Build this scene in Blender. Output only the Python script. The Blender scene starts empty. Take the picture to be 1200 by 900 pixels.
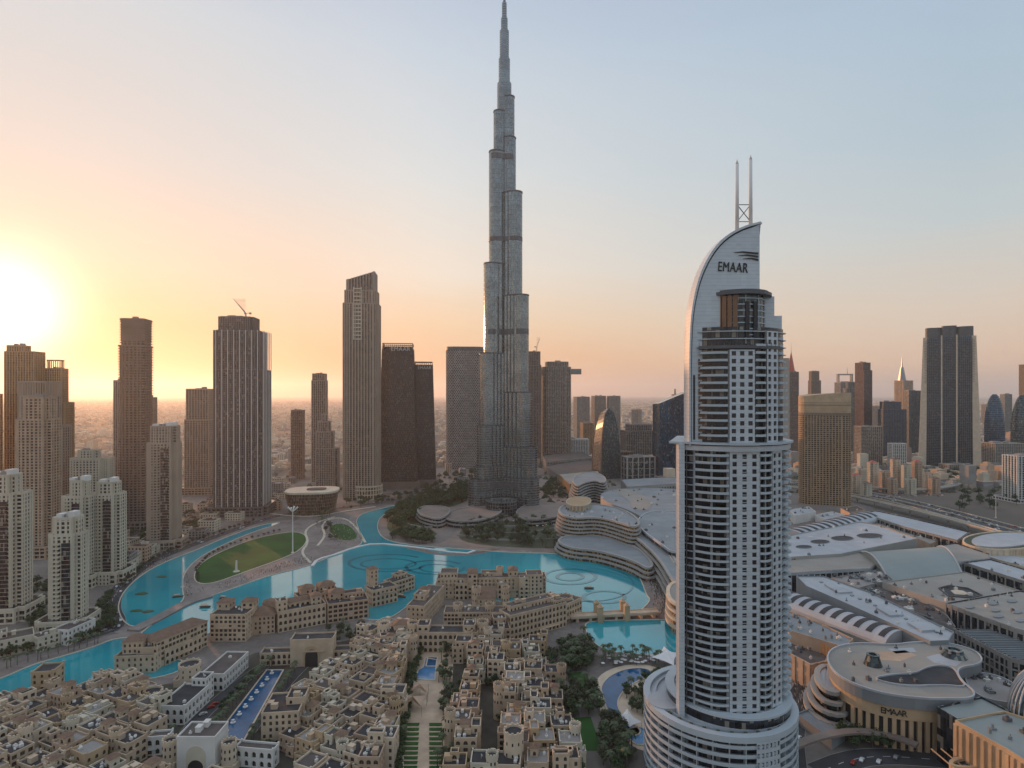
import bpy, math, random
from math import sin, cos, pi, radians, sqrt, atan2
RN = random.Random(11)
C = bpy.context.scene.collection

# ---------------------------------------------------------------- camera, sky, sun, exposure
F, CX, HY, CZ = 700.0, 600.0, 462.0, 190.0        # focal length (photo pixels), principal column, horizon row, eye height (m)
cam = bpy.data.objects.new('camera', bpy.data.cameras.new('camera')); C.objects.link(cam)
cam.location = (0, 0, CZ); cam.rotation_euler = (pi/2, 0, 0)
cam.data.sensor_width = 36; cam.data.lens = 36*F/1200; cam.data.shift_y = 12/1200
cam.data.clip_start = 1; cam.data.clip_end = 90000
S = bpy.context.scene; S.camera = cam
SUN_AZ, SUN_EL = radians(-40.5), radians(6.0)      # azimuth from +Y (negative = left)
world = bpy.data.worlds.new('World'); S.world = world; world.use_nodes = True
nt = world.node_tree; bg = nt.nodes['Background']
sky = nt.nodes.new('ShaderNodeTexSky'); sky.sky_type = 'NISHITA'; sky.sun_disc = False
sky.sun_elevation = SUN_EL; sky.sun_rotation = SUN_AZ; sky.altitude = 200
sky.air_density = 1.0; sky.dust_density = 2.2; sky.ozone_density = 2.0
bg.inputs[1].default_value = 0.15
def lin(c): return tuple((v/255/12.92 if v/255 <= .04045 else ((v/255+.055)/1.055)**2.4) for v in c)
def nn(t, **k):
    q = nt.nodes.new(t)
    for a, b in k.items(): setattr(q, a, b)
    return q
def wire(a, b): nt.links.new(a, b)
tcw = nn('ShaderNodeTexCoord'); sep = nn('ShaderNodeSeparateXYZ'); wire(tcw.outputs['Generated'], sep.inputs[0])
asn = nn('ShaderNodeMath', operation='ARCSINE'); wire(sep.outputs[2], asn.inputs[0])
ele = nn('ShaderNodeMath', operation='DIVIDE'); wire(asn.outputs[0], ele.inputs[0]); ele.inputs[1].default_value = radians(60)
# streaky high cloud slightly shifts the gradient
nz = nn('ShaderNodeTexNoise'); nz.inputs['Scale'].default_value = 2.2; nz.inputs['Detail'].default_value = 5; mpg = nn('ShaderNodeMapping'); mpg.inputs['Scale'].default_value = (1, 1, 3.5)
wire(tcw.outputs['Generated'], mpg.inputs[0]); wire(mpg.outputs[0], nz.inputs['Vector'])
n0 = nn('ShaderNodeMath', operation='MULTIPLY_ADD'); wire(nz.outputs['Fac'], n0.inputs[0]); n0.inputs[1].default_value = .10; n0.inputs[2].default_value = -.05
eln = nn('ShaderNodeMath', operation='ADD'); wire(ele.outputs[0], eln.inputs[0]); wire(n0.outputs[0], eln.inputs[1])
def ramp(stops):
    r = nn('ShaderNodeValToRGB'); wire(eln.outputs[0], r.inputs[0]); e = r.color_ramp.elements
    for i, (deg, c) in enumerate(stops):
        q = e[i] if i < 2 else e.new(1.0)
        q.position = deg/60; q.color = (*lin(c), 1)
    return r
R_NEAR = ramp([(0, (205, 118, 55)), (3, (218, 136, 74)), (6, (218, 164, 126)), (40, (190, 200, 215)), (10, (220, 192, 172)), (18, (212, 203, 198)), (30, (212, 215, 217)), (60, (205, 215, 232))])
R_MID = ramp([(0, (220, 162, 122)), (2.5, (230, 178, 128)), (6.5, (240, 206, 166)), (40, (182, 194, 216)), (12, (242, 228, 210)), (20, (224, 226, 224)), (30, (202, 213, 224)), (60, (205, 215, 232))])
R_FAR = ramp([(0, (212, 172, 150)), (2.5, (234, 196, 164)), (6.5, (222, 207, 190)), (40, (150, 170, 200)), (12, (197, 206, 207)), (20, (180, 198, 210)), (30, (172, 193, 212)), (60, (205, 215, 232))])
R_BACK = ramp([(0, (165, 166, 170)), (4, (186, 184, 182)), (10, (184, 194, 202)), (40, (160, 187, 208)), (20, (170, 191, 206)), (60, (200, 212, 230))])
sdir = (sin(SUN_AZ)*cos(SUN_EL), cos(SUN_AZ)*cos(SUN_EL), sin(SUN_EL))
nrm = nn('ShaderNodeVectorMath', operation='MULTIPLY'); wire(tcw.outputs['Generated'], nrm.inputs[0]); nrm.inputs[1].default_value = (1, 1, .35)
nr2 = nn('ShaderNodeVectorMath', operation='NORMALIZE'); wire(nrm.outputs[0], nr2.inputs[0])
dt = nn('ShaderNodeVectorMath', operation='DOT_PRODUCT'); wire(nr2.outputs[0], dt.inputs[0]); dt.inputs[1].default_value = (sin(SUN_AZ), cos(SUN_AZ), 0)
ac = nn('ShaderNodeMath', operation='ARCCOSINE'); wire(dt.outputs['Value'], ac.inputs[0])
def step(a, b):
    m = nn('ShaderNodeMapRange', interpolation_type='LINEAR'); wire(ac.outputs[0], m.inputs[0]); m.inputs[1].default_value = radians(a); m.inputs[2].default_value = radians(b); return m
def mixc(f, a, b, mode='MIX'):
    m = nn('ShaderNodeMix', data_type='RGBA', blend_type=mode)
    if isinstance(f, float): m.inputs[0].default_value = f
    else: wire(f, m.inputs[0])
    wire(a, m.inputs[6]); wire(b, m.inputs[7]); return m.outputs[2]
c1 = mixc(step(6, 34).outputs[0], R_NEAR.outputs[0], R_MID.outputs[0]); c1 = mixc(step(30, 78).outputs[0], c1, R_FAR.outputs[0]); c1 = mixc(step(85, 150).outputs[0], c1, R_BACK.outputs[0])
# the bright aureole round the sun
d2 = nn('ShaderNodeVectorMath', operation='DOT_PRODUCT'); wire(tcw.outputs['Generated'], d2.inputs[0]); d2.inputs[1].default_value = sdir
a2 = nn('ShaderNodeMath', operation='ARCCOSINE'); wire(d2.outputs['Value'], a2.inputs[0])
def gauss(w, amp, col):
    q = nn('ShaderNodeMath', operation='DIVIDE'); wire(a2.outputs[0], q.inputs[0]); q.inputs[1].default_value = radians(w)
    p = nn('ShaderNodeMath', operation='POWER'); wire(q.outputs[0], p.inputs[0]); p.inputs[1].default_value = 2.0
    m = nn('ShaderNodeMath', operation='MULTIPLY'); wire(p.outputs[0], m.inputs[0]); m.inputs[1].default_value = -1
    e = nn('ShaderNodeMath', operation='EXPONENT'); wire(m.outputs[0], e.inputs[0])
    s = nn('ShaderNodeVectorMath', operation='SCALE'); s.inputs[0].default_value = tuple(c*amp for c in col); wire(e.outputs[0], s.inputs['Scale']); return s.outputs[0]
def addv(a, b):
    q = nn('ShaderNodeVectorMath', operation='ADD'); wire(a, q.inputs[0]); wire(b, q.inputs[1]); return q.outputs[0]
c1 = addv(addv(c1, gauss(12, .08, (1, .60, .35))), gauss(3.4, 2.2, (1, .85, .6)))
EXPO = 1.2
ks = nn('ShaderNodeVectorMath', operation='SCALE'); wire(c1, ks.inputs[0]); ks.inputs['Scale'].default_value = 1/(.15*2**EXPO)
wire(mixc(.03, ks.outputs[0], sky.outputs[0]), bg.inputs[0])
sd = bpy.data.lights.new('sun', 'SUN'); sun = bpy.data.objects.new('sun', sd); C.objects.link(sun)
sd.energy = 1.6; sd.angle = radians(0.6); sd.color = (1.0, 0.46, 0.20)
sun.rotation_euler = (pi/2 - SUN_EL, 0, pi - SUN_AZ)
S.view_settings.view_transform = 'Standard'; S.view_settings.look = 'None'
S.view_settings.exposure = EXPO; S.view_settings.gamma = 1.0; S.view_settings.use_curve_mapping = False
S.render.engine = 'CYCLES'
cy = S.cycles
cy.max_bounces = 5; cy.diffuse_bounces = 2; cy.glossy_bounces = 3; cy.transmission_bounces = 3; cy.volume_bounces = 3
cy.transparent_max_bounces = 8; cy.sample_clamp_indirect = 4; cy.use_denoising = True

# ---------------------------------------------------------------- measuring helpers
def W(px, D): return (px-CX)/F*D
def Z(py, D): return CZ+(HY-py)/F*D
def DD(py, z=0): return (CZ-z)*F/(py-HY)
def G(px, py, z=0):
    D = DD(py, z); return (W(px, D), D)
def GP(pts, z=0): return ccw([G(a, b, z) for a, b in pts])
def area(p): return sum(p[i-1][0]*p[i][1]-p[i][0]*p[i-1][1] for i in range(len(p)))/2
def ccw(p): return list(p) if area(p) > 0 else list(p)[::-1]
def cen(p): return (sum(q[0] for q in p)/len(p), sum(q[1] for q in p)/len(p))
def shift(p, c): return [(a-c[0], b-c[1]) for a, b in p]
def rot(p, a):
    c, s = cos(a), sin(a); return [(x*c-y*s, x*s+y*c) for x, y in p]
def inside(pt, poly):
    x, y = pt; r = False
    for i in range(len(poly)):
        (x1, y1), (x2, y2) = poly[i-1], poly[i]
        if (y1 > y) != (y2 > y) and x < (x2-x1)*(y-y1)/(y2-y1)+x1: r = not r
    return r
def offset(poly, d):
    out = []; n = len(poly)
    for i in range(n):
        a, b, c = poly[i-1], poly[i], poly[(i+1) % n]
        e1 = (b[0]-a[0], b[1]-a[1]); e2 = (c[0]-b[0], c[1]-b[1])
        l1 = math.hypot(*e1) or 1e-6; l2 = math.hypot(*e2) or 1e-6
        n1 = (e1[1]/l1, -e1[0]/l1); n2 = (e2[1]/l2, -e2[0]/l2)
        k = 1+n1[0]*n2[0]+n1[1]*n2[1]; k = max(k, .5)
        out.append((b[0]+d*(n1[0]+n2[0])/k, b[1]+d*(n1[1]+n2[1])/k))
    return out
def smooth(pts, it=2, closed=True):
    for _ in range(it):
        o = []; n = len(pts)
        for i in range(n if closed else n-1):
            a, b = pts[i], pts[(i+1) % n]
            o += [(a[0]*.75+b[0]*.25, a[1]*.75+b[1]*.25), (a[0]*.25+b[0]*.75, a[1]*.25+b[1]*.75)]
        pts = o if closed else [pts[0]]+o[1:-1]+[pts[-1]]
    return pts
def ribbon(pts, w):
    L, Rr = [], []; n = len(pts)
    for i, p in enumerate(pts):
        a, b = pts[max(i-1, 0)], pts[min(i+1, n-1)]
        dx, dy = b[0]-a[0], b[1]-a[1]; l = math.hypot(dx, dy) or 1
        L.append((p[0]-dy/l*w/2, p[1]+dx/l*w/2)); Rr.append((p[0]+dy/l*w/2, p[1]-dx/l*w/2))
    return L, Rr

# plan shapes of unit width
def rect(r=1.0): return [(-.5, -r/2), (.5, -r/2), (.5, r/2), (-.5, r/2)]
def rrect(r=1.0, c=.15, n=4):
    p = []
    for sx, sy, a0 in ((1, -1, -pi/2), (1, 1, 0), (-1, 1, pi/2), (-1, -1, pi)):
        for k in range(n+1):
            a = a0+pi/2*k/n; p.append((sx*(.5-c)+c*cos(a), sy*(r/2-c)+c*sin(a)))
    return p
def ell(r=1.0, n=24): return [(.5*cos(2*pi*k/n), .5*r*sin(2*pi*k/n)) for k in range(n)]
def cham(r=1.0, c=.12):
    h = r/2; return [(-.5+c, -h), (.5-c, -h), (.5, -h+c), (.5, h-c), (.5-c, h), (-.5+c, h), (-.5, h-c), (-.5, -h+c)]
def cross(r=1.0, c=.15):
    h = r/2; return [(-.5+c, -h), (.5-c, -h), (.5-c, -h+c), (.5, -h+c), (.5, h-c), (.5-c, h-c), (.5-c, h), (-.5+c, h), (-.5+c, h-c), (-.5, h-c), (-.5, -h+c), (-.5+c, -h+c)]
def fit(shape, x0, x1, D, a=0.0):
    """plan shape turned by a, sized and moved so that its sides stand at the columns x0, x1 and its front at distance D"""
    p = rot(shape, a); s = (x1-x0)/F*D; X = W((x0+x1)/2, D); Y = D+s/2
    for _ in range(25):
        q = [(X+s*u, Y+s*v) for u, v in p]
        pr = [CX+F*u/v for u, v in q]; lo, hi = min(pr), max(pr)
        s *= (x1-x0)/(hi-lo); X += ((x0+x1)/2-(lo+hi)/2)/F*Y; Y += D-min(v for u, v in q)
    return ccw([(X+s*u, Y+s*v) for u, v in p])

# ---------------------------------------------------------------- mesh builder
class MB:
    def __init__(s): s.v = []; s.f = []; s.m = []; s.mi = 0
    def add(s, vs, fs):
        o = len(s.v); s.v += vs; s.f += [tuple(i+o for i in f) for f in fs]; s.m += [s.mi]*len(fs); return s
    def prism(s, poly, z0, z1, top=None, cap=True, bot=False):
        n = len(poly); t = top or poly
        z1f = z1 if callable(z1) else (lambda p: z1)
        s.add([(x, y, z0) for x, y in poly]+[(x, y, z1f((x, y))) for x, y in t],
              [(i, (i+1) % n, n+(i+1) % n, n+i) for i in range(n)]+([tuple(range(n, 2*n))] if cap else [])+([tuple(range(n-1, -1, -1))] if bot else []))
        return s
    def sheet(s, poly, z): return s.add([(x, y, z) for x, y in poly], [tuple(range(len(poly)))])
    def box(s, x, y, z, sx, sy, sz, a=0.0):
        p = [(x+u, y+v) for u, v in rot([(-sx/2, -sy/2), (sx/2, -sy/2), (sx/2, sy/2), (-sx/2, sy/2)], a)]
        return s.prism(p, z, z+sz, bot=True)
    def ring(s, outer, inner, z0, z1):
        n = len(outer)
        v = [(x, y, z) for z in (z0, z1) for x, y in outer]+[(x, y, z) for z in (z0, z1) for x, y in inner]
        f = []
        for i in range(n):
            j = (i+1) % n
            f += [(i, j, n+j, n+i), (2*n+j, 2*n+i, 3*n+i, 3*n+j), (n+i, n+j, 3*n+j, 3*n+i), (j, i, 2*n+i, 2*n+j)]
        return s.add(v, f)
    def tube(s, p0, p1, r0, r1=None, n=6, cap=True):
        r1 = r0 if r1 is None else r1
        d = [p1[i]-p0[i] for i in range(3)]; l = sqrt(sum(q*q for q in d)) or 1; d = [q/l for q in d]
        u = (0, 0, 1) if abs(d[2]) < .9 else (1, 0, 0)
        a = (d[1]*u[2]-d[2]*u[1], d[2]*u[0]-d[0]*u[2], d[0]*u[1]-d[1]*u[0]); la = sqrt(sum(q*q for q in a)); a = [q/la for q in a]
        b = (d[1]*a[2]-d[2]*a[1], d[2]*a[0]-d[0]*a[2], d[0]*a[1]-d[1]*a[0])
        v = []
        for p, r in ((p0, r0), (p1, r1)):
            for k in range(n):
                c, q = cos(2*pi*k/n)*r, sin(2*pi*k/n)*r
                v.append(tuple(p[i]+a[i]*c+b[i]*q for i in range(3)))
        f = [(k, (k+1) % n, n+(k+1) % n, n+k) for k in range(n)]
        if cap: f += [tuple(range(n-1, -1, -1)), tuple(range(n, 2*n))]
        return s.add(v, f)
    def path(s, pts, r, n=5):
        for a, b in zip(pts, pts[1:]): s.tube(a, b, r, r, n)
        return s
    def edgebox(s, a, b, out, inn, z0, z1):
        dx, dy = b[0]-a[0], b[1]-a[1]; l = math.hypot(dx, dy) or 1; nx, ny = dy/l, -dx/l
        return s.prism(ccw([(a[0]+nx*out, a[1]+ny*out), (b[0]+nx*out, b[1]+ny*out), (b[0]-nx*inn, b[1]-ny*inn), (a[0]-nx*inn, a[1]-ny*inn)]), z0, z1, bot=True)
    def mesh(s, name, mats, smooth=False):
        me = bpy.data.meshes.new(name); me.from_pydata(s.v, [], s.f)
        for m in (mats if isinstance(mats, (list, tuple)) else [mats]): me.materials.append(m)
        me.polygons.foreach_set('material_index', s.m)
        if smooth: me.polygons.foreach_set('use_smooth', [True]*len(s.f))
        me.update(); return me
    def build(s, name, mats, parent=None, smooth=False):
        o = bpy.data.objects.new(name, s.mesh(name, mats, smooth)); C.objects.link(o)
        if parent: o.parent = parent
        return o
def tag(o, label=None, cat=None, group=None, kind=None):
    if label: o['label'] = label
    if cat: o['category'] = cat
    if group: o['group'] = group
    if kind: o['kind'] = kind
    return o
def thing(name, label, cat, loc=(0, 0, 0), rz=0.0, group=None):
    o = bpy.data.objects.new(name, None); C.objects.link(o); o.location = loc if len(loc) == 3 else (loc[0], loc[1], 0); o.rotation_euler = (0, 0, rz)
    o.empty_display_size = 1
    return tag(o, label, cat, group)
def inst(name, mesh, parent=None, loc=(0, 0, 0), rz=0.0, sc=None):
    o = bpy.data.objects.new(name, mesh); C.objects.link(o); o.location = loc; o.rotation_euler = (0, 0, rz)
    if sc: o.scale = sc
    if parent: o.parent = parent
    return o
def copy_tree(o, kids, loc, rz=0.0, sc=1.0, label=None):
    c = o.copy(); C.objects.link(c); c.location = loc; c.rotation_euler = (0, 0, rz); c.scale = (sc, sc, sc)
    for k in kids:
        d = k.copy(); C.objects.link(d); d.parent = c
    if label: c['label'] = label
    return c

# ---------------------------------------------------------------- materials
def mat(name, col, rough=.8, metal=0.0, var=.15, vs=.15, bump=0.0, bs=1.0, stripe=None, spec=.5, alt=None, cell=None):
    """colour with soft stains (var, scale vs), optional panel cells (size xyz, amount) and horizontal seams (pitch, width, colour)"""
    m = bpy.data.materials.new(name); m.use_nodes = True; n = m.node_tree.nodes; L = m.node_tree.links
    b = n['Principled BSDF']; b.inputs['Roughness'].default_value = rough; b.inputs['Metallic'].default_value = metal
    b.inputs['Specular IOR Level'].default_value = spec
    tc = n.new('ShaderNodeTexCoord'); no = n.new('ShaderNodeTexNoise'); no.inputs['Scale'].default_value = vs; no.inputs['Detail'].default_value = 5
    L.new(tc.outputs['Object'], no.inputs['Vector'])
    mr = n.new('ShaderNodeMapRange'); mr.inputs[1].default_value = .3; mr.inputs[2].default_value = .7
    L.new(no.outputs['Fac'], mr.inputs[0])
    mx = n.new('ShaderNodeMix'); mx.data_type = 'RGBA'
    a = alt or tuple(c*(1-var) for c in col); bb = col if alt else tuple(c*(1+var) for c in col)
    mx.inputs[6].default_value = (*a, 1); mx.inputs[7].default_value = (*bb, 1)
    L.new(mr.outputs[0], mx.inputs[0]); out = mx.outputs[2]
    if cell:
        cs, am = cell
        vm = n.new('ShaderNodeVectorMath'); vm.operation = 'DIVIDE'; vm.inputs[1].default_value = cs; L.new(tc.outputs['Object'], vm.inputs[0])
        fl = n.new('ShaderNodeVectorMath'); fl.operation = 'FLOOR'; L.new(vm.outputs[0], fl.inputs[0])
        wn = n.new('ShaderNodeTexWhiteNoise'); L.new(fl.outputs[0], wn.inputs['Vector'])
        m2 = n.new('ShaderNodeMapRange'); m2.inputs[3].default_value = 1-am; m2.inputs[4].default_value = 1+am; L.new(wn.outputs['Value'], m2.inputs[0])
        mu = n.new('ShaderNodeVectorMath'); mu.operation = 'SCALE'; L.new(out, mu.inputs[0]); L.new(m2.outputs[0], mu.inputs['Scale']); out = mu.outputs[0]
    if stripe:
        pitch, wd, sc = stripe
        sp = n.new('ShaderNodeSeparateXYZ'); L.new(tc.outputs['Object'], sp.inputs[0])
        d = n.new('ShaderNodeMath'); d.operation = 'DIVIDE'; d.inputs[1].default_value = pitch; L.new(sp.outputs[2], d.inputs[0])
        fr = n.new('ShaderNodeMath'); fr.operation = 'FRACT'; L.new(d.outputs[0], fr.inputs[0])
        lt = n.new('ShaderNodeMath'); lt.operation = 'LESS_THAN'; lt.inputs[1].default_value = wd; L.new(fr.outputs[0], lt.inputs[0])
        m3 = n.new('ShaderNodeMix'); m3.data_type = 'RGBA'; m3.inputs[7].default_value = (*sc, 1)
        L.new(lt.outputs[0], m3.inputs[0]); L.new(out, m3.inputs[6]); out = m3.outputs[2]
    L.new(out, b.inputs['Base Color'])
    if bump:
        n2 = n.new('ShaderNodeTexNoise'); n2.inputs['Scale'].default_value = bs; L.new(tc.outputs['Object'], n2.inputs['Vector'])
        bp = n.new('ShaderNodeBump'); bp.inputs['Distance'].default_value = bump; L.new(n2.outputs['Fac'], bp.inputs['Height']); L.new(bp.outputs[0], b.inputs['Normal'])
    return m
def glass(name, col, rough=.08, pane=(1.8, 1.8, 3.5), am=.9, metal=0.0, spec=.5, curtain_or_light=(.25, .22, .18), cf=.12):
    """dark glazing with panes that differ: some with drawn curtains, or with room light put into their colour"""
    m = mat(name, col, rough, metal, .2, .05, cell=(pane, am), spec=spec)
    n = m.node_tree.nodes; L = m.node_tree.links; b = n['Principled BSDF']
    wn = [q for q in n if q.type == 'TEX_WHITE_NOISE'][0]; src = b.inputs['Base Color'].links[0].from_socket
    lt = n.new('ShaderNodeMath'); lt.operation = 'LESS_THAN'; lt.inputs[1].default_value = cf; L.new(wn.outputs['Value'], lt.inputs[0])
    mx = n.new('ShaderNodeMix'); mx.data_type = 'RGBA'; mx.inputs[7].default_value = (*curtain_or_light, 1)
    L.new(lt.outputs[0], mx.inputs[0]); L.new(src, mx.inputs[6]); L.new(mx.outputs[2], b.inputs['Base Color'])
    return m
M = {}
M['sand'] = mat('sand_render', (.55, .42, .295), .9, var=.18, vs=.12, bump=.03)
M['sand2'] = mat('pale_sand_render', (.64, .515, .38), .9, var=.12, vs=.12, bump=.03)
M['sand3'] = mat('ochre_render', (.52, .375, .23), .9, var=.15, vs=.1, bump=.03)
M['sandp'] = mat('pink_sand_render', (.49, .35, .245), .9, var=.14, vs=.12, bump=.03)
M['cream'] = mat('cream_render', (.60, .53, .41), .85, var=.1, vs=.06)
M['white'] = mat('white_render', (.70, .67, .62), .8, var=.08, vs=.08)
M['panel'] = mat('white_metal_panel', (.56, .60, .63), .35, .15, var=.05, vs=.05, cell=((2.4, 2.4, 1.8), .05), stripe=(1.78, .05, (.30, .33, .36)))
M['panel2'] = mat('pale_wall_panel', (.47, .52, .55), .5, 0, var=.06, vs=.05)
M['tileroof'] = mat('clay_tile_roof', (.20, .125, .085), .9, var=.2, vs=.3, bump=.08, bs=3)
M['roof'] = mat('dark_roof_felt', (.045, .045, .048), .9, var=.4, vs=.15)
M['roof2'] = mat('brown_roof_screed', (.11, .09, .08), .9, var=.25, vs=.12)
M['mallroof'] = mat('weathered_metal_roof', (.24, .26, .27), .6, .1, var=.12, vs=.03, cell=((12, 8, 50), .08))
M['malltan'] = mat('tan_roof_membrane', (.33, .30, .26), .8, var=.12, vs=.02, cell=((14, 10, 50), .06))
M['mallgreen'] = mat('grey_green_roof', (.27, .30, .28), .5, .1, var=.1, vs=.02)
M['malllight'] = mat('pale_roof_panel', (.42, .44, .46), .5, .1, var=.08, vs=.04, cell=((9, 9, 50), .07))
M['steel'] = mat('brushed_steel', (.27, .29, .30), .32, .7, var=.1, vs=.05)
M['dark'] = mat('dark_recess', (.03, .03, .032), .6, var=.2)
M['dgrey'] = mat('dark_grey_metal', (.12, .12, .125), .5, .3, var=.2)
M['conc'] = mat('concrete', (.30, .28, .26), .9, var=.15, vs=.06)
M['conc2'] = mat('brown_concrete', (.24, .19, .16), .9, var=.15, vs=.06)
M['brown'] = mat('brown_stone_cladding', (.25, .18, .13), .7, var=.12, vs=.04)
M['gold'] = mat('gold_tan_cladding', (.42, .27, .14), .6, var=.1, vs=.04)
M['pave'] = mat('stone_paving', (.185, .16, .14), .85, var=.35, vs=.012, cell=((3, 3, 9), .1))
M['pavep'] = mat('mauve_paving', (.225, .19, .17), .85, var=.25, vs=.03, cell=((4, 4, 9), .12))
M['asphalt'] = mat('asphalt', (.055, .055, .058), .9, var=.25, vs=.06)
M['line'] = mat('road_paint', (.7, .7, .68), .7, var=.1)
M['lawn'] = mat('lawn_grass', (.022, .088, .012), .95, var=.3, vs=.03, bump=.1, bs=2)
M['leaf'] = mat('tree_leaves', (.045, .078, .026), .8, var=.45, vs=.6)
M['leaf2'] = mat('olive_leaves', (.070, .080, .040), .8, var=.4, vs=.6)
M['palmleaf'] = mat('palm_leaves', (.060, .085, .035), .7, var=.4, vs=1.0)
M['bark'] = mat('bark', (.13, .10, .075), .95, var=.3, vs=1.5)
M['sail'] = mat('white_fabric', (.75, .74, .72), .8, var=.05)
M['copper'] = mat('copper_and_sunlit_tone', (.22, .13, .08), .45, .5, var=.2, vs=.1)  # also the painted sunlit tone on the pointed tower's left ribs
M['red'] = mat('red_cladding', (.45, .10, .06), .5, var=.1)
M['poolblue'] = mat('pool_water', (.008, .085, .20), .06, var=.25, vs=.12, bump=.02, bs=1.5)
M['poolpale'] = mat('shallow_pool_water', (.06, .22, .42), .06, var=.2, vs=.15, bump=.02, bs=1.5)
M['g_dark'] = glass('dark_glazing', (.022, .026, .032))
M['g_brown'] = glass('bronze_glazing', (.040, .028, .022), curtain_or_light=(.22, .16, .11))
M['g_blue'] = glass('blue_glazing', (.018, .055, .10), .06, metal=.3, cf=.04)
M['g_teal'] = glass('teal_glazing', (.030, .050, .055), .08, cf=.1)
M['g_burj'] = glass('silver_blue_glazing', (.215, .24, .245), .13, pane=(1.6, 1.6, 3.9), am=.25, metal=.8, cf=0)
M['g_lit'] = glass('painted_lit_glazing', (.07, .045, .02), .1, cf=.3, curtain_or_light=(.40, .26, .12))  # light of lit rooms is put into the pane colours, nothing glows
M['window'] = mat('window_pane', (.028, .030, .034), .12, var=.5, vs=.4)
M['pier'] = mat('pier_cladding', (.40, .32, .25), .75, var=.1, vs=.05)
M['pierl'] = mat('light_pier_cladding', (.40, .36, .31), .7, var=.08, vs=.05)
M['nearblack'] = mat('charcoal_cladding', (.075, .065, .06), .6, var=.1, vs=.05)
M['band'] = mat('floor_band', (.16, .155, .15), .7, var=.1, vs=.05)
M['bandl'] = mat('pale_floor_band', (.36, .34, .31), .7, var=.08, vs=.05)
M['ground'] = mat('city_ground', (.17, .135, .105), .95, vs=.004, alt=(.085, .075, .06))
M['lane'] = mat('lane_paving_painted_shade', (.065, .060, .045), .9, var=.3, vs=.1)  # shade of the narrow lanes is put into this dark ground colour
def water_mat():
    m = bpy.data.materials.new('lake_water'); m.use_nodes = True; n = m.node_tree.nodes; L = m.node_tree.links; b = n['Principled BSDF']
    tc = n.new('ShaderNodeTexCoord'); no = n.new('ShaderNodeTexNoise'); no.inputs['Scale'].default_value = .012; no.inputs['Detail'].default_value = 4
    L.new(tc.outputs['Object'], no.inputs['Vector'])
    cr = n.new('ShaderNodeValToRGB'); cr.color_ramp.elements[0].position = .3; cr.color_ramp.elements[1].position = .7
    cr.color_ramp.elements[0].color = (.006, .25, .31, 1); cr.color_ramp.elements[1].color = (.016, .37, .42, 1)
    L.new(no.outputs['Fac'], cr.inputs[0]); L.new(cr.outputs[0], b.inputs['Base Color'])
    b.inputs['Roughness'].default_value = .06; b.inputs['IOR'].default_value = 1.7
    n2 = n.new('ShaderNodeTexNoise'); n2.inputs['Scale'].default_value = .35; n2.inputs['Detail'].default_value = 4; L.new(tc.outputs['Object'], n2.inputs['Vector'])
    bp = n.new('ShaderNodeBump'); bp.inputs['Distance'].default_value = .05; bp.inputs['Strength'].default_value = .4; L.new(n2.outputs['Fac'], bp.inputs['Height']); L.new(bp.outputs[0], b.inputs['Normal'])
    return m
M['water'] = water_mat()
M['basin'] = mat('dark_lake_bed', (.007, .19, .235), .08, var=.2, vs=.03)

# ---------------------------------------------------------------- ground, lake, lawns, roads
def struct(name, mb, m, smooth=False): return tag(mb.build(name, m, None, smooth), kind='structure')
g = MB(); g.sheet([(-34000, -1500), (34000, -1500), (34000, 40000), (-34000, 40000)], 0.0); struct('ground', g, M['ground'])
hz = MB(); hz.prism([(-35000, -1600), (35000, -1600), (35000, 41000), (-35000, 41000)], -1.0, 880.0, bot=True)
hm = bpy.data.materials.new('haze_air'); hm.use_nodes = True; hn = hm.node_tree
for q in list(hn.nodes):
    if q.type == 'BSDF_PRINCIPLED': hn.nodes.remove(q)
pv = hn.nodes.new('ShaderNodeVolumePrincipled'); pv.inputs['Color'].default_value = (.99, .98, .97, 1); pv.inputs['Density'].default_value = 5e-5
pv.inputs['Anisotropy'].default_value = .6
hn.links.new(pv.outputs[0], [q for q in hn.nodes if q.type == 'OUTPUT_MATERIAL'][0].inputs['Volume'])
tag(hz.build('haze', hm), kind='stuff')

def sheet(name, pts, z, m, sm=0, world_pts=False):
    p = pts if world_pts else GP(pts)
    if sm: p = smooth(p, sm)
    mb = MB(); mb.sheet(ccw(p), z); return struct(name, mb, m), p
# paved city floor of the near quarters
sheet('paving', [(-300, 900), (-200, 700), (-80, 640), (130, 590), (330, 565), (520, 548), (700, 545), (860, 560), (1010, 590), (1260, 680), (1500, 900)], .05, M['pave'])
LAKES = {
 'pool_basin': [(330, 611), (300, 617), (262, 631), (228, 646), (200, 656), (170, 671), (148, 690), (138, 709), (143, 727), (158, 737), (185, 724), (216, 705), (213, 692), (214, 673), (230, 655), (262, 638), (300, 622), (322, 616)],
 'lake': [(163, 741), (222, 707), (262, 694), (318, 674), (345, 668), (372, 660), (395, 648), (412, 643), (427, 637), (421, 621), (417, 610), (424, 602), (445, 597), (462, 592), (466, 595), (447, 604), (441, 615), (444, 627), (456, 635), (488, 640), (517, 642), (554, 645), (600, 648), (657, 649), (698, 656), (725, 660), (740, 664), (751, 680), (757, 698), (762, 703), (755, 712), (740, 722), (700, 724), (676, 722), (650, 712), (620, 712), (560, 700), (500, 698), (480, 708), (457, 726), (430, 727), (420, 722), (330, 710), (240, 745), (200, 758), (165, 755)],
 'canal': [(-60, 832), (-60, 815), (0, 797), (40, 779), (70, 771), (110, 759), (136, 748), (175, 748), (190, 770), (225, 778), (200, 792), (150, 800), (60, 806), (0, 818)],
 'south_pool': [(684, 731), (700, 728), (745, 727), (830, 727), (835, 768), (740, 768), (708, 762), (692, 750)],
}
lakepoly = {}
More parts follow.
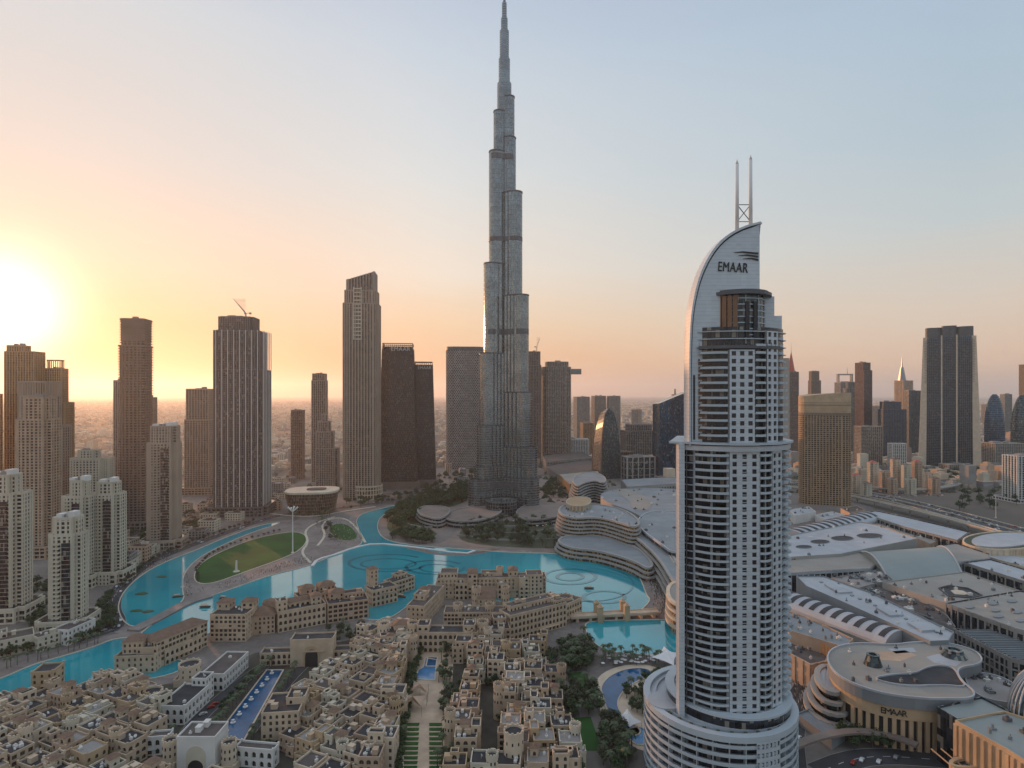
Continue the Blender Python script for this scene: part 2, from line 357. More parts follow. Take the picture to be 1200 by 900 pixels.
for nm, pts in LAKES.items():
    p = smooth(GP(pts), 2); lakepoly[nm] = ccw(p)
    # promenade, then a low stone quay, then the water
    mb = MB(); mb.sheet(offset(ccw(smooth(GP(pts), 1)), 13), .10+.01*len(lakepoly)); struct('promenade', mb, M['pavep'])
for i, (nm, p) in enumerate(lakepoly.items()):
    mb = MB(); mb.sheet(p, .16+.01*i); struct('water', mb, M['water'])
    mb = MB(); mb.ring(offset(p, .9), offset(p, .05), .0, .75); struct('quay', mb, M['cream'])
# island with the lawns
isl = [(214, 690), (213, 676), (222, 662), (240, 648), (270, 636), (300, 624), (330, 617), (352, 608), (372, 604), (400, 606), (415, 612), (420, 622), (425, 635), (404, 641), (390, 646), (372, 659), (345, 667), (318, 673), (262, 693), (222, 703)]
sheet('island_paving', isl, .24, M['pavep'], 1)
_, LAWN = sheet('lawn', [(228, 683), (229, 668), (243, 655), (270, 642), (300, 631), (335, 624), (352, 624), (361, 631), (352, 645), (325, 657), (285, 671), (247, 685)], .34, M['lawn'], 2)
mb = MB(); mb.ring(offset(ccw(LAWN), 1.0), ccw(LAWN), .2, .6); struct('lawn_kerb', mb, M['cream'])
sheet('small_lawn', [(383, 619), (396, 613), (410, 616), (421, 630), (408, 634), (395, 632)], .34, M['lawn'], 1)
# causeway between the two waters
def path_px(pts, w, z, name, m, z0=None, sm=2):
    q = smooth([G(a, b) for a, b in pts], sm, False); L, Rr = ribbon(q, w); n = len(q)
    mb = MB()
    if z0 is None:
        mb.add([(x, y, z) for x, y in L]+[(x, y, z) for x, y in Rr], [(n+i, n+i+1, i+1, i) for i in range(n-1)])
    else:
        v = [(x, y, z) for x, y in L]+[(x, y, z) for x, y in Rr]+[(x, y, z0) for x, y in L]+[(x, y, z0) for x, y in Rr]
        f = []
        for i in range(n-1):
            f += [(n+i, n+i+1, i+1, i), (i, i+1, 2*n+i+1, 2*n+i), (n+i+1, n+i, 3*n+i, 3*n+i+1), (2*n+i, 2*n+i+1, 3*n+i+1, 3*n+i)]
        f += [(0, 2*n, 3*n, n), (n-1, 2*n-1, 4*n-1, 3*n-1)]
        mb.add(v, f)
    return mb, q
def road(name, pts, w, z, m=None, lines=1, kerb=True):
    mb, q = path_px(pts, w, z, name, None); struct(name, mb, m or M['asphalt'])
    if lines:
        lb = MB()
        for off in ([0] if lines == 1 else [(-w/2+w*(k+1)/(lines+1)) for k in range(lines)]):
            for i in range(len(q)-1):
                a, b = q[i], q[i+1]; dx, dy = b[0]-a[0], b[1]-a[1]; l = math.hypot(dx, dy); k = 0
                if l < .01: continue
                nx, ny = -dy/l, dx/l; t = 0
                while t+4 < l:
                    x0, y0, x1, y1 = a[0]+dx*t/l, a[1]+dy*t/l, a[0]+dx*(t+4)/l, a[1]+dy*(t+4)/l
                    lb.sheet(ccw([(x0+nx*(off-.15), y0+ny*(off-.15)), (x1+nx*(off-.15), y1+ny*(off-.15)), (x1+nx*(off+.15), y1+ny*(off+.15)), (x0+nx*(off+.15), y0+ny*(off+.15))]), z+.02); t += 10
        if lb.f: struct('road_marking', lb, M['line'])
    if kerb:
        kb = MB(); L, Rr = ribbon(q, w); L2, R2 = ribbon(q, w+.6)
        for A, B in ((L, L2), (Rr, R2)):
            n = len(A); kb.add([(x, y, z+.12) for x, y in A]+[(x, y, z+.12) for x, y in B]+[(x, y, z-.05) for x, y in A]+[(x, y, z-.05) for x, y in B],
                               [(i, i+1, n+i+1, n+i) for i in range(n-1)]+[(i, i+1, 2*n+i+1, 2*n+i) for i in range(n-1)]+[(n+i, n+i+1, 3*n+i+1, 3*n+i) for i in range(n-1)])
        struct('kerb', kb, M['conc'])
    return q
cw, _ = path_px([(156, 740), (190, 723), (220, 706), (246, 699)], 11, 1.4, '', None, 0.0)
struct('causeway', cw, M['pavep'])
r1 = road('road', [(-80, 790), (0, 765), (60, 757), (110, 745), (140, 735), (128, 712), (138, 690), (165, 664), (200, 648), (250, 630), (300, 612), (330, 603), (380, 598), (440, 590), (500, 580), (545, 572)], 14, .22, M['asphalt'], 1)
road('road', [(120, 640), (180, 615), (230, 600), (300, 585), (330, 578), (390, 570), (460, 582), (540, 572), (640, 556), (700, 548), (800, 552)], 16, .20, lines=2)
road('road', [(480, 642), (540, 655), (640, 628), (660, 600), (640, 580)], 9, .19, M['pave'], 0)
# boulevard round the long pool of the old quarter
road('road', [(190, 905), (225, 850), (262, 815), (300, 786), (322, 774)], 9, .15, M['asphalt'], 0)
road('road', [(290, 860), (318, 822), (345, 790), (365, 772)], 8, .15, M['asphalt'], 0)
road('road', [(928, 900), (925, 860), (935, 820), (955, 790)], 14, .2, M['asphalt'], 1)
road('road', [(1210, 905), (1100, 890), (1010, 885), (960, 905)], 14, .2, M['asphalt'], 1)
# big highway on the right, seen behind the mall
H = [(840, 556), (940, 566), (1000, 576), (1060, 588), (1130, 606), (1200, 625), (1290, 650)]
qh = road('highway', H, 46, .25, lines=7)
road('highway', [(955, 560), (1010, 580), (1060, 570), (1110, 573), (1150, 560), (1195, 548), (1300, 530)], 26, .3, lines=4)
road('road', [(1010, 583), (1075, 565), (1120, 560), (1165, 545), (1200, 540)], 14, .27, lines=1)
for sd_ in (-23.5, -.2, 23.5):
    bb_, _ = path_px([(0, 0)], 1, 1, '', None) if False else (MB(), 0); L1, R1 = ribbon(qh, abs(sd_)*2 if sd_ else .5); e_ = L1 if sd_ > 0 else R1
    for a_, b_ in zip(e_, e_[1:]): bb_.edgebox(a_, b_, .4, .4, .2, 1.5)
    struct('barrier', bb_, M['cream'])
# elevated metro viaduct beside it
def viaduct(label, pts, w, zt, th=1.8):
    T = thing('viaduct', label, 'viaduct', (*G(*pts[0]), 0)); o = G(*pts[0])
    mb, q = path_px(pts, w, zt, '', None, zt-th); mb.v = [(x-o[0], y-o[1], z) for x, y, z in mb.v]; mb.build('deck', M['conc'], T)
    for s in (0, 1):
        e = ribbon(q, w-.4)[s]; pb = MB()
        for a, b in zip(e, e[1:]): pb.edgebox((a[0]-o[0], a[1]-o[1]), (b[0]-o[0], b[1]-o[1]), .15, .15, zt-.02, zt+1.3)
        pb.build('parapet', M['cream'], T)
    t = 0; acc = 0
    pm = MB(); pm.prism(ell(1, 10), 0, 1); col = pm.mesh('column', M['conc'])
    for a, b in zip(q, q[1:]):
        l = math.hypot(b[0]-a[0], b[1]-a[1])
        while acc < l:
            inst('column', col, T, (a[0]+(b[0]-a[0])*acc/l-o[0], a[1]+(b[1]-a[1])*acc/l-o[1], 0), 0, (2.4, 2.4, zt-th+.01)); acc += 36
        acc -= l
    return q
viaduct('pale metro viaduct on round columns running along the near side of the highway', [(900, 573), (960, 580), (1020, 592), (1090, 609), (1150, 626), (1200, 641), (1290, 668)], 11, 9.5)
viaduct('curving flyover on columns beyond the highway and car park', [(1015, 575), (1060, 579), (1105, 577), (1140, 566), (1200, 553), (1290, 540)], 12, 8)

# ---------------------------------------------------------------- towers
def facade(mb, poly, z0, z1, fh=3.6, st=.9, so=.35, ps=4.0, pw=.9, po=.6, slabs=True, top=True):
    """floor bands and piers standing proud of the glazing"""
    if slabs:
        k = 0; z = z0
        so_ = offset(poly, so)
        inn = offset(poly, -.3)
        while z < z1-st-.05: mb.ring(so_, inn, z, z+st); z += fh
        if top: mb.ring(so_, inn, z1-st, z1+.9)
    if ps:
        n = len(poly)
        for i in range(n):
            a, b = poly[i], poly[(i+1) % n]; l = math.hypot(b[0]-a[0], b[1]-a[1])
            if l < pw*1.2: continue
            c = max(1, round(l/ps)); dx, dy = (b[0]-a[0])/l, (b[1]-a[1])/l
            for j in range(c+(0 if l/ps < 1.5 else 1)):
                t = min(max(l*j/c, pw/2), l-pw/2)
                p, q = (a[0]+dx*(t-pw/2), a[1]+dy*(t-pw/2)), (a[0]+dx*(t+pw/2), a[1]+dy*(t+pw/2))
                mb.edgebox(p, q, po, .25, z0, z1+(.9 if top else 0)+.02)
def tower(name, label, cat, tiers, D, shape, a=0.0, gl='g_dark', wall='pier', band=None, fh=3.6, st=.9, so=.35, ps=4, pw=.9, po=.6, group=None, podium=None, crown=None, taper=None, inset=2.0, corner=None):
    """tiers = [(x0, x1, ytop)] from the ground up, each a plan of its own"""
    polys = []; z0 = 0
    for i, (x0, x1, yt) in enumerate(tiers):
        P = fit(shape[i] if isinstance(shape[0], list) else shape, x0, x1, D+i*inset, a); polys.append((P, z0, Z(yt, D+i*inset))); z0 = Z(yt, D+i*inset)
    o = cen(polys[0][0]); T = thing(name, label, cat, (*o, 0), 0, group)
    gm, fm, rm = MB(), MB(), MB()
    for i, (P, za, zb) in enumerate(polys):
        p = shift(P, o)
        gm.prism(p, max(za-.5, 0), zb-.6, cap=False)
        facade(fm, p, za, zb, fh, st, so, ps, pw, po)
        rm.sheet(offset(p, -.1), zb-.25)
        if corner:
            for q in p: fm.box(q[0], q[1], za, corner, corner, zb-za+1.2)
    gm.build('glazing', M[gl], T)
    fo = fm.build('facade', [M[wall]], T)
    rm.build('roof', M['conc'], T)
    P, za, zb = polys[-1]; p = shift(P, o); c = cen(p)
    W_ = max(abs(q[0]-c[0]) for q in p)
    for k in range(RN.randint(2, 4)):
        u = MB(); w = RN.uniform(.2, .5)*W_; u.box(c[0]+RN.uniform(-.45, .45)*W_, c[1]+RN.uniform(-.3, .3)*W_, zb-.3, w, w*RN.uniform(.6, 1), RN.uniform(2, 5)); u.build('plant_room', M['conc'], T)
    if podium:
        grow, hp = podium; q = offset(shift(polys[0][0], o), grow)
        pm = MB(); pm.prism(q, 0, hp); pm.build('podium', [M['g_dark']], T)
        pf = MB(); facade(pf, q, 0, hp, 4.5, 1.4, .5, 6, 1.0, .7); pf.build('podium_facade', [M[wall]], T)
    T['h'] = zb
    return T, p, zb, o
def louvre_crown(T, p, z0, z1, m, n=10):
    """an open frame of posts and a top ring above the roof"""
    mb = MB(); per = offset(p, .3)
    facade(mb, per, z0, z1-1.5, 99, .1, 0, 3.2, .9, .3, slabs=False, top=False)
    mb.ring(offset(per, .4), offset(per, -1.2), z1-1.8, z1); mb.build('crown', M[m], T)
def crane(label, loc, h, jib, az, luff, m='dgrey'):
    T = thing('tower_crane', label, 'crane', loc)
    mb = MB()
    for sx, sy in ((-.8, -.8), (.8, -.8), (.8, .8), (-.8, .8)): mb.tube((sx, sy, 0), (sx, sy, h), .28, n=4)
    for k in range(int(h/3)):
        mb.tube((-.8, -.8, k*3), (.8, -.8, k*3+3), .18, n=4); mb.tube((.8, .8, k*3), (-.8, .8, k*3+3), .18, n=4)
    mb.build('mast', M[m], T)
    j = MB(); e = (cos(az)*jib*cos(luff), sin(az)*jib*cos(luff), h+jib*sin(luff)); nx, ny = -sin(az), cos(az)
    for s in (-1, 1): j.tube((nx*s, ny*s, h), (e[0], e[1], e[2]), .4, .25, 4)
    j.tube((0, 0, h+1.8), e, .4, .25, 4)
    for k in range(12):
        t = k/12; j.tube((nx*(1-t), ny*(1-t), h+jib*sin(luff)*t), (e[0]*t, e[1]*t, h+1.8+(e[2]-h-1.8)*t), .2, n=4)
    j.build('jib', M[m], T)
    c = MB(); c.tube((0, 0, h), (-cos(az)*9, -sin(az)*9, h+1), .5, n=4); c.box(-cos(az)*8, -sin(az)*8, h-1.5, 2.5, 2.5, 3, az); c.build('counterweight', M[m], T)
    cb = MB(); cb.box(ny*1.6, -nx*1.6, h-1, 2, 2, 2.2); cb.build('cab', M['white'], T)
    return T
def sign(T, text, loc, size, m, rz=0.0, ext=.25, sx=1.0):
    cu = bpy.data.curves.new('lettering', 'FONT'); cu.body = text; cu.size = size; cu.extrude = ext; cu.align_x = 'CENTER'; cu.align_y = 'CENTER'; cu.space_character = 1.06
    tmp = bpy.data.objects.new('lettering', cu); C.objects.link(tmp); bpy.context.view_layer.update()
    me = bpy.data.meshes.new_from_object(tmp.evaluated_get(bpy.context.evaluated_depsgraph_get())); bpy.data.objects.remove(tmp); me.materials.clear(); me.materials.append(m)
    o = bpy.data.objects.new('lettering', me); C.objects.link(o); o.parent = T; o.location = loc; o.rotation_euler = (pi/2, 0, rz); o.scale = (sx, 1, 1)
    return o

# -- the group on the left in front of the sunset
tower('residential_tower', 'tallest glowing slab tower at the far left with a plain stepped top against the sun', 'tower', [(5, 53, 412), (8, 36, 405)], 880, rect(.6), .1, 'g_brown', 'gold', ps=3.6, pw=1.4, podium=(6, 14))
T, p, zb, o = tower('residential_tower', 'tower with an open square frame on its roof corner, behind the sunlit slab', 'tower', [(44, 87, 472), (50, 80, 432)], 900, rect(.7), .15, 'g_brown', 'gold', ps=3.4, pw=1.3)
louvre_crown(T, offset(p, -4), zb-1, zb+14, 'gold')
T, p, zb, o = tower('residential_tower', 'beige tower with a stepped top floor of wide square openings, below the framed roof', 'tower', [(20, 84, 500), (22, 72, 464)], 800, cross(.7, .12), .1, 'g_brown', 'pier', ps=5.5, pw=2.2, fh=3.6, st=1.2)
louvre_crown(T, p, zb-1, zb+20, 'pier')
T, p, zb, o = tower('residential_tower', 'beige stepped tower with pale corner frames and a boxed roof, left of the white blocks', 'tower', [(18, 72, 492), (27, 66, 466)], 690, cross(.8, .14), .12, 'g_brown', 'sandp', ps=4.5, pw=2.0, fh=3.4, st=1.3, podium=(7, 14))
tower('residential_tower', 'dark slab tower cut by the left edge of the view beside the sun', 'tower', [(-60, 3, 462)], 820, rect(.6), .1, 'g_brown', 'gold', ps=4)
tower('apartment_building', 'pale mid-rise block with a hipped roof between the beige towers and the tall brown tower', 'apartment block', [(82, 134, 538), (92, 118, 528)], 780, cross(.6, .15), .1, 'g_dark', 'cream', ps=4, pw=1.8, st=1.4, fh=3.4)
def resi(label, tiers, D, a, podium=(6, 12), ratio=.8, wall='cream', strip=True, balc=True):
    T, p, zb, o = tower('residential_tower', label, 'tower', tiers, D, cross(ratio, .16), a, 'g_dark', wall, fh=3.4, st=1.25, so=.25, ps=3.6, pw=1.7, po=.5, podium=podium)
    x0, x1, yt = tiers[0]; P = shift(fit(cross(ratio, .16), x0, x1, D, a), o); zt = Z(yt, D)
    # a dark glazed bay and stacked balconies on the camera side
    es = sorted(range(len(P)), key=lambda i: (P[i][1]+P[(i+1) % len(P)][1]))[:1]
    for i in es:
        A, B = P[i], P[(i+1) % len(P)]; t = lambda k: (A[0]+(B[0]-A[0])*k, A[1]+(B[1]-A[1])*k)
        gb = MB(); gb.edgebox(t(.52), t(.88), 1.6, .5, 6, zt-6); gb.build('glazed_bay', M['g_dark'], T)
        fb = MB(); z = 8
        while z < zt-7: fb.edgebox(t(.515), t(.885), 1.9, .2, z, z+.35); z += 3.4
        fb.build('bay_floor_line', M['pier'], T)
        if balc:
            bm = MB(); bm.edgebox(t(.08), t(.42), 1.9, .2, 0, .22); bm.edgebox(t(.08), t(.42), 1.9, -1.8, .2, 1.15); me = bm.mesh('balcony', M[wall]); z = 10
            while z < zt-4: inst('balcony', me, T, (0, 0, z)); z += 3.4
    # stepped white crown frames
    cb = MB(); W_ = max(q[0] for q in p)
    for s in (-1, 1): cb.box(cen(p)[0]+s*W_*.5, cen(p)[1], zb-.2, W_*.5, W_*.7, 4+s); 
    cb.build('roof_block', M['white'], T)
    return T
resi('cream tower with a dark glazed strip at the left edge, beside a low white podium', [(-22, 38, 580), (-14, 26, 558)], 496, .15)
resi('left half of the twin white towers, with small square windows', [(72, 112, 583), (82, 106, 564)], 583, .1)
resi('right half of the twin white towers, darker, with curved glass on its corner', [(108, 148, 580), (114, 142, 566)], 600, .1)
resi('shortest white tower at the left, nearest to the curved road, with a pale roof', [(57, 103, 628), (62, 98, 608)], 470, .16)
resi('slim beige tower with a pale crown standing right on the shore of the round basin', [(172, 213, 520), (176, 211, 500)], 727, .2, wall='pier')
T, p, zb, o = tower('residential_tower', 'tall slim brown tower with balconies and a blank block top, left of the crane tower', 'tower', [(140, 178, 405), (142, 177, 374)], 816, rrect(.85, .1, 3), .15, 'g_brown', 'conc2', fh=3.6, st=1.2, so=1.9, ps=5.5, pw=2.2, po=.4, podium=(5, 16))
cp = MB(); cp.prism(offset(p, .5), zb-30, zb-1, cap=False); cp.ring(offset(p, .8), offset(p, -.6), zb-1, zb+1.6); cp.build('crown', M['conc2'], T)
tower('residential_tower', 'pale narrow tower showing left of the tall brown tower', 'tower', [(133, 150, 446)], 905, rect(.8), .1, 'g_dark', 'pierl', ps=3)
tower('residential_tower', 'small dark tower showing right of the tall brown tower', 'tower', [(168, 184, 466)], 960, rect(.8), .1, 'g_dark', 'pier', ps=3)
tower('office_tower', 'broad pale gridded tower standing between the tall brown tower and the crane tower', 'tower', [(216, 251, 492), (218, 250, 456)], 1127, rect(.6), .1, 'g_teal', 'pier', ps=5, pw=1.2, fh=4, st=1.0, podium=(8, 14))
T, p, zb, o = tower('residential_tower', 'massive tower with thin white vertical fins and a crane on its roof', 'tower', [(250, 317, 433), (250, 313, 387), (256, 304, 371)], 925, cross(.75, .08), .12, 'g_dark', 'band', fh=3.5, st=.8, so=.3, ps=3.4, pw=.9, po=.5, podium=(9, 15))
P = shift(fit(cross(.75, .08), 250, 317, 925, .12), o); zt = Z(387, 925)
fn = MB(); fn.box(0, 0, 0, .9, 1.0, zt-13); fme = fn.mesh('fin', M['white'])
n = len(P)
for i in range(n):
    a_, b_ = P[i], P[(i+1) % n]; l = math.hypot(b_[0]-a_[0], b_[1]-a_[1]); dx, dy = (b_[0]-a_[0])/l, (b_[1]-a_[1])/l
    if dy/1 > .6 and dx < .3 or dx > .5:
        if l > 12:
            c_ = max(1, round(l/9.5))
            for j in range(c_+1): inst('fin', fme, T, (a_[0]+dx*l*j/c_+dy*1.0, a_[1]+dy*l*j/c_-dx*1.0, 14), atan2(dy, dx))
crane('crane with its jib raised to the left, on the tower with white fins', (W(283, 945), 960, zb), 9, 34, radians(172), radians(48), 'steel')
tower('residential_tower', 'small far slab tower standing alone left of the two clustered slim towers', 'tower', [(341, 357, 481)], 1330, rect(.8), .1, 'g_dark', 'conc2', ps=4)
tower('residential_tower', 'slim far tower with a four-post open crown, behind the stepped one', 'tower', [(365, 384, 446), (366, 383, 438)], 1290, rect(.8), .1, 'g_dark', 'pier', ps=4, pw=1.3)
tower('residential_tower', 'stepped art-deco tower with a pointed top, left of the tallest hotel tower', 'tower', [(370, 398, 526), (371, 392, 506), (372, 388, 494), (376, 384, 486)], 1200, cross(.8, .12), .1, 'g_dark', 'pierl', ps=3.5, pw=1.3, st=.8)
# tall hotel tower with the slanted crown
T, p, zb, o = tower('hotel_tower', 'very tall pale ribbed tower with a slanted crown and a round colonnaded base', 'tower', [(402, 446, 355), (404, 444, 340)], 1075, rrect(.8, .12, 3), .08, 'g_brown', 'pier', fh=3.6, st=.6, so=.15, ps=5.2, pw=2.0, po=1.0)
q = offset(p, -3); x0 = min(u for u, v in q); x1 = max(u for u, v in q)
sl = lambda pt: Z(328, 1075)+(pt[0]-x0)/(x1-x0)*(Z(317, 1075)-Z(328, 1075))
cm = MB(); cm.prism(q, zb-1, sl); cm.build('crown', M['g_brown'], T)
cf = MB()
for i in range(len(q)):
    a_, b_ = q[i-1], q[i]; l = math.hypot(b_[0]-a_[0], b_[1]-a_[1]); c_ = max(1, round(l/5))
    for j in range(c_):
        u = (a_[0]+(b_[0]-a_[0])*j/c_, a_[1]+(b_[1]-a_[1])*j/c_); cf.box(u[0], u[1], zb, 1.2, 1.2, sl(u)-zb+1)
cf.build('crown_rib', M['pierl'], T)
fm = MB(); xm = (x0+x1)/2-2; yf = min(v for u, v in p)-.9
for k in range(14): fm.box(xm, yf, Z(398, 1075)+k*7, 12+(k % 3)*2, 1.6, 2.2)
fm.box(xm-7, yf, Z(398, 1075), 1.5, 1.8, 95); fm.box(xm+7, yf, Z(398, 1075), 1.5, 1.8, 95); fm.build('relief_panel', M['cream'], T)
bp = MB(); ex = scale = [(u*52, v*52) for u, v in ell(.9, 32)]; bp.prism(shift(ex, (-12, 8)), 0, 24); bp.build('podium', [M['g_lit']], T)
bf = MB(); facade(bf, shift(ex, (-12, 8)), 0, 24, 8, 1.8, 1.0, 4, 1.2, 1.2); bf.build('colonnade', M['cream'], T)
# dark office pair
def lattice_tower(label, x0, x1, yt, xb0, xb1, yb, D, a, crown_m='dgrey', name='office_tower'):
    top = fit(rect(.75), x0, x1, D+6, a); bot = fit(rect(.75), xb0, xb1, D, a); o = cen(bot); T = thing(name, label, 'tower', (*o, 0)); zt = Z(yt, D)
    top, bot = shift(top, o), shift(bot, o)
    gm = MB(); gm.prism(bot, 0, zt-6, top=top); gm.build('glazing', M['g_brown'], T)
    fb = MB(); nf = int((zt-8)/3.7)
    for k in range(nf):
        t = k*3.7/(zt-6); pl = [(u[0]*(1-t)+v[0]*t, u[1]*(1-t)+v[1]*t) for u, v in zip(bot, top)]
        fb.ring(offset(pl, .6), offset(pl, -.3), k*3.7, k*3.7+1.1)
        if k % 2 == 0:
            n = len(pl)
            for i in range(n):
                A, B = pl[i], pl[(i+1) % n]; c_ = 14
                for j in range(c_):
                    tt = (j+(.5 if k % 4 else 0))/c_; fb.box(A[0]+(B[0]-A[0])*tt, A[1]+(B[1]-A[1])*tt, k*3.7, 1.3, 1.3, 7.4, atan2(B[1]-A[1], B[0]-A[0]))
    fb.build('facade', M['nearblack'], T)
    cb = MB(); facade(cb, offset(top, -.5), zt-7, zt, 6.2, .8, .3, 4, .7, .4); cb.build('crown', M[crown_m], T)
    pb = MB(); q = offset(bot, 5); pb.prism(q, 0, 14); facade(pb, q, 0, 14, 7, 1.6, .6, 5, 1, .8); pb.build('podium', M['conc2'], T)
    return T, top, bot, zt, o
T, top, bot, zt, o = lattice_tower('taller dark tapering office tower with white letters near its roof', 448, 485, 402, 443, 490, 575, 1190, .12)
f0 = min(v for u, v in top); sign(T, 'EMAAR', (W(469, 1196)-o[0]+1, f0-1.4, Z(409, 1190)), 11.5, M['white'], .12, .4)
T, top, bot, zt, o = lattice_tower('shorter dark tapering office tower with letters, right of its taller twin', 486, 507, 424, 485, 511, 570, 1225, .12)
f0 = min(v for u, v in top); sign(T, 'EMAAR', (W(497, 1231)-o[0]+1, f0-1.2, Z(431, 1225)), 8.5, M['white'], .12, .4)
# diagrid tower behind the skyscraper
P = fit(rrect(.8, .22, 5), 523, 566, 1511, .1); o = cen(P); p = shift(P, o); zt = Z(406, 1511)
T = thing('residential_tower', 'grey tower with rounded corners and a pattern of slanting openings, left of the tallest skyscraper', 'tower', (*o, 0))
gm = MB(); gm.prism(p, 0, zt-2); gm.build('glazing', M['g_dark'], T)
fb = MB(); pts = []
n = len(p); k = 0
while k*4.2 < zt-5:
    fb.ring(offset(p, .5), offset(p, -.3), k*4.2, k*4.2+1.2)
    for i in range(n):
        A, B = p[i], p[(i+1) % n]; l = math.hypot(B[0]-A[0], B[1]-A[1]); c_ = max(1, round(l/5.2))
        for j in range(c_):
            tt = (j+(.5 if k % 2 else 0))/c_; fb.box(A[0]+(B[0]-A[0])*tt, A[1]+(B[1]-A[1])*tt, k*4.2, 2.3, 1.6, 4.2, atan2(B[1]-A[1], B[0]-A[0]))
    k += 1
fb.build('facade', M['conc'], T)
cb = MB(); cb.ring(offset(p, 1.2), offset(p, -2), zt-9, zt); cb.sheet(offset(p, -1), zt-3); cb.build('crown', M['dgrey'], T)
# twin towers joined by a sky bridge
T, p, zb, o = tower('twin_tower', 'unfinished slim concrete tower with a crane, joined by a sky bridge behind the tallest skyscraper', 'tower', [(614, 634, 428), (616, 633, 412)], 1640, rrect(.9, .15, 3), .1, 'g_brown', 'conc2', fh=4, st=1.0, so=1.2, ps=7, pw=1.2)
crane('small luffing crane on the unfinished tower behind the tallest skyscraper', (W(629, 1660), 1660, zb), 14, 34, radians(55), radians(58))
T, p, zb, o = tower('twin_tower', 'broad hotel tower with a bridge wing sticking out at its top on both sides', 'tower', [(634, 669, 430), (639, 666, 424)], 1680, rrect(.7, .2, 4), .05, 'g_dark', 'pier', fh=3.8, st=.8, ps=5, pw=.9)
br = MB(); br.box(W(648, 1700)-o[0], 16, Z(438, 1690), 165, 22, 15); br.build('sky_bridge', M['conc'], T)
bb = MB()
for k in range(4): bb.box(W(648, 1700)-o[0], 16, Z(438, 1690)+k*4.2-.3, 166, 23.5, .9)
bb.build('bridge_rail', M['steel'], T)

# ---------------------------------------------------------------- the tallest skyscraper
BD = 960.0; bx, by = W(591, BD+45), BD+45
BT = thing('skyscraper', 'by far the tallest tower, a stepped silver glass spire at the centre of the city', 'skyscraper', (bx, by, 0))
def wing(direction, tiers, name='wing', sym=1):
    """tiers: (reach in m, radius, top z) from the ground up"""
    gm, fm, cm = MB(), MB(), MB(); z0 = 0
    dx, dy = cos(direction), sin(direction)
    for i, (reach, r, zt) in enumerate(tiers):
        c = max(reach-r, .5); pl = []
        n = max(2, int(c/6.5))
        # right side with bays, rounded nose, left side with bays
        side = []
        for k in range(n):
            for f_, w in ((0, 0), (.15, .9), (.5, 1.5), (.85, .9)): side.append(((k+f_)/n*c, r+w*(1 if k < n-.5 else .6)))
        R_ = [(x, -y) for x, y in side]; nose = [(c+r*sin(t), -r*cos(t)) for t in [pi*k/10 for k in range(11)]]
        L_ = [(x, y) for x, y in reversed(side)]
        loc = R_+nose+L_
        pl = [(x*dx-y*dy, x*dy+y*dx) for x, y in loc]
        gm.prism(pl, z0, zt)
        z = z0
        fh = 3.9 if zt < 300 else 7.8
        while z < zt-.3:
            fm.ring(offset(pl, .28 if zt > 300 else .5), offset(pl, -.25), z, z+(.9 if zt < 300 else .4)); z += fh
        cm.ring(offset(pl, .8), offset(pl, -.6), zt-.6, zt+1.4)
        for k in range(0, len(pl)):
            x, y = pl[k]
            if k % 4 in (0, 2) and k > 0: fm.box(x, y, z0, .45, .45, zt-z0+1.0, direction)
        z0 = zt
    w = gm.build(name, M['g_burj'], BT)
    fm.build('floor_fin', M['steel'], w); cm.build('terrace_rim', M['dgrey'], w)
# dark mechanical storeys
k36 = 1.371
def zz(py): return 190+(462-py)*1.43
rs = 1.436
wing(radians(212), [(43*rs/.93, 16, zz(560)), (36*rs/.93, 14, zz(545)), (33*rs/.93, 13.5, zz(498)), (30*rs/.93, 13, zz(415)), (24.5*rs/.93, 12, zz(311)), (18*rs/.93, 11, zz(180)), (12.5*rs/.93, 9, zz(132))])
wing(radians(328), [(42*rs/.93, 16, zz(558)), (40*rs/.93, 14.5, zz(523)), (33.5*rs/.93, 13.5, zz(460)), (29.5*rs/.93, 13, zz(348)), (21.5*rs/.93, 12, zz(228)), (13.5*rs/.93, 10, zz(163)), (12*rs/.93, 8, zz(115))])
wing(radians(90), [(64, 14, zz(520)), (52, 13, zz(380)), (40, 12, zz(260)), (28, 11, zz(150))])
cm = MB()
for r, za, zt in ((12, 0, zz(97)), (9.5, zz(97), zz(68)), (7.8, zz(68), zz(35)), (5.6, zz(35), zz(20)), (4.0, zz(20), zz(2)), (2.2, zz(2), zz(-4)), (.9, zz(-4), zz(-12))):
    cm.prism([(r*cos(2*pi*k/18), r*sin(2*pi*k/18)) for k in range(18)], za, zt)
core = cm.build('spire', M['g_burj'], BT)
sf = MB()
for r, za, zt in ((12, zz(200), zz(97)), (9.5, zz(97), zz(68)), (7.8, zz(68), zz(35)), (5.6, zz(35), zz(20)), (4.0, zz(20), zz(2))):
    z = za
    while z < zt: sf.ring([((r+.15)*cos(2*pi*k/18), (r+.15)*sin(2*pi*k/18)) for k in range(18)], [((r-.3)*cos(2*pi*k/18), (r-.3)*sin(2*pi*k/18)) for k in range(18)], z, z+.7); z += 4
sf.build('spire_fin', M['steel'], core)
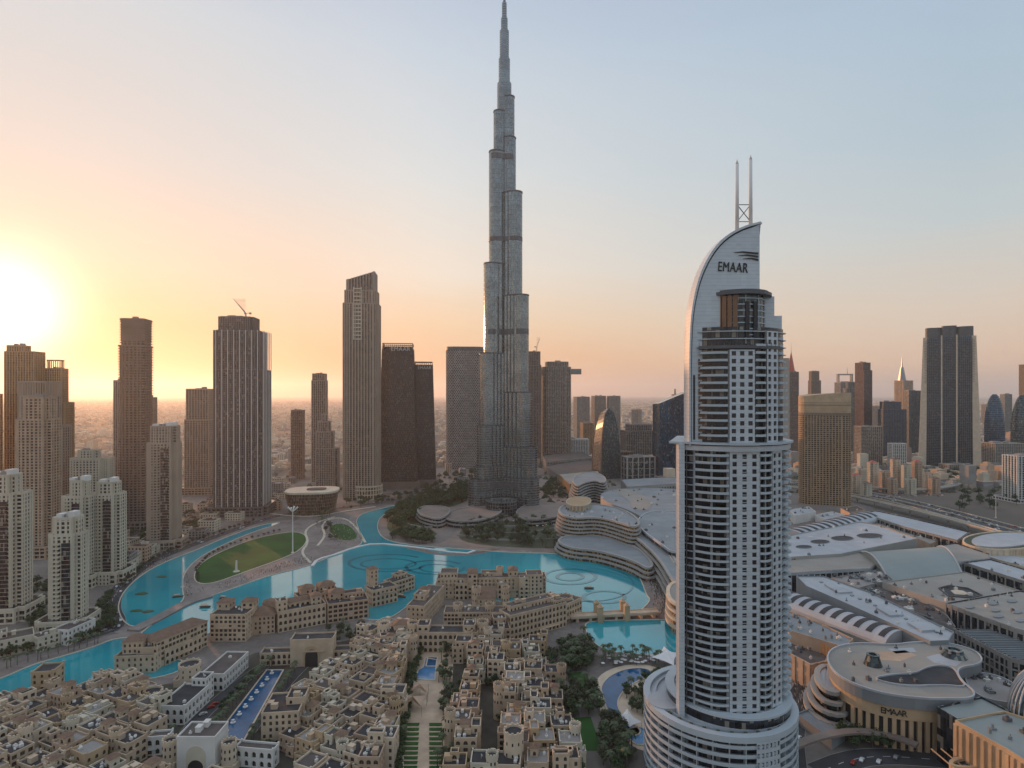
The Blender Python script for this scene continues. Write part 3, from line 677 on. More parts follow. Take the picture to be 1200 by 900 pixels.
for py, hh, reach in ((186, 9, (17.4, 12.8)), (282, 7, (18, 21.2)), (390, 9, (23.8, 29)), (566, 9, (42, 41))):
    mm = MB()
    for di, re in ((212, reach[0]), (328, reach[1])):
        rr = {186: 11, 282: 12, 390: 13, 566: 16}[py]
        if py in (186, 282) and di == 212: rr = 11
        if py == 390 and di == 212: rr = 12
        c = max(re*rs/.93-rr, 1); dx, dy = cos(radians(di)), sin(radians(di))
        loc = [(0, -rr-2.0), (c*.7, -rr-2.0)]+[(c+(rr+.9)*sin(t), -(rr+.9)*cos(t)) for t in [pi*k/10 for k in range(11)]]+[(c*.7, rr+2.0), (0, rr+2.0)]
        mm.prism([(x*dx-y*dy, x*dy+y*dx) for x, y in loc], zz(py)-hh/2, zz(py)+hh/2, bot=True)
    mm.build('mechanical_storey', M['dgrey'], BT)
# entrance drum and curved podium
pd = MB(); q = [(-4+24*cos(2*pi*k/32), -62+20*sin(2*pi*k/32)) for k in range(32)]; pd.prism(q, 0, 22); d_ = pd.build('entrance_pavilion', M['g_dark'], BT)
pf = MB(); facade(pf, q, 0, 22, 5.5, .9, .8, 4, .5, .8); pf.build('pavilion_fin', M['steel'], d_)
def terraced(label, pts, floors, fh, ov, mw='g_lit', ms='bandl', cat='building', name='terraced_building', step=1.2, roof='malltan', sm=2, ytop=True, thick=1.3):
    """a low curved building whose floor slabs run round it as long balconies; pts = photo outline of its roof"""
    zt = floors*fh; P = smooth(GP(pts, zt), sm); P = ccw(P); o = cen(P); p = shift(P, o)
    T = thing(name, label, cat, (*o, 0))
    gm, sm_ = MB(), MB()
    for k in range(floors):
        q = offset(p, (floors-1-k)*step); gm.prism(offset(q, -ov), k*fh, (k+1)*fh-.05, cap=(k == floors-1))
        if k < floors: sm_.ring(offset(q, .2), offset(q, -ov-.6), (k+1)*fh-thick, (k+1)*fh+(.5 if k < floors-1 else .9))
    gm.build('glazing', M[mw], T); sm_.build('floor_slab', M[ms], T)
    r = MB(); r.sheet(offset(p, -ov-.3), zt+.02); r.build('roof', M[roof], T)
    return T, p, zt, o
terraced('low curved slatted pavilion in the park left of the tallest skyscraper', [(488, 596), (500, 592), (527, 594), (528, 601), (516, 609), (500, 606), (490, 602)], 3, 4.5, 1.5, 'g_dark', 'conc', roof='conc2')
terraced('low slatted base wing under the left side of the tallest skyscraper', [(516, 604), (540, 595), (582, 588), (590, 594), (586, 603), (560, 611), (528, 611)], 2, 5, 1.2, 'g_dark', 'conc', roof='conc2')
terraced('low slatted base wing under the right side of the tallest skyscraper', [(604, 596), (640, 583), (664, 584), (676, 592), (660, 604), (632, 610), (606, 608)], 2, 5, 1.2, 'g_dark', 'conc', roof='conc2')

# ---------------------------------------------------------------- walls with real window openings
def wall_win(mb, a, b, z0, z1, fh, sp, ww, wh, sill=1.0, dep=.35, arch=0, wmi=0, pmi=1, skip=0.0, panes=None, rnd=RN, arch_rows=None):
    """wall from a to b (outside on its right), one opening per cell; arch>0 rounds or points the head. panes: list that collects pane places instead of faces"""
    L = math.hypot(b[0]-a[0], b[1]-a[1])
    if L < .05: return
    dx, dy = (b[0]-a[0])/L, (b[1]-a[1])/L; nx, ny = dy, -dx
    P = lambda u, v, d=0: (a[0]+dx*u-nx*d, a[1]+dy*u-ny*d, v)
    nc, nr = int(L/sp), int((z1-z0)/fh+.3)
    if nc < 1 or nr < 1:
        mb.mi = wmi; mb.add([P(0, z0), P(L, z0), P(L, z1), P(0, z1)], [(0, 1, 2, 3)]); return
    cw = L/nc; rh = (z1-z0)/nr
    for r in range(nr):
        v0 = z0+r*rh; v1 = v0+rh
        for c in range(nc):
            u0, u1 = c*cw, (c+1)*cw
            mb.mi = wmi
            if rnd.random() < skip:
                mb.add([P(u0, v0), P(u1, v0), P(u1, v1), P(u0, v1)], [(0, 1, 2, 3)]); continue
            w_, h_ = min(ww, cw*.8), min(wh, rh-.5); ul, ur = (u0+u1-w_)/2, (u0+u1+w_)/2; vb = v0+min(sill, rh-h_-.25); vt = vb+h_
            ar = arch if (arch_rows is None or r in arch_rows) else 0
            if ar:
                vs = vt-w_/2*ar; head = [((ul+ur)/2+w_/2*cos(t), vs+w_/2*ar*sin(t)) for t in [pi*k/6 for k in range(7)]]
            else: vs = vt; head = [(ur, vt), (ul, vt)]
            mb.add([P(u0, v0), P(u1, v0), P(u1, vb), P(u0, vb)], [(0, 1, 2, 3)])
            mb.add([P(u0, vb), P(ul, vb), P(ul, vs), P(u0, vs)], [(0, 1, 2, 3)])
            mb.add([P(ur, vb), P(u1, vb), P(u1, vs), P(ur, vs)], [(0, 1, 2, 3)])
            tp = [(u0, vs)]+head[::-1]+[(u1, vs), (u1, v1), (u0, v1)]
            mb.add([P(u, v) for u, v in tp], [tuple(range(len(tp)))])
            op = [(ul, vb), (ur, vb)]+head; n = len(op)
            mb.add([P(u, v) for u, v in op]+[P(u, v, dep) for u, v in op], [((i+1) % n, i, n+i, n+(i+1) % n) for i in range(n)])
            if panes is None:
                mb.mi = pmi; mb.add([P(u, v, dep-.002) for u, v in op], [tuple(range(n))]); mb.mi = wmi
            else:
                panes.append((P((ul+ur)/2, vb, dep-.05), atan2(dy, dx), round(w_, 1), round(h_, 1), ar))
pane_cache = {}
def pane_mesh(w, h, ar, m):
    k = (w, h, ar, m)
    if k not in pane_cache:
        vs = h-w/2*ar if ar else h
        head = [(w/2*cos(t), vs+w/2*ar*sin(t)) for t in [pi*q/6 for q in range(7)]] if ar else [(w/2, h), (-w/2, h)]
        op = [(-w/2, 0), (w/2, 0)]+head; n = len(op); mb = MB()
        mb.add([(u, 0, v) for u, v in op], [tuple(range(n))])
        mb.mi = 1
        mb.box(0, -.03, 0, .08, .06, h*.98)
        for k2 in (.33, .66): mb.box(0, -.03, h*k2, w*.98, .06, .07)
        pane_cache[k] = mb.mesh('window', [M['window'], M[m]])
    return pane_cache[k]

# ---------------------------------------------------------------- the white hotel tower on the right
HX, HYc = 107.7, 292.0
HT = thing('hotel_tower', 'nearest tower, white and curved with stacked balconies, a sail-shaped top and two masts', 'tower', (HX, HYc, 0))
def arc(x0, x1, R=34, c=22, n=10, s=1.0): return [((x0+(x1-x0)*k/n), c-sqrt(R*R-(x0+(x1-x0)*k/n)**2)) for k in range(n+1)]
fr = arc(-24, 31, n=22)
core_fp = ccw([(x, y+2.2) for x, y in fr]+[(31, 34), (-14, 34)])
wl = MB(); wl.prism(core_fp, 34, 166, cap=True); wl.build('glazing', M['g_dark'], HT)
fl = MB(); FH = 3.55
inner = arc(-24, 31, n=22)
for k in range(37):
    z = 36+k*FH
    if z > 165: break
    fp = ccw([(x, y+.8) for x, y in inner]+[(31.5, 34.5), (-14.5, 34.5)]); fl.ring(offset(fp, .1), offset(fp, -1.6), z, z+.3)
fl.build('floor_slab', M['panel2'], HT)
def bal_mesh(x0, x1, bulge, m='panel2', dz=.0):
    base = arc(x0, x1, n=8); n = len(base)
    out = [(x, y-bulge*sin(pi*(.12+.76*i/(n-1)))) for i, (x, y) in enumerate(base)]
    fp = ccw(out+[(x, y+1.5) for x, y in base[::-1]])
    mb = MB(); mb.prism(fp, 0, .28, bot=True)
    rail = MB(); inn = [(x, y+.18) for x, y in out]
    v = [(x, y, .27) for x, y in out]+[(x, y, 1.12) for x, y in out]+[(x, y, .27) for x, y in inn]+[(x, y, 1.12) for x, y in inn]
    f = []
    for i in range(n-1): f += [(i, i+1, n+i+1, n+i), (2*n+i+1, 2*n+i, 3*n+i, 3*n+i+1), (n+i, n+i+1, 3*n+i+1, 3*n+i)]
    f += [(0, n, 3*n, 2*n), (n-1, 2*n-1+n, 4*n-1, 2*n-1)]
    mb.add(v, f[:-1]); return mb.mesh('balcony', [M[m]])
bA, bC = bal_mesh(-20, -6, 2.2), bal_mesh(9, 15.5, 1.7)
for k in range(35):
    z = 40+k*FH; inst('balcony', bA, HT, (0, 0, z)); inst('balcony', bC, HT, (0, 0, z))
# furniture and dividing walls behind the balconies
dv = MB()
for x in (-20, -13, -6.2, 9, 12.2, 15.7):
    y = 22-sqrt(34**2-x*x); dv.box(x, y+1.2, 36, .35, 2.4, 129)
dv.build('balcony_divider', M['panel2'], HT)
def grid_part(x0, x1, z0, z1, cols, name='window_wall'):
    a_ = (x0, 22-sqrt(34**2-x0*x0)-.4); b_ = (x1, 22-sqrt(34**2-x1*x1)-.4); mb = MB(); L = math.hypot(b_[0]-a_[0], b_[1]-a_[1])
    wall_win(mb, a_, b_, z0, z1, FH, L/cols*.99, 2.1, 2.1, .8, .5)
    for p_ in (a_, b_): mb.add([(p_[0], p_[1], z0), (p_[0], p_[1]+2.8, z0), (p_[0], p_[1]+2.8, z1), (p_[0], p_[1], z1)], [(0, 1, 2, 3)])
    o = mb.build(name, [M['panel'], M['window']], HT); return o
grid_part(-5.6, 8.6, 38, 166, 3); grid_part(16, 22.5, 38, 166, 2); 
sb = MB()
for k in range(35):
    z = 40+k*FH
    for t in range(2):
        x = 25.3+t*4.2; y = 22-sqrt(34**2-min(x, 30.5)**2)
        sb.prism([(x+2.2*cos(q), y+1.5+2.6*sin(q)) for q in [2*pi*j/10 for j in range(10)]], z, z+1.25, bot=True)
    for yq in (6, 15, 25): sb.prism([(-25.6+yq*.32+2.2*cos(q), yq+3.0*sin(q)) for q in [2*pi*j/10 for j in range(10)]], z, z+1.2, bot=True)
tag(sb.build('side_balcony', M['panel2'], HT), kind='stuff')
# left fin wall and recess
fw = MB(); fw.box(-26.0, -2, 34, 2.7, 5.5, 132.5); fw.edgebox((-14.5, 33), (-25.0, 1), .6, .6, 34, 165); fw.build('fin_wall', M['panel'], HT)
pn = MB(); pn.box(-21.6, 0.8, 36, .8, 3.0, 129); pn.box(-23.2, -2.9, 36, .4, .5, 129); pn.build('recess_mullion', M['dgrey'], HT)
hd = MB(); hd.prism(ccw([(x*1.02, y-1.5) for x, y in arc(-24, 31, n=22)]+[(33, 36), (-16, 36), (-27.5, -1), (-27.5, -4.6)]), 163.2, 165.6, bot=True); hd.build('shaft_head', M['panel'], HT)
cn = MB(); cn.prism(ccw([(x*1.04, y-3) for x, y in arc(-24, 31, n=22)]+[(36, 36), (-17, 36), (-30.5, 0), (-31.5, -2)]), 166.2, 167.2, bot=True); cn.build('canopy', M['panel2'], HT)
# upper shaft
ufr = arc(-19, 26, n=18); ucore = ccw([(x, y+2.6) for x, y in ufr]+[(26, 30), (-9, 30)])
uw = MB(); uw.prism(ucore, 166, 222); uw.build('upper_glazing', M['g_dark'], HT)
uA, uC = bal_mesh(-18, -6.5, 1.6), bal_mesh(6.6, 12.2, 1.5)
ul_ = MB()
for k in range(16):
    z = 170+k*FH
    if z < 216: inst('balcony', uC, HT, (0, 0, z))
    if z < 212: inst('balcony', uA, HT, (0, 0, z))
    if z < 221: ul_.ring(offset(ucore, 1.3), offset(ucore, -.4), z-.1, z+.35)
ul_.build('upper_floor_slab', M['panel2'], HT)
grid_part(-5.6, 6.2, 167.2, 211, 3, 'upper_window_wall'); grid_part(12.8, 19.5, 167.2, 220, 2, 'upper_window_wall')
us = MB()
for k in range(14):
    z = 170+k*FH
    for x in ((22, 25.2) if k < 10 else (21.5,)):
        y = 22-sqrt(34**2-x*x); us.prism([(x+1.9*cos(q), y+1.5+2.2*sin(q)) for q in [2*pi*j/10 for j in range(10)]], z, z+1.2, bot=True)
tag(us.build('upper_side_balcony', M['panel2'], HT), kind='stuff')
stp = MB(); stp.box(22, 16, 205, 9, 22, 24); stp.box(17.5, 10, 218, 7, 18, 20); stp.build('stepped_shoulder', M['panel'], HT)
cop = MB()
for k in range(11): cop.box(-16.8+(k % 2)*.1, -4.9, 168.5+k*FH, 3.0, 1.6, FH*.8)
cop.build('bronze_screen', M['copper'], HT)
# crown drum with canopy
def circ(cx_, cy_, r, n=36, ry=None): return [(cx_+r*cos(2*pi*k/n), cy_+(ry or r)*sin(2*pi*k/n)) for k in range(n)]
dr = MB(); dr.prism(circ(3, 4.5, 13.4), 214, 238, cap=True); dr.build('crown_glazing', M['g_teal'], HT)
dq = MB()
for k in range(7): dq.ring(circ(3, 4.5, 13.8), circ(3, 4.5, 13), 218+k*2.9, 218.5+k*2.9)
for k in range(36):
    t = 2*pi*k/36
    if k % 3 == 0: dq.box(3+13.6*cos(t), 4.5+13.6*sin(t), 214, .4, .4, 24, t)
dq.build('crown_mullion', M['panel2'], HT)
bz = MB(); bz.add([], [])
for k in range(22, 26): t = 2*pi*k/36; bz.box(3+13.9*cos(t), 4.5+13.9*sin(t), 215, 1.2, 2.1, 22, t)
bz.build('bronze_panel', M['copper'], HT)
for px_ in (3.6, 7.6):
    sl_ = MB(); sl_.box(px_, -9.4+abs(px_-3)*.12, 217, 1.8, 1.2, 17); sl_.build('slit_window', M['dark'], HT)
ca = MB(); ca.prism(circ(3.5, 4.5, 16.4), 237.4, 238.9, bot=True); ca.prism(circ(3.5, 4.5, 15.0), 238.8, 239.8); ca.build('crown_canopy', M['dgrey'], HT)
tr = MB(); tr.prism(ccw([(x*.98, y-.8) for x, y in arc(-19, 24, n=16)]+[(25, 20), (-9, 20)]), 211.5, 213, bot=True)
for k in range(17):
    x = -18.5+k*2.6; tr.box(x, 22-sqrt(34**2-x*x)-.7, 213, .15, .15, 1.5)
tr.build('terrace', M['dgrey'], HT)
# sail wall, its rim and groove
def sx(p): return (p-600)/700*288-HX
def sz(p): return 190+(462-p)*.4115
out_px = [(806, 522), (806, 440), (806.5, 400), (808, 371), (812, 346), (818.5, 322), (829, 300), (842, 283), (857, 272), (873, 265), (889, 261)]
oc = smooth([(sx(a), sz(b)) for a, b in out_px], 2, False)
def plate(mb, pts, y0, y1):
    n = len(pts); mb.add([(x, y0, z) for x, z in pts]+[(x, y1, z) for x, z in pts], [(i, (i+1) % n, n+(i+1) % n, n+i) for i in range(n)]+[tuple(range(n)), tuple(range(2*n-1, n-1, -1))])
body = [(x+1.9*(1 if z < 240 else .6), z-(1.9 if z > 215 else 0)) for x, z in oc]
sp_ = MB()
def lx_(z):
    for (xa, za), (xb2, zb2) in zip(oc, oc[1:]):
        if za <= z <= zb2: return xa+(xb2-xa)*(z-za)/max(zb2-za, 1e-6)
    return oc[-1][0]
rows = [166.6+(sz(261)-.3-166.6)*k/56 for k in range(57)]
def rx_(z): return sx(889) if z > sz(400) else sx(834)+(sx(828)-sx(834))*(sz(400)-z)/(sz(400)-166.6)
Lz = [(lx_(min(z+1.2, sz(261.2)))+1.5, z) for z in rows]; Rz = [(max(rx_(z), l[0]+.3), z) for z, l in zip(rows, Lz)]; nn_ = len(rows)
for yy in (-5.2, 1.0): sp_.add([(x, yy, z) for x, z in Lz]+[(x, yy, z) for x, z in Rz], [(k, nn_+k, nn_+k+1, k+1) for k in range(nn_-1)])
for SS in (Lz, Rz, [Lz[-1], Rz[-1]]): m2 = len(SS); sp_.add([(x, -5.2, z) for x, z in SS]+[(x, 1.0, z) for x, z in SS], [(k, k+1, m2+k+1, m2+k) for k in range(m2-1)])
sp_.build('sail_wall', M['panel'], HT)
gr_ = MB(); plate(gr_, [(x+.9, z-.8) for x, z in oc]+[(sx(888), sz(300)), (sx(840), 166.6), (sx(809), 166.6)], -4.2, 2.0); gr_.build('sail_groove', M['dark'], HT)
rm_ = MB(); n = len(oc)
ic = [(x+.85, z-.8) for x, z in oc]
plate(rm_, oc+ic[::-1], -6.2, 2.6); rm_.build('sail_rim', M['panel'], HT)
bk = MB(); plate(bk, [(x+3, z-3) for x, z in oc]+[(sx(889), sz(270)), (sx(889), 200), (sx(812), 166.6)], 2.7, 5.0); bk.build('sail_back_wall', M['panel'], HT)
sw_ = MB(); sw_.box(sx(812.5), -5.25, sz(515), .9, .3, 31); sw_.build('slit_window', M['dark'], HT)
sign(HT, 'EMAAR', (sx(857.5), -5.5, sz(314.5)), 6.6, M['dark'], 0, .25, .66).rotation_euler = (pi/2, .06, 0)
for k, (xa, xb, yb_) in enumerate(((859, 887, 298.0), (864, 887, 301.6), (869, 887, 305.4))):
    e = MB(); A = [(sx(xa), sz(yb_-1.4)), (sx(xa+10), sz(yb_-2.6)), (sx(xb), sz(yb_-1.0)), (sx(xb), sz(yb_+.9)), (sx(xa+10), sz(yb_-1.2))]
    plate(e, A[::-1], -5.8, -5.1); e.build('emblem_blade', M['dark'], HT)
# two masts with cross bracing
for px_, yt_ in ((866, 184), (882, 179)):
    ms = MB(); x = sx(px_); ms.tube((x, -1.5, sz(268)), (x, -1.5, sz(yt_+6)), .95, .8, 12); ms.tube((x, -1.5, sz(yt_+6)), (x, -1.5, sz(yt_)), .8, .05, 12); ms.build('mast', M['sail'], HT, True)
xb_ = MB(); a_, b_ = sx(866), sx(882)
for za, zb_ in ((258, 248), (248, 238)):
    pass
xb_.tube((a_, -1.5, sz(258)), (b_, -1.5, sz(238)), .22); xb_.tube((a_, -1.5, sz(238)), (b_, -1.5, sz(258)), .22)
xb_.tube((a_, -1.5, sz(238)), (b_, -1.5, sz(238)), .22); xb_.tube((a_, -1.5, sz(258)), (b_, -1.5, sz(258)), .22); xb_.build('mast_brace', M['steel'], HT)
for px_ in (890.5, 896.5):
    an = MB(); x = sx(px_); an.tube((x, 4, 239), (x, 4, sz(324)), .16, .1); an.build('antenna', M['steel'], HT)
# round podium with ringed balconies
pc, pr = (-2.5, 13), 37
pb_ = MB(); pb_.prism(circ(*pc, pr-3, 64), 0, 33.4); pb_.build('podium', M['g_dark'], HT)
ps_ = MB()
for k in range(8):
    z = 1.6+k*4.1; ps_.ring(circ(*pc, pr+.2*k*0, 64), circ(*pc, pr-3.2, 64), z, z+.5); ps_.ring(circ(*pc, pr+.1, 64), circ(*pc, pr-.2, 64), z+.45, z+1.7)
ps_.ring(circ(*pc, pr+.3, 64), circ(*pc, pr-3.2, 64), 33.2, 36); ps_.build('podium_balcony', M['panel2'], HT)
pd_ = MB()
for k in range(64):
    t = 2*pi*k/64
    if k % 2 == 0: pd_.box(pc[0]+(pr-1.6)*cos(t), pc[1]+(pr-1.6)*sin(t), 0, 3, .3, 33.5, t)
pd_.build('podium_divider', M['panel2'], HT)
pw_ = MB()
for k in range(3):
    t0 = -pi/2+.12+k*.115
    wall_win(pw_, (pc[0]+(pr+.5)*cos(t0), pc[1]+(pr+.5)*sin(t0)), (pc[0]+(pr+.5)*cos(t0+.115), pc[1]+(pr+.5)*sin(t0+.115)), 1, 33.6, 4.1, 2.1, 1.2, 2.2, .9, .4)
pw_.build('podium_window_wall', [M['panel'], M['window']], HT)
pt = MB(); pt.prism(circ(2, 13, 30, 64), 34.4, 40); pt.build('terrace_storey', M['g_dark'], HT); pt = MB(); pt.ring(circ(2, 13, 30.6, 64), circ(2, 13, 26, 64), 39.8, 40.8); pt.ring(circ(2, 13, 30.3, 64), circ(2, 13, 29.7, 64), 34.4, 35.6); pt.build('terrace_slab', M['panel2'], HT)
pt = MB(); pt.prism(circ(*pc, pr-3, 64), 33.3, 34.4); pt.ring(circ(*pc, pr-6, 64), circ(*pc, pr-6.4, 64), 34.4, 35.6); pt.prism(circ(-31, 8, 8.5, 28), 34.4, 36.5); pt.build('podium_roof', M['malllight'], HT)
for k in range(14):
    t = radians(185+k*11); pt = MB(); pt.box(pc[0]+(pr-4.4)*cos(t), pc[1]+(pr-4.4)*sin(t), 34.42, 2.2, 1.4, 1.1, t); pt.build('planter', M['leaf2'], HT)

# ---------------------------------------------------------------- opera house
P = fit(rrect(.8, .3, 6), 333, 398, 925, .15); o = cen(P); p = shift(P, o); T = thing('opera_house', 'boat-shaped hall with a wide flat oval roof and slatted brown sides', 'opera house', (*o, 0))
hb = MB(); low = [(x*.80, y*.80) for x, y in p]; hb.prism(low, 0, 34, top=[(x*.94, y*.94) for x, y in p]); hb.build('glazing', M['g_brown'], T)
sb_ = MB(); n = len(p)
for i in range(n):
    a_, b_ = low[i], low[(i+1) % n]; A, B = p[i], p[(i+1) % n]; l = math.hypot(A[0]-B[0], A[1]-B[1]); c_ = max(1, int(l/2.2))
    for j in range(c_):
        t = j/c_; sb_.tube((a_[0]*1.02+(b_[0]-a_[0])*t, a_[1]*1.02+(b_[1]-a_[1])*t, 0), (A[0]*.97+(B[0]-A[0])*t*.97, A[1]*.97+(B[1]-A[1])*t*.97, 34), .3, n=4, cap=False)
for k in range(6): q = [(x*(.82+.145*k/6), y*(.82+.145*k/6)) for x, y in p]; sb_.ring(offset(q, .2), offset(q, -.3), 3+k*5.2, 3.5+k*5.2)
sb_.build('slat_screen', M['brown'], T)
rf = MB(); rf.prism(p, 34, 37, bot=True); rf.build('roof', M['cream'], T)
oc2 = MB(); oc2.prism([(x*.36+6, y*.36+2) for x, y in p], 37, 38.2); oc2.build('roof_opening', M['roof'], T)

# ---------------------------------------------------------------- middle distance right of the skyscraper
def block(name, label, cat, pts, zt, wall='sand', roof='roof', z0=0.0, par=1.0, fw=None, sm=0, group=None, parent=None, o=None):
    """a building traced at roof height; fw = (pitch, pier width, pier depth, floor height, band)"""
    P = ccw(smooth(GP(pts, zt), sm) if sm else GP(pts, zt)); o = o or cen(P); p = shift(P, o)
    T = parent or thing(name, label, cat, (*o, 0), 0, group)
    w = MB(); w.prism(p, z0, zt, cap=False); w.ring(p, offset(p, -.5), zt-.01, zt+par); w.build('wall', M[wall], T)
    r = MB(); r.sheet(offset(p, -.3), zt-.02); r.build('roof', M[roof], T)
    if fw:
        f = MB(); facade(f, p, z0, zt, fw[3], fw[4], .3, fw[0], fw[1], fw[2]); f.build('facade', M[fw[5]], T)
    return T, p, o
def clutter(T, p, zt, n, m=('white', 'mallroof', 'dgrey'), smin=1, smax=4):
    x0, x1 = min(q[0] for q in p), max(q[0] for q in p); y0, y1 = min(q[1] for q in p), max(q[1] for q in p); k = 0; q = offset(p, -2)
    for _ in range(n*6):
        x, y = RN.uniform(x0, x1), RN.uniform(y0, y1)
        if not inside((x, y), q): continue
        b = MB(); s = RN.uniform(smin, smax); b.box(0, 0, 0, s, s*RN.uniform(.6, 1.2), RN.uniform(.8, 2.2)); b.tube((0, 0, .5), (0, 0, 2.6), s*.2, n=8)
        b2 = b.build('rooftop_unit', M[RN.choice(m)], T); b2.location = (x, y, zt-.02); k += 1
        if k >= n: break
T_ = tower
M['gold2'] = mat('tan_gold_cladding', (.40, .27, .16), .6, var=.1, vs=.04)
T_('office_tower', 'left one of the three plain far blocks above the office park', 'tower', [(672, 691, 465)], 2350, rect(.7), .25, 'g_dark', 'pierl', ps=5)
T_('office_tower', 'middle one of the three plain far blocks above the office park', 'tower', [(693, 710, 464)], 2450, rect(.8), .2, 'g_dark', 'pier', ps=5)
T_('office_tower', 'right one of the three plain far blocks above the office park', 'tower', [(711, 727, 464)], 2450, rect(.8), .2, 'g_dark', 'pierl', ps=5)
T_('office_building', 'low orange-lit block in front of the left far block', 'building', [(680, 696, 496)], 1900, rect(.7), .25, 'g_brown', 'gold', ps=5)
# pointed arch tower
D0 = 1330; P = fit(rect(.9), 694, 727, D0, .35); o = cen(P); p = shift(P, o); hgt = Z(479, D0+15)
T = thing('office_tower', 'dark tower shaped like a pointed sail with a copper-lit side', 'tower', (*o, 0))
gm = MB(); fm = MB(); K = 16; prev = None
def lens(t): return sqrt(max(1-t**2.6, 0.0))*.92+.08
for k in range(K):
    t0, t1 = k/K, (k+1)/K; s0, s1 = lens(t0), lens(t1)
    q0 = [(x*s0+(1-s0)*4, y*(.4+.6*s0)) for x, y in p]; q1 = [(x*s1+(1-s1)*4, y*(.4+.6*s1)) for x, y in p]
    gm.prism(q0, hgt*t0, hgt*t1, top=q1, cap=(k == K-1))
    for j in range(3): z = hgt*(t0+(t1-t0)*j/3); ss = s0+(s1-s0)*j/3; q = [(x*ss+(1-ss)*4, y*(.4+.6*ss)) for x, y in p]; fm.ring(offset(q, .25), offset(q, -.3), z, z+.8)
gm.build('glazing', M['g_teal'], T); fm.build('floor_band', M['dgrey'], T)
for cx_, cy_ in p:
    ed = MB(); ed.path([(cx_*lens(k/K)+(1-lens(k/K))*4, cy_*(.4+.6*lens(k/K)), hgt*k/K) for k in range(K+1)], 1.2, 4); ed.build('edge_rib', M['copper' if cx_ < -5 else 'dgrey'], T)  # sunlight on the left side is put into the rib colour as copper
T_('office_building', 'grid-fronted office block behind the pointed sail tower', 'building', [(727, 766, 505), (733, 764, 498)], 1500, rect(.5), .2, 'g_dark', 'conc2', ps=6, pw=1.5, fh=4)
T_('office_building', 'copper-toned low block left of the blue glass tower', 'building', [(722, 742, 530)], 1380, rect(.6), .2, 'g_brown', 'copper', ps=5)
T_('office_building', 'white-framed portal building at the foot of the blue glass tower', 'building', [(728, 768, 536)], 1290, rect(.5), .2, 'g_dark', 'bandl', ps=14, pw=2.5, fh=14)
# blue glass tower with a sloping top
D0 = 1290; P = fit(rect(.6), 765, 806, D0, .15); o = cen(P); p = shift(P, o)
T = thing('office_tower', 'blue mirrored glass tower with a sloping roof, left of the white hotel tower', 'tower', (*o, 0)); x0 = min(a for a, b in p); x1 = max(a for a, b in p)
hf = lambda q: Z(474, D0)+(q[0]-x0)/(x1-x0)*(Z(459, D0)-Z(474, D0))
gm = MB(); gm.prism(p, 0, hf); gm.build('glazing', M['g_blue'], T)
fm = MB()
for i in range(4):
    a_, b_ = p[i], p[(i+1) % 4]; l = math.hypot(a_[0]-b_[0], a_[1]-b_[1]); c_ = int(l/3)
    for j in range(c_+1): u = (a_[0]+(b_[0]-a_[0])*j/c_, a_[1]+(b_[1]-a_[1])*j/c_); fm.box(u[0], u[1], 0, .35, .35, hf(u)+.5)
fm.build('mullion', M['g_dark'], T)
T_('far_tower', 'hazy pyramid-topped block behind the blue glass tower', 'tower', [(781, 800, 474), (784, 798, 468), (787, 795, 462), (790, 792, 456)], 3600, rect(.8), 0, 'g_brown', 'sandp', ps=0)
# low office park and terraces north of the mall
block('office_building', 'flat-roofed white framed office block right of the skyscraper base', 'building', [(636, 534), (676, 528), (694, 536), (640, 541)], 24, 'g_dark', 'roof2', fw=(5, 1.2, .8, 5, 1.2, 'pierl'))
block('office_building', 'long low white office block with deep dark bays left of the pointed tower', 'building', [(640, 546), (690, 538), (702, 550), (655, 557)], 18, 'g_dark', 'roof2', fw=(6, 1.2, .8, 6, 1.2, 'conc'))
block('office_building', 'colonnaded low white block behind the mall, below the blue glass tower', 'building', [(728, 562), (800, 558), (812, 566), (735, 571)], 22, 'g_dark', 'mallroof', fw=(6, 1.6, 1, 18, 2, 'bandl'))
block('office_building', 'low beige building with a long pale roof between the skyscraper and the pointed tower', 'building', [(655, 556), (700, 552), (705, 562), (668, 568)], 20, 'gold', 'malltan', fw=(5, 1.2, .6, 5, 1, 'gold'))
terraced('stepped hotel with a tall slatted round end behind the curved terraces', [(669, 562), (680, 554), (699, 553), (711, 560), (709, 567), (697, 563), (684, 566), (676, 571)], 8, 4.4, 1.6, 'g_dark', 'bandl', cat='hotel', roof='mallroof')
T, p, zt, o = terraced('long curved hotel of stacked balconies on the lake shore with a roof drum', [(653, 597), (662, 591), (690, 590), (715, 593), (738, 600), (752, 612), (745, 619), (724, 612), (700, 606), (674, 608), (657, 604)], 8, 4.3, 2.0, 'g_lit', 'bandl', cat='hotel', roof='mallroof', step=.9)
clutter(T, p, zt, 26, smax=3.5)
dm = MB(); q = shift(smooth(GP([(662, 593), (672, 588), (688, 588), (694, 593), (686, 599), (668, 599)], zt), 2), o); dm.prism(q, zt, zt+7); dm.build('roof_drum', M['gold'], T)
dm = MB(); facade(dm, ccw(q), zt, zt+7, 99, .1, .1, 4, 1, .5, slabs=False); dm.ring(offset(ccw(q), .8), offset(ccw(q), -.5), zt+6.4, zt+7.6); dm.build('drum_rib', M['cream'], T)
terraced('three wide lower balcony tiers curving round the foot of the lakeside balcony hotel', [(650, 634), (664, 627), (700, 627), (728, 633), (752, 644), (768, 662), (760, 668), (742, 657), (700, 645), (668, 643)], 3, 4.3, 2.0, 'g_lit', 'bandl', cat='hotel', roof='mallroof', step=2.0)
terraced('sweeping mall terrace with tiered curved balconies along the crowded lake shore', [(735, 610), (760, 612), (782, 640), (800, 668), (800, 690), (786, 680), (772, 655), (748, 632), (730, 622)], 4, 5.2, 2.0, 'g_lit', 'bandl', cat='mall', roof='mallroof', step=1.2)
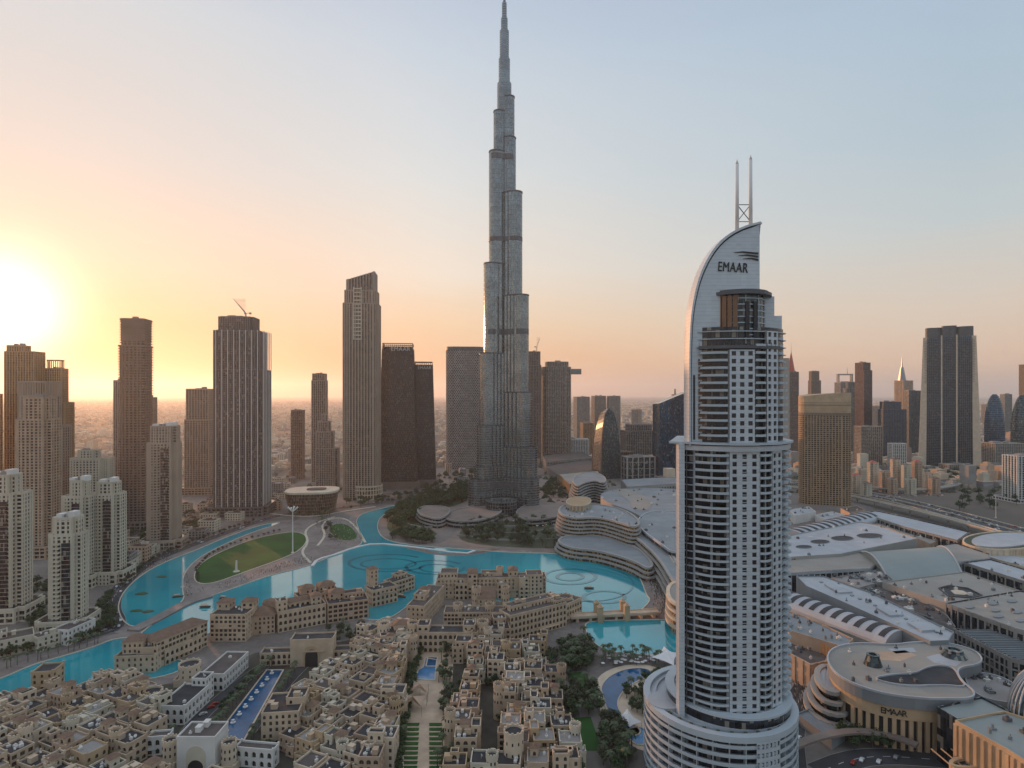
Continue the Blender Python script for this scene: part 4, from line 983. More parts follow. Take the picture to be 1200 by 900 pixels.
terraced('curved corner pavilion stacked like shells at the left foot of the white hotel tower', [(781, 686), (795, 680), (806, 690), (804, 712), (790, 708), (781, 700)], 4, 6, 2.2, 'g_lit', 'sand2', cat='mall', roof='malltan', step=.4)
T, p, o = block('mall_hall', 'grey mall roof with a beige winding garden, behind the curved hotel', 'mall', [(700, 580), (722, 572), (800, 572), (830, 590), (820, 608), (760, 612), (742, 600), (712, 590)], 24, 'bandl', 'mallroof', sm=2)
clutter(T, p, 24, 26, smax=5)
wg = sheet('roof_garden', [G(a, b, 24.2) for a, b in [(722, 573), (742, 574), (756, 582), (766, 590), (756, 600), (740, 596), (738, 586), (724, 579)]], 24.25, M['malltan'], 2, True)[1]
T, p, zt, o = terraced('round grey-roofed mall hall next to the white hotel tower', [(745, 610), (758, 600), (780, 598), (810, 602), (815, 640), (790, 650), (772, 636), (752, 622)], 4, 6.5, .8, 'g_dark', 'malllight', cat='mall', roof='mallroof', step=.2)
clutter(T, p, zt, 12, smax=4)
block('mall_hall', 'beige arched mall front beneath the round grey roof', 'mall', [(768, 616), (790, 622), (812, 640), (812, 668), (790, 660), (772, 634)], 20, 'sand2', 'malltan', fw=(8, 2, 1, 20, 2, 'sand2'))

# ---------------------------------------------------------------- far right towers
T, p, zb, o = T_('hotel_tower', 'broad tan hotel tower with a curved front and a sloping pale crown', 'tower', [(936, 997, 472)], 1010, rrect(.5, .2, 5), -.35, 'g_brown', 'gold2', fh=3.5, st=1.0, so=.9, ps=4.6, pw=1.5, po=.4)
cb = MB(); q = offset(p, .6); x0 = min(a for a, b in q); x1 = max(a for a, b in q)
cb.prism(q, zb-18, lambda u: zb+14+(u[0]-x0)/(x1-x0)*6-6*abs((u[0]-x0)/(x1-x0)-.5), bot=True); cb.build('crown', M['sand3'], T)
cc = MB(); cc.ring(offset(p, .9), offset(p, -.5), zb-22, zb-17); cc.ring(offset(p, 1.1), offset(p, .2), zb-5, zb-3.4); cc.build('crown_band', M['brown'], T)
# corner glowing strip and others
T_('tower_block', 'pale grey tower with a slanted top right behind the white hotel tower', 'tower', [(910, 925, 420), (910, 918, 408)], 1500, rect(.8), 0, 'pierl', 'pierl', ps=0, fh=6)
T, p, zb, o = T_('tower_block', 'dark slim tower topped by a red cone and needle', 'tower', [(921, 936, 436)], 1650, rect(.9), 0, 'g_brown', 'conc2', ps=3, fh=4)
sp = MB(); c = cen(p); sp.tube((c[0]-3, c[1], zb), (c[0]-3, c[1], Z(412, 1650)), 11, .6, 4); sp.tube((c[0]-3, c[1], Z(412, 1650)), (c[0]-3, c[1], Z(401, 1650)), .5, .2, 4); sp.build('spire', M['red'], T)
T_('tower_block', 'small dark tower with a tilted cap above the tan hotel', 'tower', [(947, 962, 446), (948, 960, 435)], 2200, rrect(.9, .2), 0, 'g_brown', 'brown', ps=3)
T, p, zb, o = T_('tower_block', 'grey tower with an open portal frame and mast on top', 'tower', [(978, 1002, 448)], 2300, rect(.8), 0, 'g_dark', 'conc', ps=4)
fr_ = MB(); 
for s in (-1, 1): fr_.box(s*26, 0, zb-2, 5, 14, 32)
fr_.box(0, 0, zb+28, 58, 14, 5); fr_.tube((10, 0, zb+30), (10, 0, zb+58), 1.2, .5, 5); fr_.build('portal_frame', M['conc'], T)
T_('tower_block', 'glass tower with a rounded top right of the portal frame tower', 'tower', [(988, 1006, 455), (991, 1004, 448)], 1900, rrect(.8, .3), 0, 'g_teal', 'conc', ps=4)
T_('tower_block', 'tall tower with a copper-lit left side, second tallest on the far right', 'tower', [(1002, 1022, 434), (1002, 1020, 425)], 1800, rect(.9), .35, 'g_blue', 'copper', ps=4, so=.1)
T_('tower_block', 'low dark blue glass slab with a curved roof line', 'tower', [(1029, 1062, 480), (1031, 1056, 471)], 1750, rrect(.5, .15), .1, 'g_blue', 'dgrey', ps=5)
T_('tower_block', 'dark teal slab beside the curved blue glass slab', 'tower', [(1058, 1080, 458)], 1900, rect(.6), .1, 'g_teal', 'dgrey', ps=5)
T, p, zb, o = T_('tower_block', 'white and orange tower with a tapering antenna on its boxed top', 'tower', [(1048, 1070, 446)], 2100, rect(.8), .3, 'g_dark', 'sandp', ps=5, pw=3)
sp = MB(); sp.tube((-6, 0, zb), (-6, 0, Z(430, 2100)), 13, 5, 6); sp.tube((-6, 0, Z(430, 2100)), (-6, 0, Z(418, 2100)), 2.5, .5, 6); sp.build('antenna', M['steel'], T)
# big twin-edged tower, turned to face this side
D0 = 1520; phi = atan2(W(1112, D0), D0); wB, wT, dp = 74/F*D0*cos(phi), 62/F*D0*cos(phi), 34; zt = Z(395, D0)*1.0
T = thing('office_tower', 'biggest slab tower on the right, dark glass between two tapering tan end walls', 'tower', (W(1112, D0), D0, 0), -phi+.04)
def lerp(a, b, t): return (a[0]+(b[0]-a[0])*t, a[1]+(b[1]-a[1])*t)
for s in (-1, 1):
    e = MB(); xo, xi, to, ti = s*wB/2, s*(wB/2-17), s*wT/2, s*(wT/2-9); e.prism(ccw([(xo, -dp/2), (xi, -dp/2), (xi, dp/2), (xo, dp/2)]), 0, zt, top=ccw([(to, -dp/2+2), (ti, -dp/2+2), (ti, dp/2-2), (to, dp/2-2)])); e.build('end_wall', M['sand2'], T)
wid = wT-16
gm = MB(); gm.box(0, 2, 0, wid+8, dp-8, zt-1); gm.build('glazing', M['g_blue'], T)
for j in (-1, 1): fm = MB(); fm.box(j*wid/6, -dp/2+2, 0, 3.0, 5, zt+4); fm.build('pilaster', M['sand2'], T)
fm = MB(); k = 0
while k*4.1 < zt-8: fm.box(0, -dp/2+2, k*4.1, wid+10, 1.4, 1.0); k += 1
for j in range(25): fm.box(-wid/2+wid*j/24, -dp/2+1.7, 0, .7, 1.6, zt-4)
fm.build('floor_band', M['dgrey'], T)
for j in range(3): tb_ = MB(); q = rrect(.6, .25, 4); w = wid/3+1; tb_.prism([(u*w+(j-1)*(w+1), v*w) for u, v in q], zt-2, Z(384-(j == 1)*2, D0)); facade(tb_, [(u*w+(j-1)*(w+1), v*w) for u, v in q], zt-2, Z(384, D0), 5, 1.4, .6, 4, .8, .8); tb_.build('roof_turret', M['dgrey'], T)
def bullet(label, x0, x1, yt, D, gl):
    P = fit(ell(.7, 20), x0, x1, D, 0); o = cen(P); p = shift(P, o); T = thing('office_tower', label, 'tower', (*o, 0)); H_ = Z(yt, D); gm, fm = MB(), MB(); K = 30
    f = lambda t: 1 if t < .45 else sqrt(max(1-((t-.45)/.56)**2, .01))
    for k in range(K):
        t0, t1 = k/K, (k+1)/K; sh = 0
        gm.prism([(x*f(t0), y*f(t0)) for x, y in p], H_*t0, H_*t1, top=[(x*f(t1), y*f(t1)) for x, y in p], cap=k == K-1)
        fm.ring([(x*f(t0)*1.01, y*f(t0)*1.01) for x, y in p], [(x*f(t0)*.97, y*f(t0)*.97) for x, y in p], H_*t0, H_*t0+1.2)
    gm.build('glazing', M[gl], T); fm.build('floor_band', M['dgrey'], T)
bullet('dark bullet-shaped glass tower right of the biggest slab tower', 1153, 1178, 462, 1750, 'g_blue')
bullet('dark curved glass tower at the right edge of the view', 1184, 1212, 463, 1600, 'g_teal')
T_('tower_block', 'slim orange-lit tower at the right edge of the view', 'tower', [(1194, 1212, 427)], 2300, rect(.9), .3, 'g_brown', 'gold', ps=4)
T_('tower_block', 'pale hazy block between the dark bullet tower and the right edge', 'tower', [(1172, 1186, 462)], 2600, rect(.8), 0, 'g_teal', 'conc', ps=5)
T, p, zb, o = T_('office_building', 'mid-rise office with broad white vertical fins, at the right edge beyond the highway', 'building', [(1175, 1225, 535)], 1050, rect(.6), .05, 'g_teal', 'white', fh=4, st=.6, so=.2, ps=6.5, pw=1.3, po=1.6, podium=(10, 6))
for k, (x0, x1, yt, D) in enumerate(((1000, 1016, 462, 2900), (1062, 1074, 470, 3300), (1150, 1160, 474, 3600), (1170, 1182, 478, 2900), (852, 870, 470, 3000), (930, 944, 480, 2300), (1020, 1034, 476, 3400), (1160, 1168, 470, 3900), (640, 652, 470, 3300), (655, 668, 474, 3600), (740, 752, 480, 3100))):
    T_('far_tower', 'faint far tower number on the skyline'.replace(' number', ''), 'tower', [(x0, x1, yt)], D, rect(.8), .1*k, 'g_dark', 'pier', ps=6, group='faint towers on the far skyline')
for k, (x0, x1, yt, D) in enumerate(((955, 985, 520, 1350), (1000, 1034, 500, 1500), (1040, 1062, 520, 1450), (1150, 1200, 520, 1500), (1100, 1140, 545, 1420), (660, 690, 515, 1700), (700, 730, 524, 1600))):
    T_('office_building', ['pale low office between the tan hotel and the blue slab', 'grey low office with a white stair block behind the apartment quarter', 'low glazed office right of the apartment quarter', 'long pale low office behind the right edge towers', 'low base building before the biggest slab tower', 'low office row left of the pointed sail tower', 'low office row behind the pointed sail tower'][k], 'building', [(x0, x1, yt)], D, rect(.5), .1, 'g_dark', ('pierl', 'pier', 'white')[k % 3], ps=5)
# beige apartment quarter with red roofs
qp = [(1003, 1016, 548), (1016, 1030, 541), (1030, 1043, 552), (1043, 1056, 537), (1056, 1068, 544), (1068, 1081, 540), (1081, 1092, 552), (1008, 1022, 566), (1040, 1052, 560), (996, 1010, 556), (1060, 1074, 560), (1088, 1102, 560)]
pos = ['at its left end', 'second from its left end', 'with a low recessed front', 'tallest of the quarter', 'right of the tallest one', 'with a red hipped cap', 'near its right end', 'in its front row left', 'in its front row middle', 'closest to the tan hotel', 'in its front row right', 'at its right end']
for k, (x0, x1, yt) in enumerate(qp):
    D = 1190-(yt-540)*3; T, p, zb, o = T_('apartment_building', 'beige apartment block of the quarter beyond the highway, '+pos[k], 'apartment block', [(x0, x1, yt+2)], D, cross(.8, .2), .1+.05*(k % 3), 'g_dark', ('sand2', 'cream', 'sandp')[k % 3], fh=3.4, st=1.6, ps=3.2, pw=1.8, so=.2, po=.35)
    if k % 2: rf = MB(); rf.prism(offset(p, .6), zb+.2, zb+4.5, top=[(x*.25, y*.25) for x, y in p]); rf.build('hipped_roof', M['red'] if k % 4 == 1 else M['tileroof'], T)

# ---------------------------------------------------------------- the mall
def vault(name, label, A, B, w, zt, rise, m='mallroof', rib='dark', nr=10, zb=0, ribw=.45, bare=False):
    """barrel roof from A to B (plan points), width w"""
    o = ((A[0]+B[0])/2, (A[1]+B[1])/2); L = math.hypot(B[0]-A[0], B[1]-A[1]); T = thing(name, label, 'mall', (*o, 0), atan2(B[1]-A[1], B[0]-A[0]))
    v = MB(); n = 14; prof = [(-w/2*cos(pi*k/n), zt+rise*sin(pi*k/n)) for k in range(n+1)]
    pr = [(-L/2, y, z) for y, z in prof]+[(L/2, y, z) for y, z in prof]; v.add(pr, [(k, n+1+k, n+2+k, k+1) for k in range(n)]+[tuple(range(n, -1, -1)), tuple(range(n+1, 2*n+2))])
    v.build('barrel_roof', M[m], T, False)
    wb = MB(); wb.box(0, 0, zb, L-.6, w-.6, zt-zb+.05); wb.build('wall', M['bandl'], T)
    if not bare:
        for j in range(nr):
            x = -L/2+L*(j+.5)/nr; rw = L/nr*ribw/2; s = MB(); pp = [(-(w/2+.25)*cos(pi*k/n), zt+(rise+.25)*sin(pi*k/n)) for k in range(3, n-2)]; q = len(pp)
            s.add([(x-rw, y, z) for y, z in pp]+[(x+rw, y, z) for y, z in pp]+[(x-rw, y, z-.5) for y, z in pp]+[(x+rw, y, z-.5) for y, z in pp],
                  [(k, q+k, q+1+k, k+1) for k in range(q-1)]+[(k+1, 2*q+k+1, 2*q+k, k) for k in range(q-1)]+[(q+k, 3*q+k, 3*q+k+1, q+k+1) for k in range(q-1)]); s.build('skylight', M[rib], T)
    return T
vault('mall_vault', 'far ribbed barrel roof of the mall, next to the tan hotel', G(928, 626, 24), G(1018, 604, 24), 34, 20, 9, 'malllight', 'dark', 13)
vault('mall_vault', 'near ribbed barrel roof of the mall with eight dark skylights', G(900, 692, 26), G(1052, 748, 26), 27, 22, 9, 'malllight', 'dark', 12)
T, p, o = block('mall_hall', 'flat white mall roof pierced by a row of oval skylights', 'mall', [(905, 632), (1008, 612), (1030, 616), (1075, 632), (985, 650), (905, 655)], 27, 'bandl', 'malllight')
for (a, b, w_, h_) in ((942, 641, 9, 4), (961, 635, 11, 5), (987, 631, 13, 6), (1019, 628, 15, 6)):
    q = [G(a+w_*cos(2*pi*k/20), b+h_*.45*sin(2*pi*k/20), 27.0) for k in range(20)]; q = shift(ccw(q), o); e = MB(); e.ring(offset(q, .5), q, 26.9, 27.5); e.mi = 1; e.sheet(q, 27.04); e.build('oval_skylight', [M['mallroof'], M['dark']], T)
clutter(T, p, 27, 16, smax=3)
T, p, o = block('mall_hall', 'tan flat mall roof over a strip of dark windows, beside the white hotel tower', 'mall', [(900, 660), (1006, 645), (1028, 661), (1020, 667), (900, 674)], 25, 'g_dark', 'malltan', fw=(6, .8, .4, 30, 1.6, 'malllight'))
# big drooping green-grey roof
A = GP([(1008, 646), (1098, 640), (1130, 668), (1046, 678)], 26); o = cen(A); T = thing('mall_hall', 'large curved grey-green metal roof in the middle of the mall', 'mall', (*o, 0)); p = shift(A, o)
q = sorted(p, key=lambda u: u[1]); v = MB(); n = 12
near = sorted(q[:2]); far = sorted(q[2:])
Lp = [lerp(near[0], far[0], k/n) for k in range(n+1)]; Rp = [lerp(near[1], far[1], k/n) for k in range(n+1)]; zf = [15+17*sin(pi*(k/n*.75+.06)) for k in range(n+1)]
v.add([(x, y, z) for (x, y), z in zip(Lp, zf)]+[(x, y, z) for (x, y), z in zip(Rp, zf)]+[(x, y, 0) for x, y in Lp]+[(x, y, 0) for x, y in Rp],
      [(k, n+1+k, n+2+k, k+1) for k in range(n)]+[(k, k+1, 2*n+3+k, 2*n+2+k) for k in range(n)]+[(n+2+k, n+1+k, 3*n+3+k, 3*n+4+k) for k in range(n)]+[(0, 2*n+2, 3*n+3, n+1), (n, 2*n+1, 4*n+3, 3*n+2)])
v.build('curved_roof', M['mallgreen'], T)
e = MB()
for pp in (Lp, Rp): e.path([(x, y, z+.4) for (x, y), z in zip(pp, zf)], .9, 4)
e.build('roof_edge', M['malllight'], T)
T, p, o = block('mall_hall', 'grey-tan mall roof adjoining the curved roof on its right', 'mall', [(1094, 641), (1120, 637), (1160, 650), (1160, 655), (1122, 660)], 24, 'g_dark', 'malltan', fw=(6, .8, .4, 30, 1.6, 'malllight'))
T, p, o = block('mall_hall', 'long flat pale mall roof running diagonally above the near ribbed barrel roof', 'mall', [(933, 676), (965, 676), (1020, 695), (1118, 742), (1112, 752), (1090, 753), (1000, 712), (945, 688)], 31, 'mallroof', 'malllight')
for (a, b) in ((975, 690), (1035, 717), (1072, 735)):
    e = MB(); q = shift(GP([(a-9, b-4), (a+5, b-5), (a+24, b+5), (a+8, b+6)], 31.1), o); e.prism(q, 31, 32.4); e.build('roof_monitor', M['malllight'], T)
for k in range(16):
    a, b = 960+k*9, 682+k*3.9; e = MB(); q = shift(GP([(a, b), (a+3, b-.5), (a+5, b+.8), (a+2, b+1.4)], 31.1), o); e.prism(q, 31, 31.6); e.build('roof_hatch', M['mallroof'], T)
clutter(T, p, 31, 14, smax=2)
T, p, o = block('mall_hall', 'sunken service roof full of machinery between the diagonal roof and the polygonal skylight', 'mall', [(1000, 690), (1040, 682), (1075, 700), (1110, 722), (1120, 736), (1060, 714)], 22, 'conc', 'roof2'); clutter(T, p, 22, 40, smax=5)
T, p, o = block('mall_hall', 'strip of machinery on the mall roof left of the curved grey-green roof', 'mall', [(975, 678), (1032, 668), (1046, 680), (1005, 690)], 24, 'conc', 'conc'); clutter(T, p, 24, 22, smax=4)
T, p, o = block('mall_hall', 'tan mall roof with a dark six-sided skylight in it', 'mall', [(1034, 683), (1130, 671), (1200, 695), (1230, 708), (1120, 712)], 27, 'bandl', 'malltan')
q = GP([(1101, 690), (1112, 687), (1134, 690), (1150, 698), (1138, 701), (1112, 699)], 27); q = shift(q, o); e = MB(); e.ring(offset(q, .8), q, 26.9, 28); e.mi = 1; e.sheet(q, 27.05); e.build('polygon_skylight', [M['dgrey'], M['dark']], T)
e = MB(); e.prism([(x*.45+cen(q)[0]*.55, y*.45+cen(q)[1]*.55) for x, y in q], 27.06, 28.4, top=[(x*.1+cen(q)[0]*.9, y*.1+cen(q)[1]*.9) for x, y in q]); e.build('skylight_tent', M['sand2'], T)
clutter(T, p, 27, 26, smax=3)
T, p, o = block('mall_hall', 'broad tan mall roof with eight round vents over a colonnade at the right edge', 'mall', [(1108, 708), (1195, 693), (1290, 715), (1290, 765), (1190, 738)], 29, 'g_dark', 'malltan', fw=(5, 1.0, .6, 40, 2.0, 'conc'))
for (a, b) in ((1136, 712), (1164, 708), (1186, 705), (1166, 716), (1192, 718), (1170, 723), (1196, 728), (1210, 712)):
    e = MB(); q = shift([G(a+6*cos(2*pi*k/16), b+1.8*sin(2*pi*k/16), 29) for k in range(16)], o); e.prism(ccw(q), 29, 29.9); e.build('round_vent', M['mallroof'], T)
clutter(T, p, 29, 14, smax=2.5)
T, p, o = block('car_park', 'dark louvred car park deck below the round-vented roof', 'car park', [(1118, 738), (1195, 740), (1290, 770), (1290, 795), (1184, 772)], 22, 'g_dark', 'roof', fw=(4, .9, .6, 5, 1.0, 'conc'))
e = MB(); n0 = p
xs0, xs1 = min(u for u, v in p), max(u for u, v in p); ys0, ys1 = min(v for u, v in p), max(v for u, v in p)
for k in range(26):
    y = ys0+(ys1-ys0)*k/26
    run = [x for x in [xs0+(xs1-xs0)*j/120 for j in range(121)] if inside((x, y), offset(p, -1))]
    if run: e.box((run[0]+run[-1])/2, y, 22.3, run[-1]-run[0], .9, .7)
e.build('louvre', M['mallroof'], T)
T, p, o = block('mall_hall', 'long narrow pale roof on dark glass reaching toward the highway', 'mall', [(1012, 602), (1026, 599), (1060, 606), (1136, 624), (1122, 634), (1060, 618)], 24, 'g_dark', 'malllight', fw=(10, 1.2, .6, 40, 1.6, 'conc'))
T, p, o = block('mall_hall', 'narrow sandy service roof between the ovals roof and the long narrow roof', 'mall', [(1020, 612), (1040, 610), (1105, 632), (1090, 638), (1076, 632)], 18, 'sandp', 'malltan'); clutter(T, p, 18, 14)
q = [G(1176+48*cos(2*pi*k/40), 634+10.5*sin(2*pi*k/40), 26) for k in range(40)]; q = ccw(q); o = cen(q); p = shift(q, o); T = thing('mall_rotunda', 'round sandy drum with a green rimmed white disc roof, beside the highway', 'mall', (*o, 0))
e = MB(); e.prism(p, 0, 25.5); e.ring(offset(p, .2), offset(p, -1.2), 25.4, 27); e.build('wall', M['sand2'], T); e = MB(); facade(e, p, 0, 25, 99, .1, 0, 5, 1.2, .5, slabs=False, top=False); e.build('pilaster', M['sand'], T)
e = MB(); e.sheet(offset(p, -1.1), 25.9); e.build('green_roof', M['leaf2'], T); e = MB(); e.prism(offset(p, -8), 25.8, 27.2); e.build('disc_roof', M['malllight'], T)
T, p, o = block('mall_hall', 'pale roof strip right of the curved grey-green roof, below the round drum', 'mall', [(1130, 660), (1160, 656), (1215, 672), (1290, 690), (1290, 700), (1200, 682)], 24, 'g_dark', 'malllight', fw=(8, 1, .5, 40, 1.6, 'conc')); clutter(T, p, 24, 8)
T, p, o = block('mall_hall', 'sandy low hall with pale panels below the round drum at the right edge', 'mall', [(1140, 648), (1165, 646), (1290, 672), (1290, 684), (1210, 668)], 20, 'sand2', 'malllight'); clutter(T, p, 20, 10)
# orange-lit front wall by the hotel
T, p, o = block('mall_hall', 'orange-lit stone mall front with a ribbed panel, beside the white hotel tower', 'mall', [(920, 716), (945, 724), (1000, 750), (990, 760), (925, 740), (915, 728)], 24, 'sandp', 'mallroof'); clutter(T, p, 24, 16, smax=3)
e = MB(); a_, b_ = shift([G(946, 742, 24), G(982, 760, 24)], o)
for k in range(22): u = lerp(a_, b_, k/21); e.box(u[0]-1, u[1]-1.5, 6, .5, .5, 17)
e.build('ribbed_panel', M['gold'], T)
T, p, o = block('mall_hall', 'orange-lit low mall front with window bays, lowest before the ribbed panel', 'mall', [(922, 742), (948, 752), (972, 764), (968, 776), (950, 780), (922, 765)], 16, 'sandp', 'roof2', fw=(7, 2.2, .8, 8, 2, 'sandp')); clutter(T, p, 16, 8)
# rotunda with the winding roof
out = [(969, 776), (971, 764), (985, 757), (1010, 754), (1045, 757), (1075, 753), (1110, 754), (1140, 762), (1152, 772), (1148, 780), (1124, 783), (1122, 792), (1132, 804), (1143, 812), (1140, 820), (1105, 820), (1085, 820), (1040, 815), (1005, 805), (980, 792)]
P = ccw(smooth(GP(out, 29), 2)); o = cen(P); p = shift(P, o); T = thing('mall_rotunda', 'winding flat-roofed mall hall with a tall ribbed sandstone front and dark lettering', 'mall', (*o, 0))
e = MB(); e.prism(p, 23, 29, cap=False, bot=True); e.build('roof_fascia', M['mallroof'], T)
e = MB(); e.ring(offset(p, .3), offset(p, -.5), 28.9, 30.1); e.build('roof_rim', M['malllight'], T)
e = MB(); e.sheet(offset(p, -.4), 29.0); e.build('roof', M['malltan'], T)
e = MB(); q = shift(ccw(smooth(GP([(1020, 796), (1045, 791), (1072, 790), (1085, 783), (1100, 780), (1118, 783), (1124, 795), (1134, 806), (1105, 803), (1060, 805)], 29.1), 2)), o); e.sheet(q, 29.06); e.mi = 1; e.ring(offset(q, .4), offset(q, -.2), 28.9, 29.9); e.build('dark_roof_pool', [M['roof'], M['malllight']], T)
for nm, pts, m_ in (('roof_patch', [(1025, 765), (1060, 762), (1075, 768), (1055, 775), (1030, 773)], 'sandp'), ('roof_patch', [(1085, 770), (1100, 766), (1128, 775), (1120, 781), (1095, 777)], 'malllight'), ('roof_patch', [(1040, 760), (1070, 759), (1074, 764), (1050, 766)], 'malllight')):
    e = MB(); e.sheet(shift(GP(pts, 29), o), 29.05); e.build(nm, M[m_], T)
for (a, b, r, h) in ((1023, 777, 5, 5.5), (1118, 767, 7, 3.5)):
    x, y = G(a, b, 30); x -= o[0]; y -= o[1]; e = MB(); e.prism(circ(x, y, r, 24), 29, 29+h, top=circ(x, y, r*.65, 24)); e.ring(circ(x, y, r*.7, 24), circ(x, y, r*.45, 24), 29+h-.1, 29+h+.8); e.build('roof_cone', M['g_teal'], T)
# front wall under the fascia: ribs
fp = offset(p, -2.5); e = MB(); e.prism(fp, 0, 23.2, cap=False); e.build('wall', M['dark'], T)
e = MB(); n = len(fp); per = 0
for i in range(n):
    a_, b_ = fp[i], fp[(i+1) % n]; l = math.hypot(b_[0]-a_[0], b_[1]-a_[1]); acc = -per
    while acc+3.9 < l:
        acc += 3.9; u = lerp(a_, b_, acc/l); e.box(u[0], u[1], 0, 2.0, 2.6, 20, atan2(b_[1]-a_[1], b_[0]-a_[0]))
    per = (per+l) % 3.9
e.ring(offset(fp, 1.7), offset(fp, -1), 16.5, 23.0); e.build('ribbed_front', M['sand3'], T)
# lettering stands on the band facing the camera
clutter(T, p, 29, 12, smax=2.2)
a_, b_ = G(1029, 825, 21), G(1060, 829, 21)
def nearest_band(px):
    best = None; ring = offset(fp, 1.75)
    X = None
    for i in range(len(ring)):
        a, b = ring[i-1], ring[i]
        for t in range(6):
            u = lerp(a, b, t/6); wx, wy = u[0]+o[0], u[1]+o[1]; d = abs(CX+F*wx/wy-px)
            if d < 2.5 and (best is None or wy < best[1]): best = (wx, wy, atan2(b[1]-a[1], b[0]-a[0]))
    return best
for ch, px_ in zip('EMAAR', (1032, 1039, 1046.5, 1052.5, 1058.5)):
    nb = nearest_band(px_)
    if nb: sign(T, ch, (nb[0]-o[0]+.25*sin(nb[2]), nb[1]-o[1]-.25*cos(nb[2]), 19.8), 4.6, M['dark'], nb[2], .2)
T, p, o = block('mall_hall', 'dark glass cube with a blue-grey roof next to the lettered rotunda', 'mall', [(1098, 830), (1150, 818), (1190, 838), (1122, 845)], 27, 'g_dark', 'mallgreen')
T, p, o = block('mall_hall', 'sandstone hall with vertical ribs and a grey roof at the lower right corner', 'mall', [(1119, 846), (1176, 835), (1290, 870), (1290, 950), (1180, 880)], 28, 'sand3', 'mallgreen')
e = MB(); facade(e, p, 0, 27, 99, .1, 0, 3.4, 1.6, .9, slabs=False, top=False); e.build('ribbed_front', M['sand3'], T); clutter(T, p, 28, 10, smax=3)
T, p, o = block('mall_hall', 'low curving white roofs and ramps between the dark glass cube and the dome', 'mall', [(1128, 792), (1150, 788), (1180, 796), (1200, 812), (1190, 826), (1160, 822), (1138, 812)], 22, 'malllight', 'conc', sm=2); clutter(T, p, 22, 12, smax=4)
q = [G(1215+34*cos(2*pi*k/28), 828+20*sin(2*pi*k/28), 26) for k in range(28)]; q = ccw(q); o = cen(q); p = shift(q, o); T = thing('mall_dome', 'ribbed glass dome cut by the right edge of the view', 'dome', (*o, 0))
e = MB(); K = 8
for k in range(K): f0, f1 = cos(pi/2*k/K), cos(pi/2*(k+1)/K)+.001; e.prism([(x*f0, y*f0) for x, y in p], 26+19*sin(pi/2*k/K), 26+19*sin(pi/2*(k+1)/K), top=[(x*f1, y*f1) for x, y in p], cap=k == K-1)
e.build('glazing', M['g_teal'], T); e = MB()
for x, y in p: e.path([(x*cos(pi/2*k/K)*1.01, y*cos(pi/2*k/K)*1.01, 26+19.2*sin(pi/2*k/K)) for k in range(K+1)], .4, 4)
e.build('rib', M['malllight'], T); e = MB(); e.prism(p, 0, 26.2); e.build('wall', M['sand2'], T)
# curved entry canopy wall, low round drum roof, footbridge, terraces by the hotel
e, _ = path_px([(1050, 868), (1075, 866), (1100, 876), (1118, 888), (1122, 905)], 3, 9, '', None, 0)
T = tag(e.build('curved_wall', M['sand3']), 'curved sandstone screen wall at the foot of the lettered rotunda', 'wall')
q = [G(1136+24*cos(2*pi*k/28), 895+7*sin(2*pi*k/28), 12) for k in range(28)]; q = ccw(q); o = cen(q); p = shift(q, o); T = thing('entrance_drum', 'low round glazed entrance roof with a sandstone rim at the bottom right', 'entrance', (*o, 0))
e = MB(); e.prism(offset(p, -1), 0, 11.6, cap=True); e.build('glazing', M['g_dark'], T); e = MB(); e.ring(p, offset(p, -1.6), 8, 13)
for k in range(5): e.box(-10+k*5, 0, 11.8, .4, 24, .5)
e.build('rim', M['sand3'], T)
terraced('curved cafe terraces with white awnings between the hotel podium and the rotunda', [(955, 782), (972, 778), (985, 797), (987, 815), (965, 810), (954, 796)], 4, 5, 2.4, 'g_dark', 'bandl', cat='mall', roof='malllight', step=2.0, name='cafe_terrace')
block('service_building', 'small grey service block with machines beside the hotel podium', 'building', [(933, 838), (948, 832), (990, 858), (975, 868)], 5, 'mallroof', 'mallroof')
fbm, _ = path_px([(928, 892), (960, 879), (1000, 872), (1040, 876), (1075, 890)], 5, 8, '', None, 6.8); T = tag(fbm.build('footbridge', M['conc2']), 'curved footbridge over the road at the foot of the lettered rotunda', 'footbridge')

# service yard, tents and small roofs behind the barrel roof
for k, (pts, h, w_, r_, lab) in enumerate((([(925, 598), (948, 594), (956, 600), (930, 605)], 12, 'white', 'malllight', 'white flat roof left of the far barrel roof, at the foot of the tan hotel'), ([(955, 604), (975, 600), (990, 604), (968, 609)], 9, 'white', 'malllight', 'small white roof just above the far barrel roof'), ([(985, 596), (1004, 593), (1014, 598), (996, 602)], 10, 'sandp', 'roof2', 'small brown roof right of the tan hotel foot'), ([(1030, 600), (1052, 604), (1046, 609), (1026, 604)], 8, 'sand2', 'malltan', 'small sandy roof between the highway and the long narrow roof'))):
    T, p, o = block('low_building', lab, 'building', pts, h, w_, r_); clutter(T, p, h, 6, smax=4)

